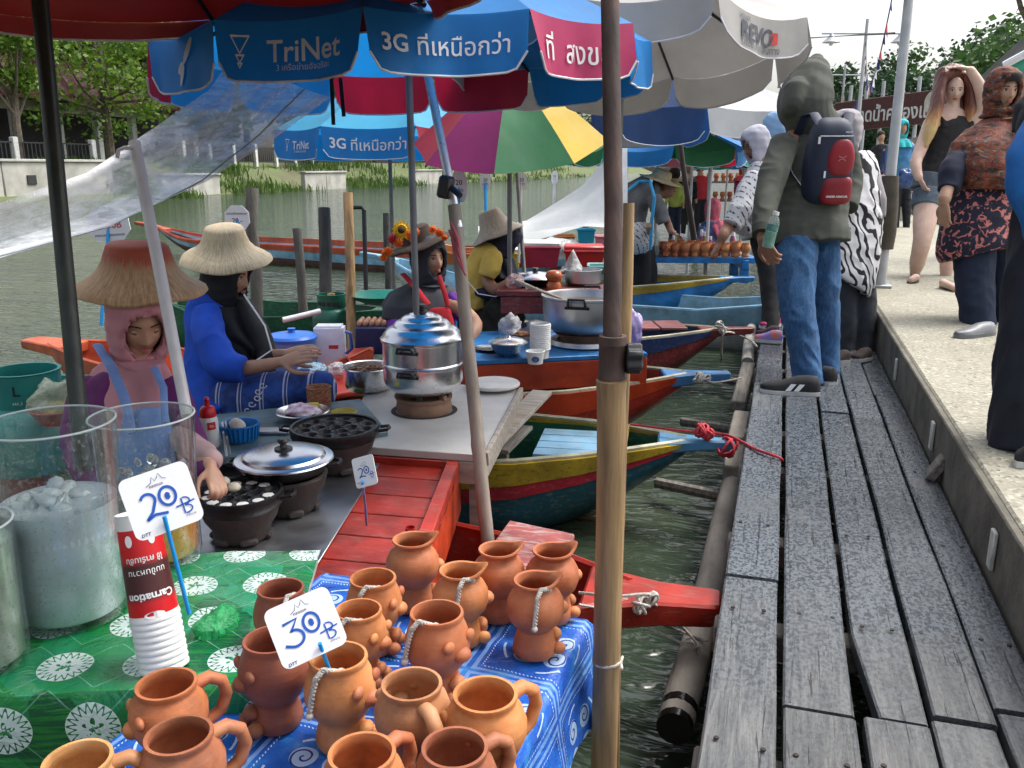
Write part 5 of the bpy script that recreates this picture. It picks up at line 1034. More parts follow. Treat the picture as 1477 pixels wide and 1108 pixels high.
# woven basket
c = P(461, 586, SB+.002); t = thing('woven_basket', 'small red and straw woven basket beside the plate', 'basket', c)
m, t_, b_, o_ = nodes('red_straw_weave'); v_ = coords(t_, scale=(1, 1, 1)); wv = N(t_, 'TexBrick', Scale=55); wv.inputs['Color1'].default_value = (.42, .30, .14, 1); wv.inputs['Color2'].default_value = (.40, .035, .03, 1); wv.inputs['Mortar'].default_value = (.08, .03, .02, 1)
cy = N(t_, 'CombineXYZ'); sp = N(t_, 'SeparateXYZ'); L(t_, v_, sp.inputs[0]); L(t_, math_(t_, 'MULTIPLY', math_(t_, 'ARCTAN2', sp.outputs[1], sp.outputs[0]), .055), cy.inputs[0]); L(t_, sp.outputs[2], cy.inputs[1]); L(t_, cy.outputs[0], wv.inputs['Vector']); L(t_, wv.outputs[0], b_.inputs['Base Color']); b_.inputs['Roughness'].default_value = .7; L(t_, bumpn(t_, wv.outputs['Fac'], -.6, .004), b_.inputs['Normal']); WEAVE = m
build('weave', MB().lathe([(0, 0), (.044, 0), (.048, .01), (.051, .05), (.050, .080), (.053, .084), (.050, .088), (.045, .08), (.042, .01), (0, .008)], 34, c=c), WEAVE, t, smooth=45); build('contents', MB().lathe([(0, .06), (.03, .062), (.044, .055)], 20, c=c), M('dark_contents', (.03, .02, .015), .9, bump=.9), t)
# ================================================================ WHITE COUNTER with steamer
W0, W1, W2, W3 = P(486, 642, .15), P(697, 656, .15), P(748, 562, .15), P(540, 543, .15)
t = thing('white_counter', 'white topped wooden counter holding the big aluminium steamer', 'counter', zz(W1, -.1)); LAM = M('worn_white_laminate', (.56, .54, .50), .45, var=.25, vs=3, bump=.15)
build('top', quadslab(zz(W0, .15), zz(W1, .15), zz(W2, .15), zz(W3, .15), .03), LAM, t, bevel=.003)
build('frame_board', quadslab(zz(W0, .118), zz(W1, .118), zz(W1+(W2-W1).normalized()*.03, .118), zz(W0+(W2-W1).normalized()*.03, .118), .085), PALEWOOD, t, bevel=.003); d_ = (W0-W1).normalized()
build('frame_board', quadslab(zz(W1+(W2-W1).normalized()*.033, .1185), zz(W2, .1185), zz(W2+d_*.03, .1185), zz(W1+(W2-W1).normalized()*.033+d_*.03, .1185), .09), PALEWOOD, t, bevel=.003)
build('edge_batten', quadslab(zz(W1-d_*.022-(W2-W1).normalized()*.01, .162), zz(W2-d_*.022, .162), zz(W2-d_*.002, .162), zz(W1-d_*.002-(W2-W1).normalized()*.01, .162), .05), PALEWOOD, t, bevel=.003)
for a_, b_ in ((.08, .9), (.92, .9), (.08, .1), (.92, .1)): p = W0.lerp(W1, a_).lerp(W3.lerp(W2, a_), 1-b_); build('leg', MB().box(zz(p, -.16), (.04, .04, .4)), PALEWOOD, t)
single('loose_plank', MB().bar(P(700, 648, .02), P(782, 566, .06), .10, .022), PALEWOOD, 'loose grey plank propped beside the white counter over the striped boat', 'plank', bevel=.003); single('loose_plank', MB().bar(P(708, 650, -.03), P(745, 615, -.03), .16, .02), OLDWOOD, 'short plank end lying inside the striped boat', 'plank', bevel=.003)
c = zz(P(612, 592, .15), .151); t = thing('clay_stove', 'brown clay charcoal stove set in the white counter under the steamer', 'stove', c)
build('body', MB().lathe([(.115, 0), (.118, .02), (.112, .05), (.118, .052), (.12, .066), (.105, .066), (.095, .03), (0, .02)], 36, c=c), STOVE, t, smooth=40); build('dark_gap', MB().lathe([(.119, -.0005), (.140, -.0005), (.140, .0008), (.119, .0008), (.119, -.0005)], 36, c=c), M('dark_recess', (.03, .03, .03), .9), t)
for k in range(3): a = fa+.9+k*2.1; build('pot_rest', MB().box(c+Vector((.11*math.cos(a), .11*math.sin(a), .072)), (.03, .022, .02), Matrix.Rotation(a, 3, 'Z')), STOVE, t, bevel=.003)
s0 = c+UP*.083; t = thing('steamer', 'tall shiny two tier aluminium steamer with stepped domed lid', 'steamer', s0)
build('lower_pot', MB().lathe([(0, 0), (.10, .0), (.125, .006), (.155, .03), (.165, .055), (.166, .115), (.171, .118), (.171, .124), (.163, .124)], 56, c=s0), ALU, t, smooth=30)
build('steam_tier', MB().lathe([(.162, .125), (.167, .125), (.169, .129), (.166, .134), (.166, .215), (.172, .219), (.172, .225), (.163, .225)], 56, c=s0), ALU, t, smooth=30)
ld = build('lid', MB().lathe([(.164, .226), (.173, .226), (.174, .231), (.168, .236), (.160, .250), (.145, .268), (.130, .276), (.122, .278), (.117, .288), (.105, .300), (.095, .304), (.089, .305), (.084, .313), (.072, .321), (.060, .324), (.054, .325), (.05, .331), (.03, .336), (0, .338)], 56, c=s0), ALU, t, smooth=30)
build('lid_knob', MB().lathe([(.026, .336), (.024, .343), (.012, .346), (.012, .356), (.022, .360), (.02, .368), (0, .370)], 20, c=s0), BLKPL, ld)
for zz_, ang in ((.098, fa-.28), (.196, fa-.28), (.098, fa-.28+math.pi), (.196, fa-.28+math.pi)):
    u = Vector((math.cos(ang), math.sin(ang), 0)); v = Vector((-u.y, u.x, 0)); p = s0+u*.168+UP*zz_
    build('handle', MB().tube([p-v*.034, p-v*.034+u*.022+UP*.006, p-v*.028+u*.030+UP*.022, p+v*.028+u*.030+UP*.022, p+v*.034+u*.022+UP*.006, p+v*.034], .0058, 8), BLKPL, t); build('handle_plate', MB().box(p-UP*.002, (.004, .095, .012), Matrix.Rotation(ang, 3, 'Z')), BLKPL, t, bevel=.001)
c = zz(P(532, 562, .15), .152); t = thing('aluminium_basin', 'round aluminium basin of dried food left of the steamer', 'basin', c)
build('basin', MB().lathe([(0, 0), (.085, 0), (.103, .012), (.112, .04), (.117, .105), (.122, .108), (.120, .112), (.113, .108), (.107, .04), (.09, .012), (0, .006)], 44, c=c), ALU, t, smooth=40)
rn = random.Random(3); mb = MB()
for k in range(110): a = rn.uniform(0, 6.28); q = .098*math.sqrt(rn.random()); mb.ell(c+Vector((q*math.cos(a), q*math.sin(a), .078+.03*(1-q/.1)+rn.uniform(-.008, .008))), (rn.uniform(.012, .022), rn.uniform(.005, .009), .005), 7, 4, Matrix.Rotation(rn.uniform(0, 6), 3, 'Z') @ Matrix.Rotation(rn.gauss(0, .4), 3, 'X'))
o = build('cooked_shells', mb, M('brown_food', (.22, .10, .05), .6, var=.6, vs=50, col2=(.09, .045, .03), rnd=0), None); tag(struct(o, 'stuff'), 'heap of brown cooked snack shells in the aluminium basin', 'food')
single('chopping_board', MB().lathe([(0, 0), (.118, 0), (.122, .004), (.122, .012), (.118, .016), (0, .016)], 44, c=P(712, 556, .166)), M('white_board', (.60, .58, .54), .5, var=.2), 'round pale chopping board right of the leaning pole', 'board', smooth=40)
# blue cooler, jug, bags behind
COOL = M('blue_cooler', (.10, .30, .62), .4, var=.1); CLID = M('blue_cooler_lid', (.02, .12, .48), .4, var=.1)
c = P(424, 533, .02); t = thing('ice_bucket', 'round light blue drink bucket with darker lid in front of the vendor', 'bucket', c)
build('bucket', MB().lathe([(0, 0), (.115, 0), (.125, .02), (.132, .17), (.136, .175), (0, .176)], 36, c=c), COOL, t, smooth=40); ld = build('lid', MB().lathe([(.139, .172), (.141, .19), (.13, .204), (.06, .215), (0, .217)], 36, c=c), CLID, t, smooth=40); build('knob', MB().lathe([(.022, .215), (.018, .232), (.024, .24), (0, .244)], 14, c=c), CLID, ld)
c = P(478, 527, .02); t = thing('water_jug', 'translucent white rectangular water jug with red logo', 'jug', c)
rotj = Matrix.Rotation(.35, 3, 'Z'); jb = build('body', MB().box(c+UP*.12, (.17, .12, .24), rotj), M('translucent_white', (.68, .70, .78), .35, var=.08, trans=.4), t, bevel=.012, segs=2); build('handle', MB().tube([c+RGT*.09+UP*.2, c+RGT*.12+UP*.19, c+RGT*.125+UP*.1, c+RGT*.09+UP*.07], .010, 8), CLID, t); build('logo', MB().add([c+rotj @ Vector((x, -.0612, .11+z)) for x, z in ((.0, 0), (.055, .0), (.055, .022), (0, .022))], [(0, 1, 2, 3)]), M('red_print', (.5, .03, .03), .6, bump=0), jb, smooth=0)
c = P(452, 545, .03); blob_bag('plastic_bag', 'clear bluish plastic bag in front of the water jug', (c.x, c.y, .05), (.075, .06, .035), BAGB, 5); c = P(486, 545, .03); blob_bag('plastic_bag', 'white tied plastic bag beside the aluminium basin', (c.x, c.y, .05), (.05, .05, .035), BAGW, 6)
single('bench_board', quadslab(zz(P(300, 600, .02), .02), zz(P(530, 560, .02), .02), zz(P(540, 500, .02), .02), zz(P(300, 520, .02), .02), .03), RED, 'red bench board carrying the blue bucket and the jug', 'bench', bevel=.004)
# gas bottles and green bowl
GAS = M('green_gas_enamel', (.012, .13, .085), .35, metal=.1, var=.25, vs=6)
def gas(label, c, s=1):
    t = thing('gas_bottle', label, 'gas bottle', c); build('tank', MB().lathe([(0, 0), (.11*s, 0), (.14*s, .03*s), (.15*s, .07*s), (.15*s, .22*s), (.138*s, .27*s), (.10*s, .30*s), (0, .315*s)], 32, c=c), GAS, t, smooth=45)
    build('collar', MB().lathe([(.10*s, .295*s), (.105*s, .30*s), (.105*s, .37*s), (.11*s, .40*s), (.10*s, .40*s), (.095*s, .30*s), (.10*s, .295*s)], 28, c=c), GAS, t, smooth=40); build('valve', MB().lathe([(.02*s, .30*s), (.02*s, .36*s), (.035*s, .37*s), (.03*s, .40*s), (0, .41*s)], 12, c=c), M('brass', (.45, .30, .10), .35, 1), t)
    for k in range(5): a = fa-.8+k*.4; build('collar_slot', MB().box(c+Vector((.107*s*math.cos(a), .107*s*math.sin(a), .335*s)), (.006, .028*s, .03*s), Matrix.Rotation(a, 3, 'Z')), M('dark_recess', (.03, .03, .03), .9), t)
    return t
c = D(480, 470, 6.3); c.z = -.12; gas('green gas bottle behind the bamboo pole', c, .95)
single('green_bowl', MB().lathe([(.05, 0), (.10, .012), (.20, .05), (.23, .075), (.235, .08), (.222, .08), (.1, .03), (0, .02)], 32, c=D(550, 440, 6.2)), M('green_plastic_bowl', (.008, .18, .12), .35), 'wide green plastic bowl behind the flower hat vendor', 'bowl', smooth=45)
c = D(543, 470, 5.7); t = thing('egg_crate', 'dark blue crate of brown eggs left of the flower hat vendor', 'crate', zz(c, -.05)); build('crate', MB().box(zz(c, .05), (.26, .2, .18), Matrix.Rotation(.3, 3, 'Z')), M('navy_crate', (.012, .03, .12), .45), t, bevel=.01); mb = MB()
for i in range(6):
    for j in range(4): build('egg', MB().ell(zz(c, .16)+Matrix.Rotation(.3, 3, 'Z') @ Vector(((i-2.5)*.040, (j-1.5)*.044, 0)), (.018, .018, .023), 10, 8), M('brown_egg', (.45, .24, .15), .5), t)
# left edge basin, bag, paddles
TEALP = M('turquoise_plastic', (.012, .22, .20), .4, var=.2); c = D(18, 600, 3.3)
t = thing('turquoise_basin', 'turquoise plastic basin at the left edge behind the glass jars', 'basin', zz(c, .02)); build('basin', MB().lathe([(0, 0), (.16, 0), (.18, .02), (.23, .14), (.24, .145), (.23, .15), (.17, .03), (0, .02)], 34, c=zz(c, .06)), TEALP, t, smooth=40)
c = D(36, 548, 3.2); t = thing('gas_collar', 'turquoise gas bottle collar with lettering at the left edge', 'gas bottle', zz(c, .1)); build('tank', MB().lathe([(0, -.14), (.17, -.14), (.175, 0), (.16, .07), (.12, .1), (0, .12)], 30, c=zz(c, .20)), TEALP, t, smooth=45); cl = build('collar', MB().lathe([(.115, .0), (.12, .0), (.12, .12), (.125, .125), (.112, .125), (.110, 0), (.115, 0)], 30, c=zz(c, .30)), TEALP, t, smooth=40)
gfn = lambda x, y: zz(c, .37)+Vector((.1225*math.cos(fa+.25+x/.12), .1225*math.sin(fa+.25+x/.12), y)); lettering(cl, 'L', gfn, BLKPL, size=.05, bold=.02, name='printed_lettering'); lettering(cl, 'HA.3', lambda x, y: gfn(x, y-.045), PW, width=.03, name='printed_lettering')
c = D(80, 570, 3.05); t = thing('red_bowl', 'red plastic bowl under the clear vegetable bag', 'bowl', zz(c, .22)); build('bowl', MB().lathe([(0, 0), (.06, 0), (.09, .05), (.094, .052), (.086, .054), (.05, .01), (0, .008)], 28, c=zz(c, .27)), M('red_plastic_bowl', (.42, .05, .03), .4), t); blob_bag('vegetable_bag', 'clear bag of yellow and green vegetables in the red bowl', zz(c, .29), (.085, .075, .07), BAGY, 12); blob_bag('vegetables', 'yellow vegetables at the bottom of the clear bag', zz(c, .295), (.06, .05, .025), M('yellow_veg', (.62, .50, .04), .5, var=.4), 13, 'vegetables')
# ================================================================ BLUE COUNTER with big pot
K0, K1 = P(676, 521, .12), P(934, 509, .12); kd = (K1-K0).normalized(); kp = Vector((-kd.y, kd.x, 0)); K0 = K0-kd*.35
t = thing('blue_counter', 'blue topped counter with orange red front board on the red boat', 'counter', zz(K1, -.1))
build('top', quadslab(zz(K0, .12), zz(K1, .12), zz(K1+kp*.85, .12), zz(K0+kp*.85, .12), .025), BLUEP, t, bevel=.003)
build('front_board', quadslab(zz(K0, .092), zz(K1, .092), zz(K1+kp*.03, .092), zz(K0+kp*.03, .092), .155), ORANGE, t, bevel=.003); build('end_board', quadslab(zz(K1-kd*.03+kp*.032, .093), zz(K1-kd*.001+kp*.032, .093), zz(K1-kd*.001+kp*.85, .093), zz(K1-kd*.03+kp*.85, .093), .15), BLUEP, t)
c = P(733, 512, .122); t = thing('steel_bowl', 'stainless mixing bowl with lid on the blue counter', 'bowl', c); build('bowl', MB().lathe([(0, 0), (.05, 0), (.085, .03), (.106, .072), (.112, .075), (.104, .078), (.08, .04), (0, .02)], 40, c=c), ALU, t, smooth=40); build('lid', MB().lathe([(.108, .079), (.08, .092), (.02, .1), (.012, .112), (0, .113)], 36, c=c), ALU, t)
c = P(706, 505, .122); single('steel_plate', MB().lathe([(0, 0), (.06, 0), (.085, .012), (.088, .016), (.06, .006), (0, .005)], 30, c=c), ALU, 'stainless plate left of the mixing bowl', 'plate')
c = P(752, 488, .122); single('steel_plate', MB().lathe([(0, .02), (.06, .02), (.10, .035), (.103, .04), (.06, .026), (0, .025)], 30, c=c), ALU, 'raised stainless tray behind the paper cups', 'plate'); c = P(738, 478, .125); single('pink_tub', MB().lathe([(0, 0), (.05, 0), (.062, .06), (.066, .062), (.058, .062), (.045, .01), (0, .01)], 24, c=c), M('pink_tub_plastic', (.55, .40, .50), .4, trans=.3), 'small translucent pink tub behind the mixing bowl', 'tub')
blob_bag('food_heap', 'brown cooked food heaped behind the paper cups', P(753, 486, .16), (.05, .04, .018), M('brown_fry', (.30, .13, .05), .6, var=.5, vs=30), 15, 'food')
c = P(779, 516, .122); t = thing('cup_stack', 'stack of white paper cups in front of the big aluminium pot', 'cups', c)
for k in range(14): z = .048+.0105*k; build('paper_cup', MB().lathe([(.050, z), (.057, z), (.0585, z+.004), (.057, z+.0065), (.054, z+.0105)], 28, c=c), CUPW, t, smooth=50)
build('paper_cup', MB().lathe([(0, .0), (.045, 0), (.052, .048)], 28, c=c), CUPW, t); c = P(772, 524, .122); t = thing('noodle_cup', 'printed paper cup at the foot of the cup stack', 'cup', c); cu = build('cup', MB().lathe([(0, 0), (.040, 0), (.050, .066), (.053, .068), (.047, .069), (.038, .006), (0, .006)], 28, c=c), CUPW, t)
for u, v, rr, cl in ((0, .03, .020, (.05, .12, .35)), (.003, .036, .012, (.6, .25, .05)), (-.008, .04, .007, (.5, .03, .03))):
    a0 = fa; build('printed_picture', MB().add([c+Vector(((.0458+.0002*rr*1e3)*math.cos(a0+(u+rr*math.cos(k*.52))/.046), (.0458+.0002*rr*1e3)*math.sin(a0+(u+rr*math.cos(k*.52))/.046), v+.8*rr*math.sin(k*.52))) for k in range(12)], [tuple(range(12))]), M('cup_print_%d' % int(rr*1000), cl, .5, bump=0), cu, smooth=0)
c = zz(P(842, 494, .13), .122); t = thing('clay_stove', 'low charcoal stove on a metal ring under the big pot', 'stove', c); build('ring', MB().lathe([(.16, 0), (.20, 0), (.21, .01), (.20, .035), (.16, .03)], 40, c=c), ALUD, t); build('body', MB().lathe([(.14, .012), (.15, .05), (.18, .075), (.155, .078), (0, .06)], 36, c=c), STOVE, t)
p0 = c+UP*.08; t = thing('cooking_pot', 'very large dull aluminium cooking pot with black handles', 'pot', p0)
build('pot', MB().lathe([(0, 0), (.16, 0), (.20, .012), (.232, .05), (.246, .12), (.248, .20), (.256, .206), (.256, .216), (.246, .217), (.238, .205), (.236, .1), (.2, .03), (0, .02)], 60, c=p0), ALUD, t, smooth=40); build('broth', MB().lathe([(0, .165), (.237, .165)], 40, c=p0), M('brown_broth', (.16, .12, .08), .15), t)
for ang in (fa-.25, fa-.25+math.pi): u = Vector((math.cos(ang), math.sin(ang), 0)); v = Vector((-u.y, u.x, 0)); p = p0+u*.252+UP*.175; build('handle', MB().tube([p-v*.05, p-v*.05+u*.02+UP*.01, p-v*.045+u*.035+UP*.05, p+v*.045+u*.035+UP*.05, p+v*.05+u*.02+UP*.01, p+v*.05], .0085, 8), BLKPL, t); build('handle_plate', MB().box(p-UP*.004, (.006, .14, .016), Matrix.Rotation(ang, 3, 'Z')), IRON, t)
single('wooden_spoon', MB().tube([D(745, 406, 5.0), D(775, 418, 4.85), p0+Vector((-.12, -.05, .19))], [.016, .009, .008], 10), PALEWOOD, 'wooden spoon resting over the rim of the big pot', 'spoon')
# red bench with pans behind the big pot
d = 5.7; c = P(765, 424, .36); t = thing('red_bench', 'maroon wooden bench with pans behind the yellow vendor', 'bench', zz(c, -.1)); bu = Vector((math.cos(R(16)), math.sin(R(16)), 0)); bm = Matrix.Rotation(R(16), 3, 'Z'); bc = zz(D(800, 425, 5.7), .36)
build('seat', MB().box(bc, (.75, .34, .035), bm), MRED, t, bevel=.005); build('apron', MB().box(bc-UP*.075+bm @ Vector((0, -.15, 0)), (.70, .03, .11), bm), MRED, t, bevel=.004)
for sx in (-.28, .28):
    for sy in (-.13, .13): build('leg', MB().box(bc-UP*.32+bm @ Vector((sx, sy, 0)), (.075, .06, .38), bm), MRED, t, bevel=.004)
zb = .378
def on_bench(px, dy=0): q = D(px, 405, 5.7+dy); return Vector((q.x, q.y, zb))
c = on_bench(772, .1); t = thing('frying_pan', 'black frying pan with flat steel lid on the maroon bench', 'pan', c); build('pan', MB().lathe([(0, 0), (.12, 0), (.17, .05), (.175, .052), (.16, .05), (0, .01)], 36, c=c), IRON, t); build('lid', MB().lathe([(.165, .054), (.13, .075), (.03, .09), (0, .092)], 36, c=c), ALU, t); build('knob', MB().lathe([(.02, .09), (.016, .105), (.024, .115), (0, .12)], 14, c=c), BLKPL, t)
c = on_bench(841, .12); t = thing('saucepan', 'aluminium saucepan with black side handles behind the big pot', 'pot', c); build('pot', MB().lathe([(0, 0), (.10, 0), (.12, .02), (.122, .10), (.128, .103), (.118, .104), (.115, .02), (0, .01)], 36, c=c), ALUD, t)
for s in (-1, 1): p = c+RGT*s*.125+UP*.08; build('handle', MB().tube([p-FWD*.03, p+RGT*s*.04-FWD*.025+UP*.01, p+RGT*s*.04+FWD*.025+UP*.01, p+FWD*.03], .008, 8), BLKPL, t)
c = on_bench(799, -.1); t = thing('clay_jar', 'shiny orange clay jar stacked on another behind the big pot', 'pot', c); mb = MB().lathe([(0, 0), (.045, 0), (.05, .03), (.035, .05), (.045, .06), (.058, .085), (.045, .115), (.02, .122), (0, .122)], 26, c=c); build('vessel', mb, M('glazed_orange_clay', (.42, .10, .03), .25), t, smooth=60)
c = on_bench(826, .25); blob_bag('plastic_bag', 'white peaked plastic bag on the maroon bench', c, (.10, .09, .06), BAGW, 20, peak=.12); c = on_bench(742, -.05); blob_bag('plastic_bag', 'crinkled pinkish clear bag at the bench corner', c, (.06, .06, .05), m_bag('pinkish_bag', (.75, .55, .58), .5), 21); c = on_bench(741, .2)
c = D(735, 480, 5.5); blob_bag('plastic_bag', 'white carrier bag under the maroon bench', zz(c, .05), (.07, .07, .10), BAGW, 22); c = D(775, 470, 5.6); blob_bag('plastic_bag', 'pale carrier bag beside the bench leg', zz(c, .05), (.10, .08, .07), BAGW, 23); c = D(912, 475, 5.4); blob_bag('plastic_bag', 'purple and white carrier bag right of the bamboo cane', zz(c, .05), (.06, .06, .13), M('purple_print_bag', (.45, .40, .62), .4, var=.5, vs=14, col2=(.16, .08, .34)), 24)
single('knife', MB().bar(on_bench(758, -.14)+UP*.01, on_bench(776, -.12)+UP*.012, .018, .006), STEEL, 'kitchen knife lying on the front of the maroon bench', 'knife')
# ---------------------------------------------------------------- crates and coolers further back
def crate(label, px, py, d, size, col, lidc=None, rz=.25, zb=None, name='plastic_crate'):
    c = D(px, py, d); zb = c.z if zb is None else zb; c.z = zb; t = thing(name, label, 'crate', c); w_, l_, h_ = size; rm = Matrix.Rotation(rz, 3, 'Z'); mt = M('crate_%.2f_%.2f_%.2f' % col, col, .4, var=.15)
    vs = []
    for z, k in ((0, .88), (h_, 1), (h_, .93), (.02, .83)): vs += [c+rm @ Vector((sx*w_/2*k, sy*l_/2*k, z)) for sx, sy in ((-1, -1), (1, -1), (1, 1), (-1, 1))]
    fs = [(3, 2, 1, 0), (12, 13, 14, 15)]
    for i in range(3): fs += [(i*4+k, i*4+(k+1) % 4, i*4+4+(k+1) % 4, i*4+4+k) for k in range(4)]
    build('box', MB().add(vs, fs), mt, t, smooth=0); build('rim', MB().tube([c+rm @ Vector((sx*w_/2, sy*l_/2, h_)) for sx, sy in ((-1, -1), (1, -1), (1, 1), (-1, 1), (-1, -1))], .015, 6), mt, t)
    if lidc: build('lid', MB().box(c+UP*(h_+.02), (w_*1.02, l_*1.02, .05), rm), M('crate_lid_%.2f_%.2f' % lidc[:2], lidc, .4), t, bevel=.012)
    return t
crate('crimson plastic crate with a white lid behind the thin grey tube', 772, 384, 7.4, (.42, .3, .17), (.36, .025, .06), (.66, .66, .66)); crate('bright red cool box with rounded lid beyond the crimson crate', 842, 384, 7.6, (.34, .3, .14), (.50, .02, .02), (.55, .03, .03)); crate('aqua plastic tub in front of the rusty tube', 872, 402, 6.9, (.26, .22, .10), (.25, .52, .52)); crate('cyan storage box on the boat below the white tarpaulin', 845, 350, 10.2, (.20, .18, .15), (.03, .42, .62)); crate('yellow and white tub beside the yellow vendor', 737, 386, 7.2, (.15, .15, .12), (.55, .45, .06), (.66, .68, .66)); crate('pink bag box behind the red cool box', 866, 372, 8.2, (.10, .1, .20), (.65, .25, .30)); crate('pale green box on the striped boat behind the tarpaulin', 738, 350, 11.5, (.5, .3, .14), (.45, .62, .45)); crate('orange box on the far boat left of the cyan box', 800, 352, 11, (.5, .3, .1), (.60, .20, .03))
blob_bag('plastic_bag', 'white bag bundle between the crimson crate and the red cool box', D(805, 372, 8.4), (.2, .2, .10), BAGW, 30); blob_bag('plastic_bag', 'clear plastic bundle on the boat behind the bamboo cane', D(893, 330, 9.6), (.18, .15, .14), BAGW, 31)
single('water_pipe', MB().tube([D(408, 462, 5.2), D(462, 449, 5.3)], .017, 10), WHTUBE, 'short white plastic pipe lying behind the blue bucket', 'pipe')
# ================================================================ BLUE SLATTED TABLE with small pots (blue boat)
tc5 = P(995, 372, .22); tu = Vector((math.cos(R(14)), math.sin(R(14)), 0)); tv = Vector((-tu.y, tu.x, 0)); tm = Matrix.Rotation(R(14), 3, 'Z'); t = thing('slatted_table', 'bright blue slatted table on the blue boat holding small clay pots', 'table', zz(tc5, -.05))
for k in range(6): build('slat', MB().box(tc5+tv*(.08+k*.11)-UP*.012, (1.42, .085, .024), tm), BLUEP, t, bevel=.003)
for sx in (-.5, .58): build('bearer', MB().box(tc5+tu*sx+tv*.33-UP*.07, (.07, .66, .09), tm), BLUEP, t, bevel=.003); [build('leg', MB().box(tc5+tu*sx+tv*y-UP*.18, (.09, .07, .17), tm), BLUEP, t, bevel=.003) for y in (.05, .6)]
build('fascia', MB().box(tc5+tv*.028-UP*.03, (1.42, .02, .055), tm), BLUEP, t)
rn = random.Random(2); k = 0
sm = {}
for row, (n_, off) in enumerate(((9, .10), (8, .24), (7, .38))):
    for i in range(n_):
        q = tc5+tu*(-.25+i*.105+.05*(row % 2))+tv*off; k += 1
        tt = thing('clay_pot', 'small round clay pot in the rows on the blue slatted table', 'pot', zz(q, .222), 'small clay pots on the blue slatted table', rn.uniform(0, 6)); s = rn.uniform(.9, 1.05); tt.scale = (s, s, s)
        if not sm: pot_parts(tt, 'jar', CLAY, 0, 77); sm['p'] = tt
        else:
            for ch in [x_ for x_ in sm['p'].children if x_.name.startswith('vessel')][:1]: c_ = ch.copy(); COL.objects.link(c_); c_.parent = tt
for k, (dx, dy, h, lab) in enumerate(((-.62, .12, .34, 'clear plastic tank with a black ladle at the left of the blue slatted table'), (-.42, .2, .26, 'shorter clear plastic tank next to the ladle tank'))):
    c = zz(tc5+tu*dx+tv*dy, .224); t = thing('drink_tank', lab, 'tank', c); build('tank', MB().box(c+UP*h/2, (.22, .2, h), tm), m_bag('clear_tank_%d' % k, (.72, .78, .76), .32), t, bevel=.02, segs=2); build('drink', MB().box(c+UP*.06, (.20, .18, .10), tm), liquid('tank_drink_%d' % k, (.42, .44, .36)), t); build('ladle', MB().tube([c+UP*(h+.06), c+UP*.12], .008, 8).ell(c+UP*.1-tv*.105, (.05, .012, .045), 12, 8), BLKPL, t)
for k in range(16):
    q = zz(tc5+tu*rn.uniform(-.15, .6)+tv*rn.uniform(.46, .62), .224); h = rn.uniform(.16, .26)
    tt = thing('syrup_bottle', 'little white capped bottle in the crowd behind the small clay pots', 'bottle', q, 'bottles behind the small clay pots'); build('bottle', MB().lathe([(0, 0), (.03, 0), (.032, h*.6), (.015, h*.8), (0, h*.8)], 10, c=q), M('bottle_%d' % (k % 3), ((.30, .10, .22), (.62, .62, .60), (.16, .25, .10))[k % 3], .3), tt); build('cap', MB().lathe([(.016, h*.8), (.016, h), (0, h)], 10, c=q), WHITEP, tt)
# further stall seen over it
tc6 = P(1050, 300, .35); t = thing('pot_rack', 'distant wooden rack of clay pots under the aqua umbrella', 'rack', zz(tc6, -.2))
build('shelf', MB().box(zz(tc6, .5), (1.3, .5, .04), tm), OLDWOOD, t); build('shelf', MB().box(zz(tc6, .85), (1.3, .4, .04), tm), OLDWOOD, t); [build('leg', MB().box(zz(tc6, .2)+tm @ Vector((x, y, 0)), (.06, .06, 1.4), tm), OLDWOOD, t) for x in (-.6, .6) for y in (-.2, .2)]
for k in range(18):
    q = zz(tc6, .52 if k < 9 else .87)+tm @ Vector(((k % 9-4)*.14, -.1, 0)); tt = thing('clay_pot', 'tiny clay pot on the distant wooden rack', 'pot', q, 'clay pots on the distant rack')
    for ch in [x_ for x_ in sm['p'].children if x_.name.startswith('vessel')]: c_ = ch.copy(); COL.objects.link(c_); c_.parent = tt
# price plates on sticks
SIGNP = M('sign_plate_white', (.74, .75, .78), .4, var=.06)
def stick_sign(label, px, py, d, wpx, hpx, txt, foot, tilt=0, col=STICK):
    c = D(px, py, d); w_, h_ = wpx*d/F, hpx*d/F; Mx = frame(c, RGT*math.cos(tilt)+UP*math.sin(tilt), UP*math.cos(tilt)-RGT*math.sin(tilt)); t = thing('stick_sign', label, 'sign', D(foot[0], foot[1], d))
    k = .28; poly = [(-w_/2, -h_/2+k*h_), (-w_/2+k*w_*.7, -h_/2), (w_/2-k*w_*.7, -h_/2), (w_/2, -h_/2+k*h_), (w_/2*.96, h_/2-k*h_), (w_/2-k*w_, h_/2), (-w_/2+k*w_, h_/2), (-w_/2*.96, h_/2-k*h_)]
    pl_ = build('plate', MB().prism(poly, .006, Mx), SIGNP, t, smooth=0); build('stick', MB().tube([c-FWD*-.01, D(foot[0], foot[1], d)], .006*d/3, 6), col, t)
    for (s_, wf, oy, mt) in txt: lettering(pl_, s_, lambda x, y: Mx @ Vector((x, y+oy*h_, .0045)), mt, width=w_*wf, bold=.01, name='printed_lettering')
stick_sign('white eight sided sign reading 25.30B above the pink vendor hat', 156, 322, 4.2, 62, 50, [('25.30B', .62, -.05, M('red_print', (.5, .03, .03), .6, bump=0)), ('เทศบาลเมืองคลองแห', .7, -.33, PRINTD), ('ราคา', .35, .25, PRINTD)], (146, 470), R(4))
stick_sign('white price sign behind the pale straw hat', 342, 314, 5.4, 36, 34, [('ตลาดน้ำคลองแห', .8, .18, PRINTD), ('20.-', .4, -.12, PRINTD)], (345, 470))
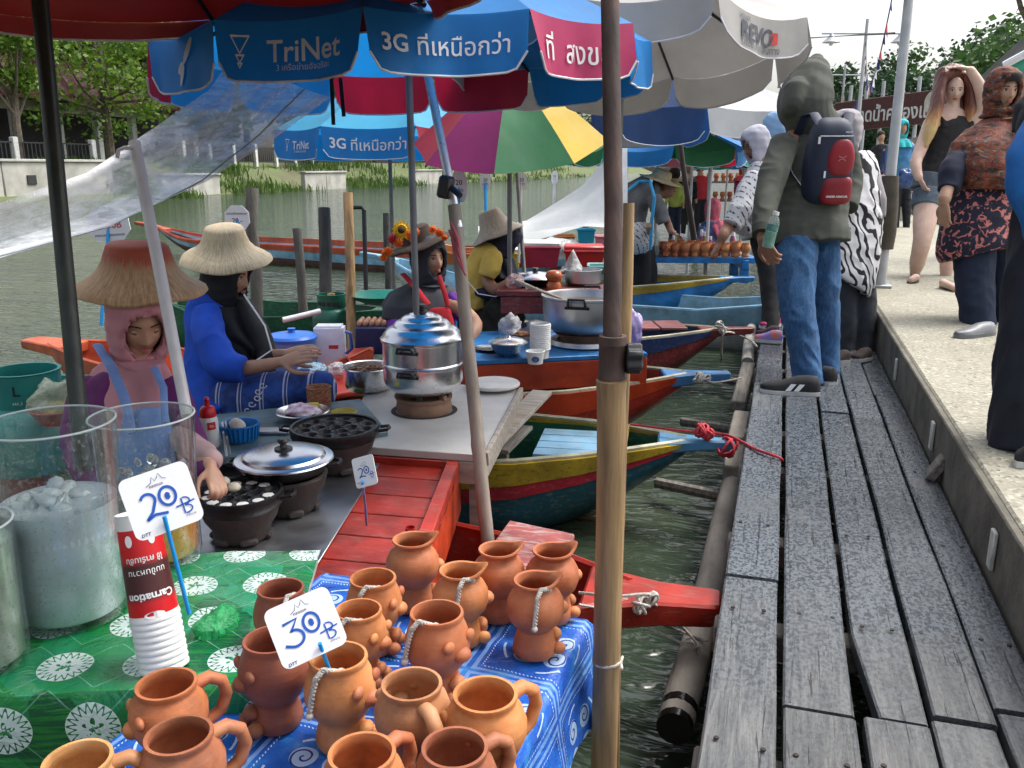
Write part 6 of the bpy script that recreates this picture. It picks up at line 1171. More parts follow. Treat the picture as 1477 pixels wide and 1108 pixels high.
for k, (px, py, d, w_, h_, fx, fy, lab) in enumerate(((662, 268, 5.6, 24, 46, 657, 480, 'white blue price sign hanging under the purple panel'), (700, 262, 6.6, 16, 24, 702, 380, 'small white sign above the yellow vendor hat'), (752, 262, 6.4, 17, 24, 748, 380, 'small white sign beside the thin grey tube'), (800, 256, 9.5, 10, 18, 798, 360, 'tiny white sign furthest to the right over the river'))):
    stick_sign(lab, px, py, d, w_, h_, [('20', .4, .1, PRINTD), ('บาท', .5, -.15, PRINTD)], (fx, fy), col=STICK if k < 2 else WHTUBE)
# ================================================================ PEOPLE
def fab(name, col, var=.25, vs=7, rough=.85, bs=420, rnd=0, **k): return M(name, col, rough, var=var, vs=vs, bump=.25, bs=bs, bd=.001, rnd=rnd, **k)
def m_skin(name, col):
    m, t, b, o = nodes(name); v = coords(t); c = ramp(t, tex(t, v, 16, 4), [(.3, tuple(q*f for q, f in zip(col, (.86, .8, .78)))), (.7, col)]); L(t, c, b.inputs['Base Color']); b.inputs['Roughness'].default_value = .5
    b.inputs['Subsurface Weight'].default_value = .12; b.inputs['Subsurface Radius'].default_value = (.012, .005, .003); L(t, bumpn(t, tex(t, v, 350, 2), .08, .001), b.inputs['Normal']); return m
SK1, SK2, SK3 = m_skin('tan_skin', (.48, .27, .175)), m_skin('fair_skin', (.64, .45, .36)), m_skin('brown_skin', (.31, .16, .10))
EYEW = M('eye_white', (.6, .58, .55), .3, bump=0, var=.05); EYED = M('eye_dark', (.012, .009, .008), .2, bump=0); BROW = M('dark_brow_hair', (.02, .014, .012), .8, bump=0); LIP = M('lip_skin', (.32, .10, .085), .45, bump=0, var=.1)
def m_pattern(name, fn, rough=.85):
    m, t, b, o = nodes(name); c = fn(t, coords(t)); L(t, c, b.inputs['Base Color']); b.inputs['Roughness'].default_value = rough; L(t, bumpn(t, tex(t, coords(t), 30, 4), .3, .006), b.inputs['Normal']); return m
def stops_bw(lo, hi): return [(lo, (0, 0, 0)), (hi, (1, 1, 1))]
def pat_brush(t, v):
    w1 = N(t, 'TexWave', Scale=5.5, Distortion=15, Detail=2.5); w1.inputs['Detail Scale'].default_value = 1.1; L(t, coords(t, scale=(1, 1, .7), rot=(.3, .5, 0)), w1.inputs['Vector']); return ramp(t, w1.outputs['Fac'], [(.24, (.012, .012, .016)), (.33, (.68, .68, .70))])
def pat_dash(t, v):
    w1 = N(t, 'TexWave', Scale=9, Distortion=2.2, Detail=1, bands_direction='DIAGONAL'); L(t, v, w1.inputs['Vector']); a = ramp(t, w1.outputs['Fac'], stops_bw(.80, .86)); g = ramp(t, tex(t, v, 42, 2), stops_bw(.46, .52)); return mixc(t, math_(t, 'MULTIPLY', a, g), (.60, .61, .64), (.03, .03, .045))
def pat_camo(t, v):
    d = N(t, 'Mapping'); d.inputs['Scale'].default_value = (1, 1, 2.0); L(t, v, d.inputs[0]); n = tex(t, d.outputs[0], 15, 3, .6, .9)
    c = ramp(t, n, [(.32, (.008, .008, .010)), (.41, (.03, .026, .022)), (.45, (.22, .030, .012)), (.50, (.03, .022, .018)), (.54, (.30, .075, .02)), (.58, (.025, .028, .04)), (.63, (.12, .11, .11)), (.68, (.38, .20, .03))]); return c
def pat_coral(t, v):
    vo = N(t, 'TexVoronoi', feature='DISTANCE_TO_EDGE', Scale=19); nv = N(t, 'VectorMath', operation='ADD'); L(t, v, nv.inputs[0]); L(t, math_(t, 'MULTIPLY', tex(t, v, 12, 2), .12), nv.inputs[1]); L(t, nv.outputs[0], vo.inputs['Vector'])
    e = ramp(t, vo.outputs['Distance'], [(.07, (1, 1, 1)), (.11, (0, 0, 0))]); g = ramp(t, tex(t, v, 24, 2), stops_bw(.47, .53)); return mixc(t, math_(t, 'MULTIPLY', e, g), (.010, .012, .030), (.52, .17, .15))
def pat_jeans(t, v):
    n = tex(t, v, 6, 5, .65); c = ramp(t, n, [(.32, (.007, .030, .09)), (.55, (.016, .075, .20)), (.74, (.06, .17, .33))]); tw = tex(t, coords(t, scale=(1, 1, .15)), 130, 2); return mixc(t, .25, c, ramp(t, tw, [(.3, (.01, .05, .14)), (.7, (.12, .28, .48))]))
def pat_sarong(t, v):
    sp = N(t, 'SeparateXYZ'); L(t, v, sp.inputs[0]); k = math_(t, 'FRACT', math_(t, 'MULTIPLY', math_(t, 'ADD', sp.outputs[0], math_(t, 'MULTIPLY', sp.outputs[1], .35)), 9)); ln = math_(t, 'LESS_THAN', k, .07); l2 = math_(t, 'MULTIPLY', math_(t, 'GREATER_THAN', k, .16), math_(t, 'LESS_THAN', k, .20)); return mixc(t, math_(t, 'ADD', ln, l2), ramp(t, tex(t, v, 18, 3), [(.4, (.012, .035, .17)), (.6, (.02, .075, .33))]), (.42, .45, .62))
JEANS, BRUSH, DASH, CAMO, CORAL, SARONG = [m_pattern(n_, f_) for n_, f_ in (('faded_blue_denim', pat_jeans), ('black_brush_print', pat_brush), ('dash_print', pat_dash), ('camouflage_scarf', pat_camo), ('navy_coral_print', pat_coral), ('striped_sarong', pat_sarong))]
def ch(*pts, side=None, flat=False):
    """limb or trunk: (pixel x, pixel y, distance, half width, half depth) with half sizes in pixels at that distance"""
    P_ = []; r_ = []
    for q in pts:
        px, py, d, a = q[:4]; b = q[4] if len(q) > 4 else a; P_.append(D(px, py, d)); r_.append((a*d/F, b*d/F))
    return (P_, r_, (RGT if side is None else side), flat)
def chw(pts, rads, side=None): return [Vector(p) for p in pts], rads, side
def skin_of(name, chains, mat, parent, vox, fold=0, fs=9, seed=0, extra=None, smooth_it=5, stretch=(1, 1, 1)):
    """one continuous closed surface grown round the given limbs"""
    mb = MB()
    for pts, rads, side, *fl in chains:
        if len(pts) == 2: pts = [pts[0], pts[0].lerp(pts[1], .5), pts[1]]; a, b = rads; f2 = lambda q: q if isinstance(q, (tuple, list)) else (q, q); a, b = f2(a), f2(b); rads = [a, ((a[0]+b[0])/2, (a[1]+b[1])/2), b]
        # refine along the spine
        R2 = [q if isinstance(q, (tuple, list)) else (q, q) for q in rads]; pp = []; rr = []
        for i in range(len(pts)-1):
            p0, p1, p2, p3 = pts[max(0, i-1)], pts[i], pts[i+1], pts[min(len(pts)-1, i+2)]
            for k in range(4):
                u = k/4; pp.append(.5*((2*p1)+(p2-p0)*u+(2*p0-5*p1+4*p2-p3)*u*u+(3*p1-p0-3*p2+p3)*u**3)); rr.append(tuple(R2[i][j]+(R2[i+1][j]-R2[i][j])*(u*u*(3-2*u)) for j in (0, 1)))
        pp.append(pts[-1]); rr.append(R2[-1]); mb.tube(pp, rr, 20, side=side, rnd=not (fl and fl[0]))
    if extra: 
        for e_ in extra: mb.add(e_.v, e_.f)
    me = bpy.data.meshes.new('tmp'); me.from_pydata([tuple(p) for p in mb.v], [], mb.f); bm = bmesh.new(); bm.from_mesh(me); bmesh.ops.recalc_face_normals(bm, faces=bm.faces); bm.to_mesh(me); bm.free()
    ob = bpy.data.objects.new('tmp', me); COL.objects.link(ob); md = ob.modifiers.new('r', 'REMESH'); md.mode = 'VOXEL'; md.voxel_size = vox
    if smooth_it: s_ = ob.modifiers.new('s', 'SMOOTH'); s_.iterations = smooth_it; s_.factor = .5
    dg = bpy.context.evaluated_depsgraph_get(); m2 = bpy.data.meshes.new_from_object(ob.evaluated_get(dg)); bpy.data.objects.remove(ob); bpy.data.meshes.remove(me)
    org = ORG.get(parent.name, Vector()) if parent else Vector(); off = Vector((seed*3.1, seed*1.7, 0)); S_ = Vector(stretch)
    cos = [v.co.copy() for v in m2.vertices]; nrm = [v.normal.copy() for v in m2.vertices]
    for v, c, n_ in zip(m2.vertices, cos, nrm):
        if fold:
            q = Vector((c.x*S_.x, c.y*S_.y, c.z*S_.z))*fs+off; w_ = noise.noise_vector(q*.5)*.9; f = 1-abs(noise.noise(q+w_))*2.4; f2 = noise.noise(q*2.3+w_); c = c+n_*(fold*(.75*f+.35*f2-.35))
        v.co = c-org
    m2.name = name; m2.materials.clear(); m2.materials.append(mat); m2.shade_smooth()
    o = bpy.data.objects.new(name, m2); COL.objects.link(o)
    if parent: o.parent = parent; ORG[o.name] = org
    return o
def headM(c, face, s=1.0, up=UP):
    y = Vector(face).normalized(); x = y.cross(up).normalized(); z = x.cross(y); m = Matrix((x, y, z)).transposed().to_4x4(); m = m @ Matrix.Scale(s, 4); m.translation = Vector(c); return m
def head_mb(Mh):
    n, m = 44, 34; vs = []; g = lambda X, Z, x0, z0, sx, sz: math.exp(-((X-x0)/sx)**2-((Z-z0)/sz)**2)
    mb = MB().ell((0, 0, 0), (1, 1, 1), n, m)
    for p in mb.v:
        x, y, z = p; X, Y, Z = x*.073, y*.094, z*.113
        if z < 0: s = (-z)**1.4; X *= 1-.20*s; Y *= (1-.05*s) if y > 0 else (1-.40*max(0, -z-.15))
        if y > 0:
            A = abs(X); Y += y*(.019*g(A, Z, 0, -.030, .012, .012)+.012*g(A, Z, 0, -.010, .009, .02)+.007*g(A, Z, .013, -.034, .007, .007)-.009*g(A, Z, .031, .006, .015, .011)+.004*g(A, Z, .026, .027, .022, .008)+.005*g(A, Z, .040, -.022, .02, .02)+.006*g(A, Z, 0, -.058, .022, .012)+.007*g(A, Z, 0, -.095, .02, .014)-.003*g(A, Z, 0, -.075, .03, .006))
        p.x, p.y, p.z = X, Y, Z
    mb.ell((.074, -.008, -.012), (.007, .018, .028)); mb.ell((-.074, -.008, -.012), (.007, .018, .028)); return mb.tf(Mh)
def face(parent, Mh, lipm=LIP, closed=False):
    for s in (-1, 1):
        if closed:
            e = build('eyelid', MB().ell((s*.031, .0772, .006), (.0138, .006, .0060), 14, 10).tf(Mh), parent.data.materials[0], parent, smooth=60); build('eyelashes', MB().tube([(s*.017, .0815, .002), (s*.031, .0838, -.002), (s*.045, .0715, .002)], [.001, .0016, .001], 6).tf(Mh), BROW, e)
        else: e = build('eye', MB().ell((s*.031, .0775, .006), (.0135, .006, .0058), 14, 10).tf(Mh), EYEW, parent, smooth=60)
        if not closed: build('iris', MB().ell((s*.030, .0815, .006), (.0062, .0032, .0058), 12, 8).tf(Mh), EYED, e, smooth=60)
        if not closed: build('eyelid', MB().tube([(s*.016, .081, .005), (s*.024, .0845, .0118), (s*.032, .0838, .013), (s*.040, .078, .0105), (s*.046, .071, .005)], [.001, .0022, .0026, .0022, .001], 6).tf(Mh), BROW, e)
        build('eyebrow', MB().tube([(s*.014, .093, .0255), (s*.026, .0905, .0285), (s*.040, .081, .0275), (s*.050, .070, .021)], [(.003, .0015), (.0036, .0018), (.003, .0018), (.001, .001)], 6).tf(Mh), BROW, parent)
    build('lips', MB().tube([(-.021, .0845, -.060), (-.010, .0935, -.0575), (0, .0955, -.0585), (.010, .0935, -.0575), (.021, .0845, -.060)], [.001, .0042, .0045, .0042, .001], 8).tube([(-.018, .086, -.0615), (-.009, .0925, -.0655), (0, .094, -.0665), (.009, .0925, -.0655), (.018, .086, -.0615)], [.001, .0042, .0052, .0042, .001], 8).tf(Mh), lipm, parent)
def hijab(parent, Mh, drape, mat, op=(.058, .082, -.012), seed=0, name='headscarf', loose=1.0, right=None, front=None, foldk=1.0):
    """scarf: shell round the head with a face opening, lofted on into the drape rings [(centre, half width, half depth)]"""
    hr = [(.142, .004, .004, -.01), (.139, .03, .035, -.01), (.128, .058, .068, -.008), (.105, .080, .096, -.004), (.07, .092, .112, -.002), (.03, .097, .118, 0), (-.01, .098, .118, 0), (-.05, .096, .113, 0), (-.085, .091, .104, 0), (-.115, .084, .094, 0), (-.14, .080, .086, -.004)]
    n = 72; rings = []
    hx = (Mh.to_3x3() @ Vector((1, 0, 0))).normalized(); hy = (Mh.to_3x3() @ Vector((0, 1, 0))).normalized(); sc_ = Mh.to_scale().x
    right = right or hx; front = front or hy; seq = []
    for z, a, b, yo in hr: seq.append((Mh @ Vector((0, yo, z)), a*loose*sc_, b*loose*sc_, hx, hy, (z, yo)))
    for c, a, b in drape: seq.append((c, a, b, right, front, None))
    dense = []
    for i in range(len(seq)-1):
        A, B = seq[i], seq[i+1]; k = 3 if B[5] else 8
        for j in range(k): u = j/k; dense.append((A[0].lerp(B[0], u), A[1]+(B[1]-A[1])*u, A[2]+(B[2]-A[2])*u, A[3].lerp(B[3], u).normalized(), A[4].lerp(B[4], u).normalized(), B[5] is not None, i+u))
    A = seq[-1]; dense.append((A[0], A[1], A[2], A[3], A[4], False, len(seq)-1.0))
    inv = Mh.inverted(); vs = []; cut = []; ox, oz, zc = op
    for (c, a, b, x, y, inh, ix) in dense:
        for k in range(n):
            th = 2*math.pi*k/n; f = 0
            dn = max(0, ix-9)/max(1, len(seq)-10)
            f = foldk*(.010*dn+.0022)*(math.sin(th*6+seed+ix*.9)+.35*math.sin(th*11+seed*2-ix*.6)+.5*noise.noise((math.cos(th)*2, math.sin(th)*2, ix*.8+seed)))
            if inh: f += foldk*.0018*math.sin(ix*4.2+math.cos(th)*5+seed)
            p = c+x*(a+f)*math.sin(th)+y*(b+f)*math.cos(th); q = inv @ p; e = (q.x/ox)**2+((q.z-zc)/oz)**2
            isf = q.y > .02 and inh and e < 1
            if isf or (q.y > .02 and inh and e < 1.35):
                k2 = 1/math.sqrt(e) if isf and e > 1e-6 else 1; X, Z = q.x*k2, zc+(q.z-zc)*k2
                yy = .094*math.sqrt(max(.05, 1-(X/.076)**2-(Z/.118)**2))+.010
                p = Mh @ Vector((X, yy if isf else (yy+q.y)/2+.004, Z))
            vs.append(p); cut.append(isf)
    fs = []
    for i in range(len(dense)-1):
        for k in range(n):
            q = (i*n+k, i*n+(k+1) % n, (i+1)*n+(k+1) % n, (i+1)*n+k)
            if not all(cut[j] for j in q): fs.append(q)
    fs.append(tuple(range(n)))
    return build(name, MB().add(vs, fs), mat, parent, smooth=70, solid=.005)
def hand_chains(wrist, dirv, nrm, curl=.5, s=1.0, thumb=1, spread=.1):
    """palm plus five separate fingers; nrm points out of the back of the hand"""
    d = Vector(dirv).normalized(); nr = Vector(nrm); nr = (nr-d*nr.dot(d)).normalized(); sd = d.cross(nr)*thumb; w_ = Vector(wrist); out = []
    out.append(([w_, w_+d*.03*s, w_+d*.06*s, w_+d*.085*s], [(.024*s, .017*s), (.034*s, .016*s), (.040*s, .015*s), (.038*s, .012*s)], sd))
    for k, (o_, ln) in enumerate(((.030, .068), (.010, .078), (-.010, .072), (-.029, .056))):
        b = w_+d*(.082-abs(o_)*.15)*s+sd*o_*s; dr = (d+sd*o_*spread*30*.3).normalized(); pts = [b-d*.015*s]; a = 0
        for j in range(3): pts.append(pts[-1]+(dr*math.cos(a)-nr*math.sin(a))*ln*s*(.42, .32, .26)[j]+(d*.015*s if j == 0 else Vector())); a += curl*(.9, 1.0, .8)[j]
        out.append((pts, [.0092*s, .009*s, .0082*s, .007*s], None))
    b = w_+d*.025*s+sd*.026*s-nr*.004*s; out.append(([b, b+(d*.6+sd*.8-nr*.2)*.030*s, b+(d*.9+sd*.75-nr*.35)*.052*s, b+(d*1.25+sd*.55-nr*.5)*.070*s], [.013*s, .011*s, .0098*s, .008*s], None)); return out
def m_straw(name, c, hi, extra=None):
    m, t, b, o = nodes(name); v = coords(t); sp = N(t, 'SeparateXYZ'); L(t, v, sp.inputs[0]); a = math_(t, 'ARCTAN2', sp.outputs[1], sp.outputs[0]); r_ = math_(t, 'SQRT', math_(t, 'ADD', math_(t, 'MULTIPLY', sp.outputs[0], sp.outputs[0]), math_(t, 'MULTIPLY', sp.outputs[1], sp.outputs[1])))
    cb = N(t, 'CombineXYZ'); L(t, math_(t, 'MULTIPLY', a, 7), cb.inputs[0]); L(t, math_(t, 'MULTIPLY', r_, 6), cb.inputs[1]); L(t, math_(t, 'MULTIPLY', sp.outputs[2], 6), cb.inputs[2]); n_ = tex(t, cb.outputs[0], 3.5, 6, .7)
    col = ramp(t, n_, [(.32, tuple(q*.6 for q in c)), (.5, c), (.72, hi)])
    rg = math_(t, 'SINE', math_(t, 'MULTIPLY', math_(t, 'ADD', r_, math_(t, 'MULTIPLY', sp.outputs[2], .7)), 420))
    if extra:
        ex = ramp(t, math_(t, 'ADD', math_(t, 'MULTIPLY', sp.outputs[2], 5.0), math_(t, 'MULTIPLY', n_, .8)), [(.70, (0, 0, 0)), (.86, (1, 1, 1))]); col = mixc(t, ex, col, extra)
    L(t, col, b.inputs['Base Color']); b.inputs['Roughness'].default_value = .6; L(t, bumpn(t, math_(t, 'ADD', n_, math_(t, 'MULTIPLY', rg, .15)), .5, .004), b.inputs['Normal']); return m
STRAW, STRAWR, STRAWG = m_straw('pale_straw', (.58, .46, .28), (.70, .60, .42)), m_straw('red_topped_straw', (.42, .25, .12), (.58, .42, .22), (.34, .055, .02)), m_straw('grey_straw', (.40, .36, .29), (.55, .50, .42))
def hat(label, c, axis, prof, mat, name='straw_hat', band=None):
    """lathe profile outer from brim edge to crown top, then back inside"""
    t = thing(name, label, 'hat', c); Q = UP.rotation_difference(Vector(axis).normalized()); t.rotation_mode = 'QUATERNION'; t.rotation_quaternion = Q
    inner = [(max(0, r-.006), z-.006) for r, z in reversed(prof)]
    mb = MB().lathe(prof+inner, 56)
    for p in mb.v: p.z += .012*noise.noise((p.x*7, p.y*7, c[0]*3))*min(1, math.hypot(p.x, p.y)/.15)
    build('hat_body', mb, mat, t, world=False, smooth=50); return t
def shoe(parent, heel, toe, wd, h, mat, sole=None, name='shoe', stripes=False):
    heel, toe = Vector(heel), Vector(toe); d = (toe-heel); ln = d.length; d.normalize(); s_ = UP.cross(d).normalized(); mb = MB(); vs = []; n = 12; sec = [(0, .55, .55), (.06, .8, .95), (.2, .92, 1.0), (.38, .9, .95), (.55, .98, .72), (.75, 1.0, .52), (.92, .78, .42), (1, .3, .3)]
    for u, wf, hf in sec:
        for k in range(n): a = math.pi*2*k/n; x = math.cos(a)*wd/2*wf; z = max(0, math.sin(a))**.7*h*hf if math.sin(a) > 0 else 0; vs.append(heel+d*u*ln+s_*x+UP*(z+.018))
    fs = [(i*n+k, i*n+(k+1) % n, (i+1)*n+(k+1) % n, (i+1)*n+k) for i in range(len(sec)-1) for k in range(n)]+[tuple(range(n)), tuple((len(sec)-1)*n+k for k in range(n))]
    o = build(name, mb.add(vs, fs), mat, parent, smooth=60)
    sp = [(heel+d*u*ln+s_*wd/2*wf*1.06*sg) for sg, seq in ((1, sec), (-1, list(reversed(sec)))) for u, wf, hf in seq]
    k = len(sp); build('sole', MB().add([p+UP*.001 for p in sp]+[p+UP*.022 for p in sp], [tuple(range(k)), tuple(range(2*k-1, k-1, -1))]+[(i, (i+1) % k, k+(i+1) % k, k+i) for i in range(k)]), sole or M('white_rubber_sole', (.6, .6, .58), .6), o, smooth=40)
    if stripes:
        out = s_ if s_.dot(CAM-heel) > 0 else -s_
        for u in (.36, .50): c = heel+d*u*ln+out*wd*.485+UP*.045; build('stripe', MB().add([c+d*x*.026+UP*z*.018+d*(-z*.014)+out*(.006-z*.004) for x, z in ((-.5, -1), (.5, -1), (.5, 1), (-.5, 1))], [(0, 1, 2, 3)]), WHITEP, o, smooth=0)
    return o
def person(label, foot): return thing('person', label, 'person', foot)
VX = lambda d, k=1.6: max(.0032, d/F*k*1.25)
def neckch(Mh, to, r=.05): c = Mh.translation; return ([c-UP*.02, c.lerp(to, .55), to], [r, r, r*1.2], None)

# ---------------------------------------------------------------- 1 vendor in pink veil and red topped hat
d = 2.85; p = person('seated vendor in pink veil and purple blouse behind the glass jars', D(195, 740, 2.75)); fd = RGT*.52-FWD*.74-UP*.36; Mh = headM(D(200, 462, 2.84), fd, 1.02)
tor = [ch((193, 540, 2.88, 30, 24), (188, 565, 2.88, 64, 36), (184, 620, 2.85, 66, 44), (186, 700, 2.8, 64, 46), (186, 770, 2.75, 66, 48))]
armR = ch((248, 565, 2.8, 24), (268, 620, 2.70, 23), (290, 665, 2.55, 18), (300, 676, 2.42, 15)); armL = ch((124, 565, 2.9, 24), (112, 640, 2.8, 23), (140, 700, 2.6, 19), (190, 712, 2.45, 16))
hw = D(304, 674, 2.40)
body = skin_of('body', [neckch(Mh, D(195, 545, 2.88))]+[ch((193, 545, 2.88, 26, 20), (188, 640, 2.85, 50, 36))]+[ch((240, 570, 2.8, 14), (262, 625, 2.68, 14), (288, 660, 2.52, 12), (303, 672, 2.41, 10))]+hand_chains(hw, RGT*.35-FWD*.5-UP*.5, UP+RGT*.3, 1.0, .72), SK1, p, .0042, extra=[head_mb(Mh)], smooth_it=2); face(body, Mh, closed=True)
skin_of('blouse', tor+[armR, armL], fab('purple_blouse', (.13, .012, .115)), p, .0065, .006, 9)
skin_of('sleeve_cover', [ch((262, 632, 2.66, 20), (288, 652, 2.56, 20), (306, 664, 2.46, 16))], fab('pale_pink_sleeve', (.50, .33, .32)), p, .006, .003, 12)
hijab(p, Mh, [(D(198, 518, 2.86), .105, .105), (D(192, 542, 2.87), .165, .130), (D(188, 572, 2.86), .190, .165), (D(192, 612, 2.82), .170, .175), (D(198, 645, 2.78), .11, .14)], fab('dusty_pink_veil', (.54, .24, .27), .2, 5), right=-(FWD*.35-RGT*.93), front=(RGT*.45-FWD*.85), seed=1.2)
ap = build('apron_strap', MB().tube([D(140, 497, 2.93), D(160, 528, 2.71), D(180, 575, 2.62), D(190, 625, 2.60)], [(.015, .004)]*4, 8, side=RGT).tube([D(222, 530, 2.72), D(236, 560, 2.64), D(238, 610, 2.58)], [(.011, .004)]*3, 8, side=RGT), fab('light_blue_apron', (.16, .27, .55)), p); skin_of('apron_bib', [ch((210, 600, 2.66, 34, 14), (212, 700, 2.6, 52, 16))], fab('light_blue_apron', (.16, .27, .55)), p, .007, .003)
hat('straw hat with a red strand crown on the pink veiled vendor', D(202, 408, 2.86), UP+RGT*.05-FWD*.06, [(.212, -.026), (.206, -.012), (.185, .002), (.155, .020), (.128, .045), (.112, .075), (.102, .105), (.095, .124), (.086, .131), (.0, .133)], STRAWR)
# ---------------------------------------------------------------- 2 vendor in blue dress
d = 3.95; p = person('seated vendor in bright blue dress with black headscarf holding out her hands', D(320, 610, 3.9)); fd = RGT*.95-FWD*.12-UP*.22; Mh = headM(D(327, 396, 3.95), fd, .98)
hw = D(405, 522, 3.72)
body = skin_of('body', [neckch(Mh, D(312, 435, 3.97)), ch((308, 440, 3.97, 20, 16), (306, 520, 3.97, 26, 24)), chw([D(350, 532, 3.76), D(382, 527, 3.73), hw], [.034, .029, .022]), chw([D(365, 515, 3.95), D(395, 512, 3.9), D(412, 510, 3.87)], [.03, .026, .02])]+hand_chains(hw, RGT*.95+UP*.25-FWD*.1, UP*.8-FWD*.6, .18, 1, 1, .12)+hand_chains(D(412, 510, 3.87), RGT*.95+UP*.12, UP*.8-FWD*.5, .3, 1, 1), SK1, p, .0045, extra=[head_mb(Mh)], smooth_it=2); face(body, Mh)
BLUED = fab('royal_blue_cotton', (.008, .075, .52), .3)
skin_of('dress', [ch((308, 425, 3.97, 20, 22), (302, 445, 3.97, 33, 34), (304, 490, 3.97, 36, 40), (312, 545, 3.97, 44, 44), (322, 590, 3.95, 52, 48), (330, 612, 3.92, 54, 50), flat=True), ch((296, 448, 3.84, 21), (304, 490, 3.78, 24), (322, 525, 3.74, 25), (352, 533, 3.73, 19), flat=True), ch((318, 455, 4.08, 19), (336, 500, 4.05, 20), (366, 516, 3.98, 16), flat=True)], BLUED, p, .0075, .008, 8)
skin_of('sarong', [ch((322, 580, 3.95, 44, 40), (385, 575, 3.85, 38, 38), (440, 562, 3.8, 30, 30), (468, 560, 3.8, 20, 26)), ch((465, 572, 3.8, 20), (410, 600, 3.8, 24), (340, 612, 3.85, 26))], SARONG, p, .0075, .004, 7)
skin_of('apron', [ch((352, 440, 3.97, 10, 18), (372, 480, 3.95, 17, 26), (388, 520, 3.92, 14, 26)), ch((372, 536, 3.85, 34, 8), (395, 541, 3.85, 8, 10))], fab('black_print_apron', (.014, .014, .015), .5), p, .007, .004)
build('apron_piping', MB().tube([D(352, 425, 3.86), D(382, 470, 3.82), D(392, 505, 3.82), D(370, 520, 3.8)], .004, 6), WHITEP, p)
gold = []
rr = random.Random(4)
for k in range(5):
    cx, cy = 398+rr.uniform(-6, 6)-k*5, 556+k*9; gold.append([(cx+6*math.cos(a*.7)*(1-a*.08), cy+5*math.sin(a*.7)*(1-a*.08)) for a in range(9)])
build('embroidery', (lambda mb: [mb.tube([D(x-16, y, 3.62) for x, y in g_], .0028, 5) for g_ in gold] and mb)(MB()), M('silver_thread', (.5, .52, .55), .5), p)
hijab(p, Mh, [(D(322, 440, 3.97), .085, .09), (D(318, 455, 3.97), .115, .115), (D(330, 480, 3.95), .11, .12), (D(352, 500, 3.93), .07, .09), (D(362, 515, 3.93), .05, .06)], fab('black_veil', (.012, .012, .014), .4), right=RGT*.1+FWD*-1, front=RGT, seed=2.5)
hat('pale wide straw hat on the blue dressed vendor', D(326, 366, 3.95), UP+RGT*.05+FWD*-.18, [(.205, -.03), (.198, -.016), (.17, .004), (.135, .022), (.108, .05), (.095, .085), (.088, .112), (.078, .124), (.05, .130), (0, .131)], STRAW)
# ---------------------------------------------------------------- 3 vendor with flower hat
d = 4.9; p = person('vendor in dark veil, purple sleeves and red apron behind the steamer', D(612, 560, 4.9)); fd = RGT*.66-FWD*.72+UP*.02; Mh = headM(D(618, 374, 4.9), fd, .98)
body = skin_of('body', [neckch(Mh, D(612, 420, 4.93)), ch((612, 425, 4.95, 18, 14), (612, 480, 4.95, 30, 26)), ch((630, 435, 4.92, 12), (662, 445, 4.83, 11), (686, 468, 4.68, 10), (676, 488, 4.5, 8))]+hand_chains(D(676, 488, 4.5), -RGT*.5-FWD*.5, UP, .6), SK1, p, .0055, extra=[head_mb(Mh)], smooth_it=2); face(body, Mh)
skin_of('blouse', [ch((612, 412, 4.97, 26, 22), (612, 430, 4.97, 46, 30), (612, 480, 4.95, 46, 34), (612, 560, 4.93, 48, 36), flat=True), ch((580, 430, 4.92, 13), (570, 465, 4.85, 14), (585, 500, 4.7, 12), flat=True), ch((650, 430, 4.9, 13), (668, 455, 4.82, 13), flat=True)], fab('violet_blouse', (.12, .02, .26), .4), p, .008, .006)
hijab(p, Mh, [(D(614, 412, 4.93), .115, .105), (D(613, 422, 4.94), .195, .14), (D(612, 438, 4.94), .235, .165), (D(613, 456, 4.94), .245, .17)], fab('charcoal_veil', (.035, .038, .048), .3), right=RGT*.9-FWD*-.3, front=RGT*.4-FWD*.9, seed=3.1)
REDA = fab('red_apron', (.46, .008, .018)); skin_of('apron', [ch((634, 448, 4.74, 17, 6), (634, 480, 4.72, 24, 8), (632, 540, 4.7, 30, 9))], REDA, p, .008, .003); build('apron_strap', MB().tube([D(581, 395, 4.9), D(597, 412, 4.76), D(618, 440, 4.72)], [(.017, .005)]*3, 8, side=RGT).tube([D(633, 398, 4.78), D(642, 425, 4.74), D(646, 442, 4.73)], [(.014, .005)]*3, 8, side=RGT), REDA, p)
ht = hat('dark brown hat trimmed with a sunflower and orange blossoms', D(604, 350, 4.9), UP*1+RGT*-.30-FWD*.10, [(.188, -.01), (.18, 0), (.14, .006), (.10, .012), (.088, .05), (.082, .085), (.06, .096), (0, .098)], M('dark_brown_felt', (.045, .028, .020), .9), name='flower_hat')
def flower(px, py, d, r, mat, cm, n=14, petals=2):
    c = D(px, py, d); nr = (CAM-c).normalized(); a = nr.orthogonal().normalized(); b = nr.cross(a); mb = MB()
    for ly in range(petals):
        for k in range(n):
            q = 2*math.pi*(k+.5*ly)/n; dr = a*math.cos(q)+b*math.sin(q); sd = nr.cross(dr); rr_ = r*(1-.22*ly); mb.add([c+dr*rr_*.25+nr*.004*ly, c+dr*rr_*.65+sd*rr_*.2+nr*(.01+.006*ly), c+dr*rr_+nr*.003, c+dr*rr_*.65-sd*rr_*.2+nr*(.01+.006*ly)], [(0, 1, 2, 3)])
    Mi = ht.matrix_basis.inverted(); o = build('flower', mb.tf(Mi), mat, ht, world=False, smooth=0); build('flower_centre', MB().ell(c+nr*.01, (r*.33,)*3, 10, 8).tf(Mi), cm, o, world=False)
SUNF, ORF, REDF = M('yellow_petal', (.70, .42, .015), .6, trans=.2), M('orange_petal', (.75, .16, .01), .6, trans=.2), M('red_petal', (.42, .008, .02), .6)
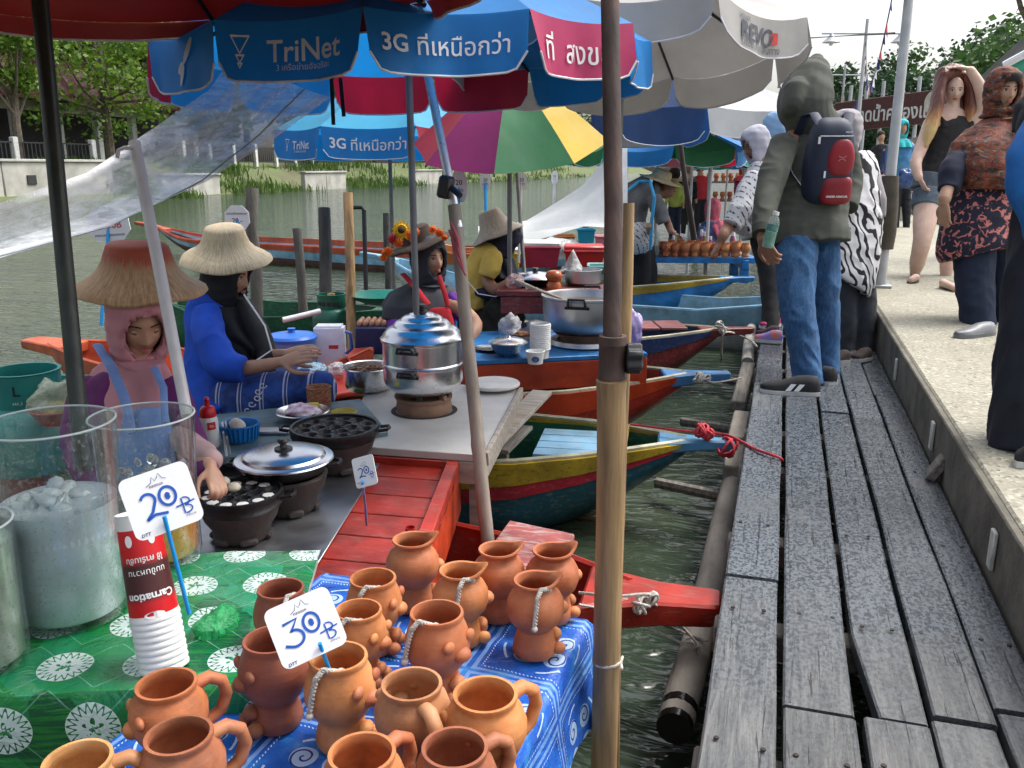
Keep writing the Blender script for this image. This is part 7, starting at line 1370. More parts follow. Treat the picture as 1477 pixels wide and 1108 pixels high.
flower(579, 332, 4.72, .055, SUNF, M('flower_heart', (.05, .02, .01), .9))
for (x, y, r_, mt) in ((574, 350, .032, ORF), (593, 340, .035, ORF), (560, 362, .030, ORF), (553, 372, .024, ORF), (567, 345, .034, REDF), (624, 331, .026, ORF), (634, 336, .030, ORF), (641, 343, .022, ORF), (600, 335, .026, ORF), (555, 366, .026, ORF)): flower(x, y, 4.72, r_, mt, mt, 9, 3)
# ---------------------------------------------------------------- 4 vendor in yellow
p = person('vendor in yellow shirt and navy veil bending over her pans', D(705, 480, 6.0)); fd = RGT*.85+FWD*.1-UP*.55; Mh = headM(D(726, 349, 6.0), fd, .98)
body = skin_of('body', [neckch(Mh, D(710, 372, 6.0)), ch((708, 370, 6.0, 10), (706, 388, 5.9, 9), (703, 405, 5.85, 9), (716, 418, 5.8, 9), (733, 410, 5.75, 8))]+hand_chains(D(733, 410, 5.75), RGT, UP, .6), SK3, p, .0065, extra=[head_mb(Mh)], smooth_it=2); face(body, Mh)
YEL = fab('yellow_cotton', (.60, .44, .09), .2); skin_of('shirt', [ch((716, 358, 6.0, 14, 18), (704, 372, 6.0, 24, 26), (692, 395, 6.02, 26, 30), (686, 425, 6.05, 24, 30), (690, 450, 6.05, 22, 28), flat=True), ch((712, 365, 5.85, 14), (708, 385, 5.82, 15), (702, 400, 5.82, 13), flat=True)], YEL, p, .009, .010, 8)
skin_of('apron', [ch((716, 380, 6.08, 14, 16), (722, 408, 6.05, 20, 16), (708, 425, 5.88, 30, 8))], fab('navy_apron', (.010, .014, .045)), p, .009, .005); build('apron_piping', MB().tube([D(668, 398, 5.8), D(690, 424, 5.76), D(715, 428, 5.74), D(738, 415, 5.76), D(745, 400, 5.8)], .004, 6), WHITEP, p)
skin_of('skirt', [ch((700, 430, 6.08, 26, 28), (715, 455, 6.05, 32, 30), (720, 490, 6.05, 36, 32), flat=True), ch((715, 440, 5.95, 24), (745, 468, 5.85, 18), flat=True)], fab('dark_print_skirt', (.022, .022, .018), .7, 12), p, .009, .006)
hijab(p, Mh, [(D(720, 372, 6.0), .09, .09), (D(722, 385, 6.0), .10, .10), (D(728, 400, 5.98), .085, .09)], fab('navy_veil', (.008, .010, .030), .3), right=-FWD, front=RGT, seed=4)
hat('grey straw cone hat on the bending yellow vendor', D(717, 336, 6.0), UP*.85-RGT*.34+FWD*.05, [(.195, -.02), (.18, -.004), (.135, .025), (.105, .065), (.088, .11), (.078, .15), (.06, .163), (0, .166)], STRAWG)
# ---------------------------------------------------------------- 5 bending man with straw hat
p = person('vendor in grey jacket with light blue apron straps bending under the umbrella', D(925, 400, 9.2)); Mh = headM(D(962, 272, 9.0), RGT*.8-UP*.6-FWD*.1, .98)
body = skin_of('body', [neckch(Mh, D(945, 282, 9.0)), ch((940, 280, 9.0, 8), (950, 295, 8.85, 7), (958, 310, 8.8, 6), (968, 334, 8.7, 5))]+hand_chains(D(968, 334, 8.7), RGT-UP*.5, UP, .5), SK3, p, .009, extra=[head_mb(Mh)]); face(body, Mh)
skin_of('jacket', [ch((950, 276, 9.0, 12, 18), (930, 276, 9.0, 22, 26), (912, 292, 9.0, 26, 30), (908, 320, 9.0, 24, 30), (914, 345, 9.0, 22, 28), flat=True), ch((944, 285, 8.75, 12), (952, 308, 8.7, 12), (958, 322, 8.7, 9), flat=True)], fab('grey_jacket', (.12, .125, .13), .4), p, .011, .012, 6)
build('apron_strap', MB().tube([D(905, 275, 8.75), D(922, 262, 8.8), D(938, 262, 8.72), D(944, 285, 8.55), D(940, 320, 8.6), D(938, 360, 8.7)], .017, 6), M('light_blue_strap', (.03, .32, .62), .6), p)
skin_of('waist_cloth', [ch((910, 335, 8.98, 24, 30), (920, 345, 8.98, 25, 30))], DASH, p, .012, .004); skin_of('trousers', [ch((918, 345, 9.0, 20, 24), (925, 380, 9.1, 14), (925, 420, 9.15, 12), flat=True), ch((922, 345, 9.1, 20, 24), (935, 385, 9.2, 13), (935, 420, 9.25, 11), flat=True)], fab('black_trousers', (.010, .011, .014)), p, .012, .005)
hat('cream straw sun hat on the bending grey jacket vendor', D(953, 259, 9.0), UP+RGT*.30-FWD*.05, [(.235, -.02), (.22, -.01), (.15, .0), (.11, .02), (.10, .06), (.085, .095), (.05, .105), (0, .106)], STRAW)
# ---------------------------------------------------------------- 6 child with pink veil
p = person('child in rose pink veil sitting behind the small clay pots', D(1028, 380, 10.4)); Mh = headM(D(1028, 302, 10.4), -RGT*.2+FWD*.6+RGT*.7, .92)
body = skin_of('body', [neckch(Mh, D(1025, 325, 10.4))], SK1, p, .011, extra=[head_mb(Mh)]); skin_of('top', [ch((1026, 322, 10.4, 14, 14), (1024, 340, 10.4, 17, 16), (1024, 370, 10.4, 18, 18), flat=True), ch((1014, 330, 10.3, 7), (1012, 350, 10.2, 6), (1030, 358, 10.0, 5), flat=True)], fab('blue_print_top', (.06, .10, .26), .6, 24), p, .012, .006)
hijab(p, Mh, [(D(1030, 318, 10.4), .10, .10), (D(1032, 328, 10.38), .13, .12), (D(1036, 342, 10.36), .12, .11)], fab('rose_veil', (.56, .12, .17)), seed=5)
# ---------------------------------------------------------------- 7 visitor bending with lilac veil
p = person('visitor in pale lilac veil and dash print blouse leaning over the stalls', P(1108, 482, 0)); Mh = headM(D(1091, 208, 6.6), -RGT*.88-UP*.34-FWD*.22, .98); SK = SK3
body = skin_of('body', [neckch(Mh, D(1104, 245, 6.6)), ch((1102, 245, 6.6, 12), (1085, 270, 6.45, 10), (1066, 300, 6.38, 10), (1052, 325, 6.35, 9), (1044, 338, 6.3, 8), (1040, 348, 6.3, 6))]+hand_chains(D(1040, 348, 6.3), -RGT*.6-UP, -RGT, .5), SK, p, .006, extra=[head_mb(Mh)], smooth_it=2); face(body, Mh)
skin_of('blouse', [ch((1104, 240, 6.6, 22, 24), (1098, 270, 6.6, 28, 30), (1094, 305, 6.6, 30, 32), (1100, 340, 6.6, 30, 32), flat=True), ch((1092, 255, 6.4, 16), (1072, 295, 6.35, 17), (1055, 325, 6.33, 14), flat=True), ch((1085, 300, 6.5, 24, 20), (1066, 330, 6.4, 18, 14), flat=True)], DASH, p, .0085, .012, 6)
build('spectacles', MB().tube([(-.055, .085, .004), (-.046, .098, -.008), (-.03, .100, -.010), (-.012, .102, .004), (-.03, .100, .02), (-.048, .096, .018), (-.055, .085, .004)], .002, 6).tube([(.055, .085, .004), (.046, .098, -.008), (.03, .100, -.010), (.012, .102, .004), (.03, .100, .02), (.048, .096, .018), (.055, .085, .004)], .002, 6).tube([(-.012, .102, .006), (.012, .102, .006)], .002, 6).tf(Mh), BLKPL, p)
hijab(p, Mh, [(D(1098, 248, 6.56), .10, .11), (D(1094, 268, 6.5), .125, .15), (D(1086, 296, 6.42), .115, .14), (D(1084, 318, 6.4), .07, .10)], fab('pale_lilac_veil', (.44, .44, .52), .18), right=FWD, front=-RGT, seed=6)
skin_of('trousers', [ch((1106, 345, 6.6, 24, 24), (1112, 400, 6.5, 17), (1112, 450, 6.4, 13), (1110, 478, 6.35, 12), flat=True), ch((1116, 345, 6.7, 22, 22), (1122, 410, 6.7, 16), (1122, 465, 6.7, 12), flat=True)], fab('black_trousers', (.010, .011, .014)), p, .009, .005)
shoe(p, P(1124, 488, 0), P(1090, 486, 0), .09, .07, fab('black_pink_trainer', (.03, .012, .02), .8, 18), None); shoe(p, P(1122, 470, 0), P(1098, 474, 0), .085, .07, M('magenta_trainer', (.40, .01, .12), .5))
# ---------------------------------------------------------------- 8 visitor half hidden, light blue veil
p = person('visitor in light blue veil almost hidden behind the hooded man', P(1140, 470, 0)); Mh = headM(D(1118, 186, 7.3), -RGT*.5+FWD*.8, .98)
body = skin_of('body', [neckch(Mh, D(1125, 225, 7.3))], SK1, p, .008, extra=[head_mb(Mh)]); skin_of('coat', [ch((1125, 222, 7.3, 24, 18), (1126, 245, 7.3, 34, 24), (1128, 320, 7.3, 36, 26), (1130, 400, 7.3, 34, 26), (1132, 440, 7.2, 30, 24), flat=True), ch((1100, 250, 7.2, 11), (1104, 300, 7.1, 10), (1108, 350, 7.0, 8), flat=True)], fab('dark_coat', (.018, .016, .018)), p, .010, .006); skin_of('trousers', [ch((1124, 430, 7.1, 14), (1126, 478, 6.9, 11), flat=True), ch((1142, 430, 7.1, 14), (1142, 470, 7.1, 11), flat=True)], fab('brown_black_trousers', (.022, .012, .010)), p, .010, .004)
hijab(p, Mh, [(D(1122, 215, 7.3), .10, .10), (D(1122, 232, 7.3), .17, .14), (D(1122, 255, 7.3), .18, .15)], fab('light_blue_veil', (.24, .40, .62)), seed=7); shoe(p, P(1128, 495, 0), P(1088, 492, 0), .095, .07, M('blue_orange_trainer', (.03, .10, .42), .5, var=.9, vs=14, col2=(.55, .14, .02)))
# ---------------------------------------------------------------- 9 hooded man with backpack
p = person('man in olive hooded jacket and jeans holding a plastic bottle', P(1160, 562, 0)); OLIVE = fab('olive_jacket', (.062, .068, .056), .3, 6); fm = -RGT*.80+FWD*.45; fm.normalize(); lat = Vector((-fm.y, fm.x, 0))
hd = D(1166, 140, 4.95); Mh = headM(hd, -RGT*.75+FWD*.6-UP*.25, 1.0)
hw = D(1098, 346, 4.55)
skin_of('body', [neckch(Mh, D(1172, 190, 4.98)), ch((1172, 190, 4.98, 14), (1138, 205, 4.9, 13), (1115, 250, 4.78, 12), (1102, 300, 4.66, 10), (1098, 344, 4.56, 6.5))]+hand_chains(hw, -UP*.72+RGT*.45-FWD*.35, -RGT*.75-FWD*.6, .75, 1.06, 1), SK3, p, .0045, extra=[head_mb(Mh)], smooth_it=2)
skin_of('jacket', [ch((1172, 182, 4.98, 34, 28), (1174, 205, 4.97, 50, 32), (1172, 250, 4.95, 52, 36), (1168, 300, 4.93, 55, 38), (1164, 338, 4.92, 62, 45), (1164, 352, 4.92, 62, 46), flat=True), ch((1132, 205, 4.88, 20), (1116, 250, 4.78, 21), (1105, 295, 4.67, 18), (1100, 332, 4.58, 15), flat=True), ch((1214, 205, 5.05, 19), (1227, 255, 5.08, 17), (1222, 300, 5.0, 15), flat=True)], OLIVE, p, .0068, .0055, 8, stretch=(1, 1, 1.3))
# hood: peaked, drooping over the face to the left
build('cuff', MB().tube([D(1100, 329, 4.59), D(1099, 339, 4.57)], [.058, .052], 16), OLIVE, p)
skin_of('hood', [ch((1177, 90, 4.98, 12, 15), (1175, 99, 4.97, 22, 25), (1169, 116, 4.95, 32, 35), (1163, 138, 4.93, 39, 40), (1161, 154, 4.92, 39, 41), (1166, 168, 4.93, 35, 38), (1174, 188, 4.97, 39, 33)), ch((1150, 134, 4.87, 22, 28), (1142, 156, 4.85, 16, 27))], OLIVE, p, .0062, .0022, 7, seed=3, smooth_it=8)
skin_of('jeans', [ch((1164, 325, 4.92, 44, 30), (1164, 352, 4.9, 46, 32), flat=True), ch((1150, 350, 4.86, 30, 30), (1148, 400, 4.82, 28, 29), (1150, 440, 4.78, 25, 26), (1158, 490, 4.76, 22, 24), (1164, 540, 4.74, 20, 24), (1166, 556, 4.74, 22, 25), flat=True), ch((1184, 350, 5.0, 26, 28), (1188, 400, 5.0, 23, 26), (1190, 450, 5.0, 20, 23), (1192, 500, 5.02, 18, 22), (1193, 545, 5.02, 17, 21), flat=True)], JEANS, p, .0065, .009, 9, seed=5, stretch=(1, 1, .9))
SHN = fab('black_suede_shoe', (.012, .013, .016)); shoe(p, P(1182, 570, 0), P(1096, 565, 0)+Vector((0, 0, 0)), .105, .085, SHN, stripes=True); shoe(p, P(1202, 556, 0), P(1165, 545, 0), .10, .08, SHN)
# backpack
nb = (D(1205, 240, 4.7)-D(1190, 240, 4.95)); nb.z = 0; nb = (CAM-D(1195, 240, 4.8)); nb.z = 0; nb = (nb.normalized()+RGT*.30).normalized(); bx_ = UP.cross(nb).normalized(); bo = D(1194, 234, 4.74)
Mb = frame(bo, bx_, UP*1.0+nb*.10)
bp = thing('backpack', 'small navy and crimson backpack worn by the hooded man', 'backpack', bo); NAVYB = fab('navy_nylon', (.012, .022, .055), .3, rough=.6); CRIMB = fab('crimson_nylon', (.28, .010, .022), .25, rough=.5)
def pillow(hw_, hh_, th, ex=3.2, n=40, m=10, top=1.0, cx=0, cy=0, cz=0):
    vs = []; mb = MB()
    def out(a, k): c, s_ = math.cos(a), math.sin(a); r_ = 1/((abs(c)**ex+abs(s_)**ex)**(1/ex)); x, y = hw_*r_*c*k, hh_*r_*s_*k; x *= 1+(top-1)*max(0, y/hh_); return x, y
    for j in range(m+1):
        f = j/m; k = math.cos(f*math.pi/2)**.5 if f < 1 else 0; z = th*math.sin(f*math.pi/2)
        for i in range(n): x, y = out(2*math.pi*i/n, max(.001, k)); vs.append(Mb @ Vector((x+cx, y+cy, z+cz)))
    return mb.add(vs, [(j*n+i, j*n+(i+1) % n, (j+1)*n+(i+1) % n, (j+1)*n+i) for j in range(m) for i in range(n)]+[tuple(range(n-1, -1, -1))])
build('main_bag', pillow(.135, .235, .095, 4.0, top=.86), NAVYB, bp, smooth=50); pk = build('front_pocket', pillow(.074, .100, .030, 3.0, cx=.040, cy=.030, cz=.080, top=.8), CRIMB, bp, smooth=50); pl_ = build('lower_panel', pillow(.086, .078, .032, 4, cx=.036, cy=-.142, cz=.073), CRIMB, bp, smooth=50)
build('top_zip', MB().tube([Mb @ Vector((x, .142, .096)) for x in (-.085, -.03, .03, .088)], .004, 6), M('zip_grey', (.22, .23, .26), .4), bp); build('zip_pull', MB().box(Mb @ Vector((-.088, .122, .098)), (.011, .006, .036), Mb.to_3x3() @ Matrix.Rotation(R(90), 3, 'X')), WHITEP, bp); build('zip_pull', MB().box(Mb @ Vector((-.042, -.055, .104)), (.010, .006, .036), Mb.to_3x3() @ Matrix.Rotation(R(90), 3, 'X')), WHITEP, bp)
fnb = lambda x, y: Mb @ Vector((x+.036, y-.172, .1062)); lettering(pl_, 'UNDER ARMOUR', fnb, WHITEP, width=.115, bold=.035, name='brand_lettering'); lettering(bp, 'storm', lambda x, y: Mb @ Vector((x+.065, y+.165, .0955)), WHITEP, width=.035, bold=.02, name='brand_lettering')
pf = lambda x, y: Mb @ Vector((x+.040, y+.03, .1125)); strokes(pk, [arc(0, .020, .020, .016, 200, 340, 12), arc(0, -.020, .020, .016, 20, 160, 12)], pf, M('pink_print', (.5, .16, .18), .5, bump=0), .006, 'crossed_arc_logo')
for s_ in (-1, 1): build('shoulder_strap', MB().tube([Mb @ Vector((s_*.07, .20, .03)), Mb @ Vector((s_*.095, .255, -.03)), Mb @ Vector((s_*.11, .235, -.12)), Mb @ Vector((s_*.13, .12, -.19))], [(.028, .006)]*4, 8, side=bx_), NAVYB, bp)
build('lower_strap', MB().tube([Mb @ Vector((-.11, -.16, .02)), Mb @ Vector((-.17, -.07, -.06)), Mb @ Vector((-.185, .0, -.14))], .007, 6), NAVYB, bp)
# bottle in his hand
bc = D(1108, 352, 4.50); ba = (D(1117, 316, 4.46)-D(1107, 356, 4.50)).normalized(); Q = UP.rotation_difference(ba).to_matrix().to_4x4(); Q.translation = bc-ba*.02
t = thing('water_bottle', 'clear plastic bottle of greenish drink in the hooded man hand', 'bottle', bc); build('bottle', MB().lathe([(0, 0), (.028, 0), (.031, .006), (.031, .03), (.029, .034), (.031, .04), (.031, .125), (.026, .15), (.016, .165), (.015, .172), (0, .172)], 26, Q), m_bag('clear_bottle', (.80, .88, .86), .22), t, smooth=45); build('drink', MB().lathe([(0, .003), (.027, .003), (.029, .03), (.029, .085), (0, .085)], 22, Q), M('green_drink', (.10, .42, .30), .1, trans=.4), t); build('label', MB().lathe([(.0315, .088), (.0315, .122)], 26, Q), M('teal_label', (.10, .26, .24), .4, var=.6, vs=60), t); build('cap', MB().lathe([(.017, .170), (.017, .188), (0, .188)], 18, Q), WHITEP, t)
# ---------------------------------------------------------------- 10 woman in brush print shirt
p = person('woman in grey veil and black and white print shirt behind the hooded man', P(1228, 524, 0)); Mh = headM(D(1218, 190, 5.7), FWD*.8-RGT*.4, 1.0)
skin_of('body', [neckch(Mh, D(1222, 230, 5.7)), ch((1222, 230, 5.7, 12), (1214, 280, 5.6, 10), (1206, 330, 5.5, 7), (1200, 350, 5.45, 6))]+hand_chains(D(1200, 352, 5.45), -UP-RGT*.3, -FWD, .5), SK1, p, .006, extra=[head_mb(Mh)])
skin_of('shirt', [ch((1222, 225, 5.7, 32, 24), (1226, 250, 5.7, 42, 30), (1226, 310, 5.68, 46, 36), (1222, 360, 5.66, 47, 38), (1216, 398, 5.64, 47, 38), (1212, 408, 5.64, 45, 36), flat=True), ch((1250, 255, 5.75, 15), (1256, 300, 5.75, 14), (1252, 340, 5.7, 11), flat=True)], BRUSH, p, .008, .009, 7)
hijab(p, Mh, [(D(1224, 228, 5.72), .105, .105), (D(1230, 252, 5.72), .17, .14), (D(1240, 285, 5.70), .15, .15), (D(1254, 312, 5.68), .08, .12)], fab('soft_grey_veil', (.34, .32, .34), .15), right=RGT, front=FWD, seed=8)
skin_of('trousers', [ch((1212, 395, 5.66, 26, 26), (1214, 440, 5.66, 22, 24), (1214, 490, 5.66, 19, 22), (1212, 520, 5.66, 18, 22), flat=True), ch((1238, 395, 5.72, 22, 24), (1242, 440, 5.72, 21, 23), (1242, 490, 5.70, 18, 21), (1242, 516, 5.68, 18, 21), flat=True)], fab('charcoal_trousers', (.022, .027, .036), .4), p, .008, .006); shoe(p, P(1222, 522, 0), P(1198, 524, 0), .09, .06, fab('brown_shoe', (.03, .018, .014))); shoe(p, P(1252, 518, 0), P(1230, 522, 0), .09, .06, fab('brown_shoe', (.03, .018, .014)))
# ---------------------------------------------------------------- 11 young woman in black tank top
p = person('young woman in black tank top and denim shorts with one arm over her head', P(1345, 412, PATH)); fd = -FWD*.95-RGT*.25-UP*.12; Mh = headM(D(1376, 131, 7.5), fd, 1.02); hl = D(1326, 256, 7.35); hu = D(1396, 99, 7.4)
body = skin_of('body', [neckch(Mh, D(1374, 168, 7.55), .052), ch((1374, 166, 7.55, 26, 14), (1370, 178, 7.55, 36, 18), (1368, 210, 7.55, 30, 20), (1362, 250, 7.55, 32, 22), (1352, 285, 7.55, 34, 24)),
    ch((1342, 178, 7.5, 10), (1330, 210, 7.46, 9), (1321, 235, 7.4, 8), (1325, 256, 7.35, 6)), ch((1400, 176, 7.5, 10), (1416, 160, 7.45, 9.5), (1414, 128, 7.4, 8.5), (1400, 102, 7.4, 6.5)),
    ch((1338, 285, 7.5, 18), (1334, 318, 7.42, 16), (1330, 348, 7.35, 12.5), (1324, 375, 7.4, 11), (1319, 396, 7.5, 6.5)), ch((1366, 285, 7.6, 17), (1370, 325, 7.6, 14), (1369, 352, 7.62, 11), (1366, 380, 7.62, 10), (1364, 405, 7.62, 6.5)),
    chw([P(1321, 400, PATH+.05), P(1314, 404, PATH+.03)], [.03, .024]), chw([P(1360, 408, PATH+.045), P(1378, 416, PATH+.028)], [.032, .026])]+hand_chains(hl, -UP*.8+RGT*.5, -RGT, .5)+hand_chains(hu, -RGT*.9+UP*.1, UP, .3), SK2, p, .0065, extra=[head_mb(Mh)], smooth_it=2); face(body, Mh)
TANK = fab('black_jersey', (.010, .010, .012), .3); skin_of('tank_top', [ch((1373, 184, 7.55, 33, 21), (1370, 205, 7.55, 33, 23), (1364, 240, 7.55, 35, 25), (1358, 262, 7.55, 37, 27)), ch((1350, 174, 7.56, 5, 17), (1355, 190, 7.55, 9, 21)), ch((1396, 174, 7.56, 5, 17), (1391, 190, 7.55, 9, 21))], TANK, p, .008, .004)
skin_of('shorts', [ch((1356, 258, 7.55, 37, 27), (1350, 280, 7.55, 38, 28), flat=True), ch((1338, 278, 7.5, 21), (1335, 300, 7.47, 20), flat=True), ch((1366, 278, 7.6, 19), (1369, 300, 7.6, 18), flat=True)], fab('grey_denim', (.085, .115, .15), .4), p, .008, .004); build('choker', MB().tube([Mh @ Vector((.058*math.sin(k*.3927), -.004+.056*math.cos(k*.3927), -.155)) for k in range(17)], [(.003, .009)]*17, 6, side=UP), BLKPL, p)
def m_hair():
    m, t, b, o = nodes('brown_to_blonde_hair'); tc = N(t, 'TexCoord'); sp = N(t, 'SeparateXYZ'); L(t, tc.outputs['Object'], sp.inputs[0]); st = tex(t, coords(t, scale=(1, 1, .06)), 90, 4); f = math_(t, 'ADD', math_(t, 'MULTIPLY', sp.outputs[2], 2.6), math_(t, 'MULTIPLY', st, .35))
    c = ramp(t, math_(t, 'SUBTRACT', f, 3.15), [(.25, (.58, .40, .17)), (.50, (.42, .20, .07)), (.78, (.12, .035, .022))]); L(t, c, b.inputs['Base Color']); b.inputs['Roughness'].default_value = .42; L(t, bumpn(t, st, .7, .006), b.inputs['Normal']); return m
HAIR = m_hair()
hc = [ch((1378, 108, 7.56, 17, 15), (1381, 128, 7.62, 19, 13), (1384, 155, 7.62, 22, 12), (1380, 185, 7.62, 22, 10)), ch((1360, 106, 7.5, 10, 14), (1354, 130, 7.47, 8, 14), (1350, 155, 7.44, 9, 14), (1342, 185, 7.42, 9, 12), (1334, 212, 7.42, 4, 6)), ch((1390, 112, 7.52, 8, 12), (1397, 132, 7.5, 6, 12), (1399, 158, 7.48, 7, 11), (1396, 176, 7.48, 4, 7)), ch((1374, 104, 7.50, 14, 13), (1362, 110, 7.44, 7, 9))]
skin_of('hair', hc, HAIR, p, .0065, .006, 14, stretch=(1.4, 1.4, .25), smooth_it=3)
for a_, b_ in ((P(1324, 402, PATH+.012), P(1311, 408, PATH+.012)), (P(1352, 410, PATH+.012), P(1382, 419, PATH+.012))):
    q = (b_-a_).normalized(); s_ = UP.cross(q); so_ = build('flip_flop', MB().prism([((k_ := math.cos(i*.35))*.118, .042*math.sin(i*.35)*(1+.15*k_)) for i in range(18)], .016, frame((a_+b_)/2-UP*.003, q, s_)), BLKPL, p, smooth=30); build('thong', MB().tube([(a_+b_)/2+s_*.038, (a_+b_)/2+q*.04+UP*.04, (a_+b_)/2-s_*.038], .006, 6), BLKPL, so_)
# ---------------------------------------------------------------- 12 woman with patterned scarf
p = person('woman in brown orange patterned veil and navy coral print tunic', P(1425, 490, PATH)); fd = RGT*.06-FWD*1.0-UP*.10; Mh = headM(D(1446, 131, 5.35), fd, 1.0); hl = D(1362, 292, 5.2)
body = skin_of('body', [neckch(Mh, D(1440, 180, 5.4)), ch((1438, 182, 5.4, 14), (1402, 208, 5.36, 10), (1379, 243, 5.28, 9), (1367, 272, 5.22, 8.5), (1362, 288, 5.2, 9))]+hand_chains(hl, -UP+RGT*.15, -RGT*.8-FWD*.4, .4), m_skin('olive_skin', (.46, .28, .19)), p, .0045, extra=[head_mb(Mh)], smooth_it=2); face(body, Mh)
build('under_scarf', MB().tube([Mh @ Vector((.072*math.sin(k*.32-1.6), .074*math.cos(k*.32-1.6)+.024, .052+.030*math.cos(k*.32-1.6))) for k in range(11)], [(.026, .010)]*11, 8, side=UP), fab('black_under_scarf', (.010, .010, .012)), p)
skin_of('tunic', [ch((1436, 192, 5.4, 34, 24), (1430, 222, 5.4, 48, 34), (1422, 270, 5.4, 56, 42), (1416, 320, 5.38, 58, 46), (1414, 352, 5.38, 62, 48), (1416, 366, 5.38, 58, 46), flat=True)], CORAL, p, .0075, .010, 6)
skin_of('sleeves', [ch((1398, 216, 5.36, 17), (1376, 245, 5.28, 20), (1368, 275, 5.23, 15), flat=True), ch((1466, 216, 5.4, 17), (1488, 255, 5.36, 20), (1480, 300, 5.25, 15), flat=True)], fab('navy_cotton', (.010, .014, .035)), p, .0075, .008)
hijab(p, Mh, [(D(1441, 176, 5.38), .10, .11), (D(1434, 188, 5.38), .185, .16), (D(1429, 206, 5.36), .245, .20), (D(1426, 236, 5.34), .255, .225), (D(1425, 260, 5.32), .215, .21), (D(1426, 272, 5.32), .17, .18)], CAMO, right=RGT*.85-FWD*-.5, front=RGT*.5-FWD*.85, seed=9, foldk=1.3)
skin_of('trousers', [ch((1405, 355, 5.36, 30, 28), (1406, 410, 5.34, 26, 26), (1410, 462, 5.32, 23, 25), (1411, 474, 5.32, 23, 25), flat=True), ch((1446, 355, 5.45, 28, 28), (1450, 415, 5.42, 25, 26), (1452, 478, 5.38, 23, 26), flat=True)], fab('navy_trousers', (.010, .018, .045), .3), p, .0075, .007); SHG = M('grey_shoe_leather', (.16, .17, .18), .45); shoe(p, P(1430, 482, PATH), P(1379, 488, PATH), .095, .06, SHG, SHG); shoe(p, P(1472, 486, PATH), P(1446, 500, PATH), .095, .06, SHG, SHG)
t = thing('shoulder_bag', 'brown leather bag strap over the patterned veil', 'bag', D(1476, 160, 5.3)); build('strap', MB().tube([D(1466, 150, 5.36), D(1472, 185, 5.16), D(1478, 230, 5.14), D(1500, 290, 5.2)], [(.020, .004)]*4, 8, side=RGT), M('brown_leather', (.11, .045, .03), .5), t); build('bag', MB().ell(D(1512, 310, 5.25), (.13, .07, .11), 20, 14), M('brown_leather', (.11, .045, .03), .5), t)
# ---------------------------------------------------------------- 13 person at the right edge
p = person('person in long black navy robe and bright blue cape cut by the right frame edge', P(1530, 668, PATH)); Mh = headM(D(1545, 70, 3.010), -FWD, .9); skin_of('body', [neckch(Mh, D(1543, 130, 3.010)), ch((1543, 135, 3.010, 20), (1510, 180, 2.972, 18), (1515, 280, 2.957, 14), (1520, 395, 2.896, 9), (1522, 415, 2.880, 8))], SK1, p, .008, extra=[head_mb(Mh)])
skin_of('robe', [ch((1542, 130, 3.010, 40, 34), (1540, 180, 3.010, 72, 44), (1536, 300, 2.995, 70, 52), (1530, 420, 2.987, 80, 60), (1524, 560, 2.972, 88, 66), (1522, 655, 2.957, 92, 70), flat=True)], fab('navy_black_robe', (.008, .011, .020), .4), p, .010, .014, 5, stretch=(1.6, 1.6, .35)); skin_of('cape', [ch((1508, 185, 2.972, 32, 30), (1490, 225, 2.941, 34, 32), (1486, 270, 2.926, 30, 30), (1500, 320, 2.926, 24, 26), (1520, 420, 2.926, 40, 40)), ch((1540, 170, 2.972, 60, 46), (1540, 260, 2.957, 66, 52))], fab('bright_blue_cape', (.010, .13, .42), .3), p, .009, .010, 6)
hijab(p, Mh, [(D(1543, 120, 3.010), .09, .09), (D(1542, 150, 3.010), .16, .13), (D(1541, 190, 3.010), .17, .14)], fab('black_veil', (.012, .012, .014), .4), right=RGT, front=-FWD, seed=10); shoe(p, P(1486, 672, PATH), P(1462, 668, PATH), .1, .06, SHN)
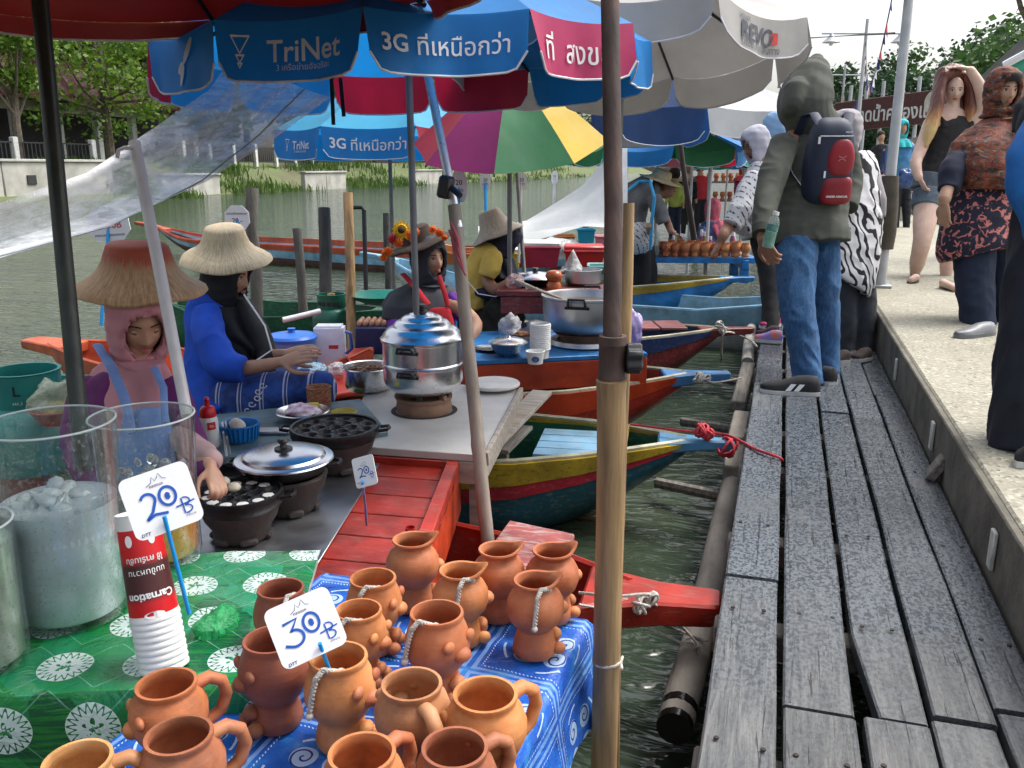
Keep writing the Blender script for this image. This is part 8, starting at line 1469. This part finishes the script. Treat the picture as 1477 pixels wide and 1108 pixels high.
# ---------------------------------------------------------------- 14.. distant visitors
def far_person(label, px, feet, top, d, shirt, pants, skin=SK1, veil=None, facing=None, head_c=None, w=1.0):
    """standing figure seen small; all joints from feet row to crown row"""
    h = feet-top; p = person(label, D(px, feet, d)); f = facing or -FWD; Mh = headM(D(px, top+h*.072, d), f, h*d/F/1.66); y = lambda k: top+h*k; u = h/7.4*w
    skin_of('body', [neckch(Mh, D(px, y(.18), d)), ch((px, y(.19), d, u*.2), (px-u*.72, y(.23), d, u*.18), (px-u*.85, y(.42), d, u*.16), (px-u*.9, y(.52), d-.1, u*.13)), ch((px, y(.19), d, u*.2), (px+u*.72, y(.23), d, u*.18), (px+u*.85, y(.42), d, u*.16), (px+u*.9, y(.52), d-.1, u*.13))], skin, p, max(.012, d*.0011), extra=[head_mb(Mh)])
    skin_of('top', [ch((px, y(.17), d, u*.45, u*.35), (px, y(.21), d, u*.75, u*.42), (px, y(.36), d, u*.66, u*.45), (px, y(.52), d, u*.7, u*.48), flat=True), ch((px-u*.72, y(.22), d, u*.22), (px-u*.85, y(.34), d, u*.2), (px-u*.88, y(.46), d-.08, u*.16), flat=True), ch((px+u*.72, y(.22), d, u*.22), (px+u*.85, y(.34), d, u*.2), (px+u*.88, y(.46), d-.08, u*.16), flat=True)], shirt, p, max(.014, d*.0012), .01, 6)
    skin_of('trousers', [ch((px-u*.3, y(.50), d, u*.42), (px-u*.36, y(.72), d, u*.3), (px-u*.38, y(.97), d, u*.22), flat=True), ch((px+u*.3, y(.50), d, u*.42), (px+u*.34, y(.72), d, u*.3), (px+u*.34, y(.97), d, u*.22), flat=True)], pants, p, max(.014, d*.0012), .006)
    for s_ in (-1, 1): q = D(px+s_*u*.36, feet, d); shoe(p, q-f*.08, q+f*.16, .09, .07, WHITEP if veil else SHN)
    if veil: hijab(p, Mh, [(D(px, y(.17), d), .10, .10), (D(px, y(.20), d), .15, .13), (D(px, y(.24), d), .16, .14)], veil, seed=px)
    else: skin_of('hair', [([Mh @ Vector((0, -.01, .06)), Mh @ Vector((0, -.03, .02))], [(.088, .10), (.088, .095)], RGT)], BROW, p, .014)
    return p
far_person('woman with turquoise head cloth and blue jacket walking along the path', 1300, 336, 174, 13.6, fab('blue_print_jacket', (.02, .09, .26), .8, 12, col2=(.06, .22, .26)), fab('black_trousers', (.010, .011, .014)), veil=fab('turquoise_cloth', (.02, .40, .42)), facing=-FWD*.9+RGT*.2)
t = thing('shopping_bag', 'glossy blue carrier bag held by the turquoise veiled woman', 'bag', D(1304, 268, 13.3)); blob_bag('carrier_bag', 'shiny blue plastic carrier beside the turquoise veiled woman', D(1307, 272, 13.2), (.17, .1, .16), M('glossy_blue_bag', (.03, .07, .2), .2, var=.6, vs=10), 40); bpy.data.objects.remove(t)
far_person('young man in black shirt standing by the plaza behind the lamp post', 1271, 300, 190, 19.5, fab('black_shirt', (.012, .012, .014)), fab('navy_trousers', (.010, .018, .045), .3)); far_person('dark haired person half hidden behind the turquoise veiled woman', 1289, 325, 188, 15.5, fab('dark_blue_shirt', (.02, .03, .09)), fab('black_trousers', (.010, .011, .014)))
far_person('person in black under the aqua umbrella', 991, 345, 236, 13.5, fab('black_shirt', (.012, .012, .014)), fab('black_trousers', (.010, .011, .014)), veil=fab('brown_veil', (.20, .13, .08)), facing=RGT); far_person('person in red shirt behind the aqua umbrella poles', 1010, 340, 236, 15.5, fab('red_shirt', (.42, .02, .03)), fab('black_trousers', (.010, .011, .014))); far_person('person in lime shirt beside the bending vendor', 973, 350, 246, 12.5, fab('lime_shirt', (.42, .45, .10)), fab('navy_trousers', (.010, .018, .045), .3)); far_person('person with a red veil at the distant pot rack', 1072, 335, 238, 15, fab('maroon_blouse', (.16, .02, .04)), fab('black_trousers', (.010, .011, .014)), veil=fab('red_veil', (.42, .03, .05)))
# ================================================================ RIGHT HAND BACKGROUND
WPOST = M('white_lamp_post', (.50, .52, .54), .4, var=.15, metal=.2); GALV = M('galvanised_steel', (.36, .38, .40), .4, metal=.7, var=.2)
def lamp(label, base, h, r, arms=True, shade=True):
    b = Vector(base); t = thing('lamp_post', label, 'lamp post', b)
    build('post', MB().tube([b, b+UP*1.0, b+UP*h], [r*1.2, r*.9, r*.6], 14), WPOST, t); build('base_plate', MB().box(b+UP*.012, (r*4, r*4, .024)), GALV, t, bevel=.004)
    if arms:
        build('cross_arm', MB().tube([b+UP*(h*.93)-RGT*.9, b+UP*(h*.93)+RGT*.9], .018, 8), WPOST, t)
        for s in (-1, 1): q = b+UP*(h*.93)+RGT*s*.7; build('lamp_shade', MB().lathe([(.03, 0), (.05, -.05), (.17, -.16), (.18, -.17), (.14, -.165), (0, -.1)], 20, c=q), WPOST, t); build('bulb', MB().ell(q-UP*.17, (.05, .05, .07), 10, 8), M('frosted_bulb', (.7, .7, .68), .4), t)
    return t
b0 = P(1268, 414, PATH); b0.z = PATH; t = lamp('tall white lamp post standing at the path edge beside the walkers', b0, 5.2, .042, False)
q = b0+UP*2.18; build('bracket', MB().tube([q, q-RGT*.10+UP*.02], .012, 8), GALV, t); build('dish_lamp', MB().lathe([(0, .05), (.05, .045), (.13, .0), (.135, -.006), (.12, 0), (0, .03)], 24, c=q-RGT*.2), GALV, t); build('bulb', MB().ell(q-RGT*.2-UP*.005, (.03, .03, .04), 12, 8), M('frosted_bulb', (.7, .7, .68), .4), t)
mb = MB().tube([b0+UP*.30, b0+UP*.42, b0+UP*.62, b0+UP*.86], [.075, .085, .08, .06], 16)
single('sack', mb, fab('brown_sackcloth', (.075, .065, .048), .4, 10), 'brown sackcloth bag tied round the foot of the tall lamp post', 'sack')
l2 = D(1226, 300, 18.5); l2.z = .1; lamp('white lamp post with two white shades behind the hooded man', l2, 3.95, .05); l3 = D(1202, 290, 27); l3.z = .1; lamp('more distant white lamp post at the left of the row', l3, 4.0, .05)
# bunting
bt = thing('bunting', 'string of small flags looping between the lamp posts', 'bunting', l2+UP*3.7)
FL = [M('flag_%d' % k, c, .7, trans=.3, bump=0) for k, c in enumerate(((.42, .04, .06), (.62, .62, .64), (.04, .05, .22), (.28, .10, .14)))]
def bunting(a, b, sag, n, s0, nm=True):
    pts = [Vector(a).lerp(Vector(b), i/n)-UP*sag*4*(i/n)*(1-i/n) for i in range(n+1)]; build('string', MB().tube(pts, .008, 5), M('dark_string', (.05, .05, .05), .8), bt)
    for i in range(n):
        c = (pts[i]+pts[i+1])/2; e = (pts[i+1]-pts[i]).normalized(); s = s0*random.uniform(.7, 1.2); build('flag', MB().add([c-e*s*.5, c+e*s*.5, c+e*s*.35-UP*s+FWD*.05, c-e*s*.35-UP*s*1.1-FWD*.05], [(0, 1, 2, 3)]), FL[random.randrange(4)], bt, smooth=0)
bunting(l2+UP*3.7, D(1290, -20, 9.5), 1.0, 20, .16); bunting(l3+UP*3.3, l2+UP*2.6, .5, 12, .3); single('cable', MB().tube([D(1165, 55, 16), D(1232, 51, 18), D(1290, 48, 9)], .012, 5), M('dark_string', (.05, .05, .05), .8), 'thin cable crossing the sky between the lamp posts', 'cable')
# market sign
sg0, sg1 = D(1205, 168, 23), D(1395, 152, 19); sx = (sg1-sg0).normalized(); cen = (sg0+sg1)/2; Mx = frame(cen, sx, UP); wl_ = (sg1-sg0).length; t = thing('market_sign', 'long dark red name board with white Thai letters over the plaza', 'sign', Vector((cen.x, cen.y, .1)))
bd = build('board', MB().prism([(-wl_/2, -.42), (wl_/2, -.30), (wl_/2, .42), (-wl_/2, .34)], .12, Mx), M('maroon_board', (.075, .020, .018), .6, var=.2), t, bevel=.02)
WL = M('white_letters', (.70, .70, .66), .5, bump=0); lettering(bd, 'ตลาดน้ำคลองแห', lambda x, y: Mx @ Vector((x-.18, y, .066)), WL, width=wl_*.70, bold=.02, name='sign_lettering'); build('round_emblem', MB().lathe([(0, .02), (.24, .02), (.26, 0)], 26, frame(Mx @ Vector((wl_*.285, .12, .062)), sx, UP)), M('cream_emblem', (.60, .58, .48), .6, var=.3, vs=9), bd)
for k in range(7): u = -wl_/2+.4+k*(wl_-.8)/6; build('post', MB().tube([Mx @ Vector((u, .75, -.1)), Mx @ Vector((u, -2.2, -.1))], .045, 8), WPOST, t)
# low wall, tents
single('concrete_block', MB().box(D(1278, 288, 15.5)+UP*.0, (.75, .5, .85)), CONC, 'pale concrete block beside the path behind the lamp post', 'block', bevel=.03)
GT = M('grey_tarpaulin', (.16, .16, .17), .6, var=.3, vs=2, bump=.5, bs=4, bd=.05)
t = thing('stall_roof', 'dark grey tarpaulin stall roof rising at the right edge', 'tent', D(1500, 150, 8.5)); A_, B_, C_, E_ = D(1392, 132, 8.6), D(1490, 42, 8.2), D(1640, 60, 9.5), D(1560, 160, 9.8)
build('roof_sheet', MB().grid(lambda u, v: A_.lerp(B_, u).lerp(E_.lerp(C_, u), v)-UP*.06*math.sin(math.pi*u)*math.sin(math.pi*v), 14, 10), GT, t, solid=.01); [build('pole', MB().tube([q_, Vector((q_.x, q_.y, PATH))], .025, 8), GALV, t) for q_ in (A_, E_)]
A_, B_, C_, E_ = D(1448, 96, 7.0), D(1500, 68, 6.8), D(1580, 110, 7.8), D(1500, 122, 7.9); t = thing('green_awning', 'green and white awning corner above the patterned veil', 'awning', A_); build('cloth', MB().grid(lambda u, v: A_.lerp(B_, u).lerp(E_.lerp(C_, u), v), 8, 6), CTEAL, t, solid=.006); build('white_edge', MB().tube([A_+UP*.01, B_+UP*.01], .03, 8), WHITEP, t)
single('grey_tent', MB().grid(lambda u, v: D(1262, 212, 21).lerp(D(1330, 196, 20), u)-UP*(1.3*v)+FWD*1.2*v, 8, 4), M('light_grey_tent', (.34, .35, .36), .7, var=.2), 'light grey tent side behind the lamp post', 'tent')
single('white_canopy', MB().grid(lambda u, v: D(1000, 205, 17).lerp(D(1118, 150, 19), u)+UP*(.9*v+.2*math.sin(math.pi*u))+FWD*2.5*v, 10, 6), TARP, 'plain white canopy roof far along the stalls', 'canopy')
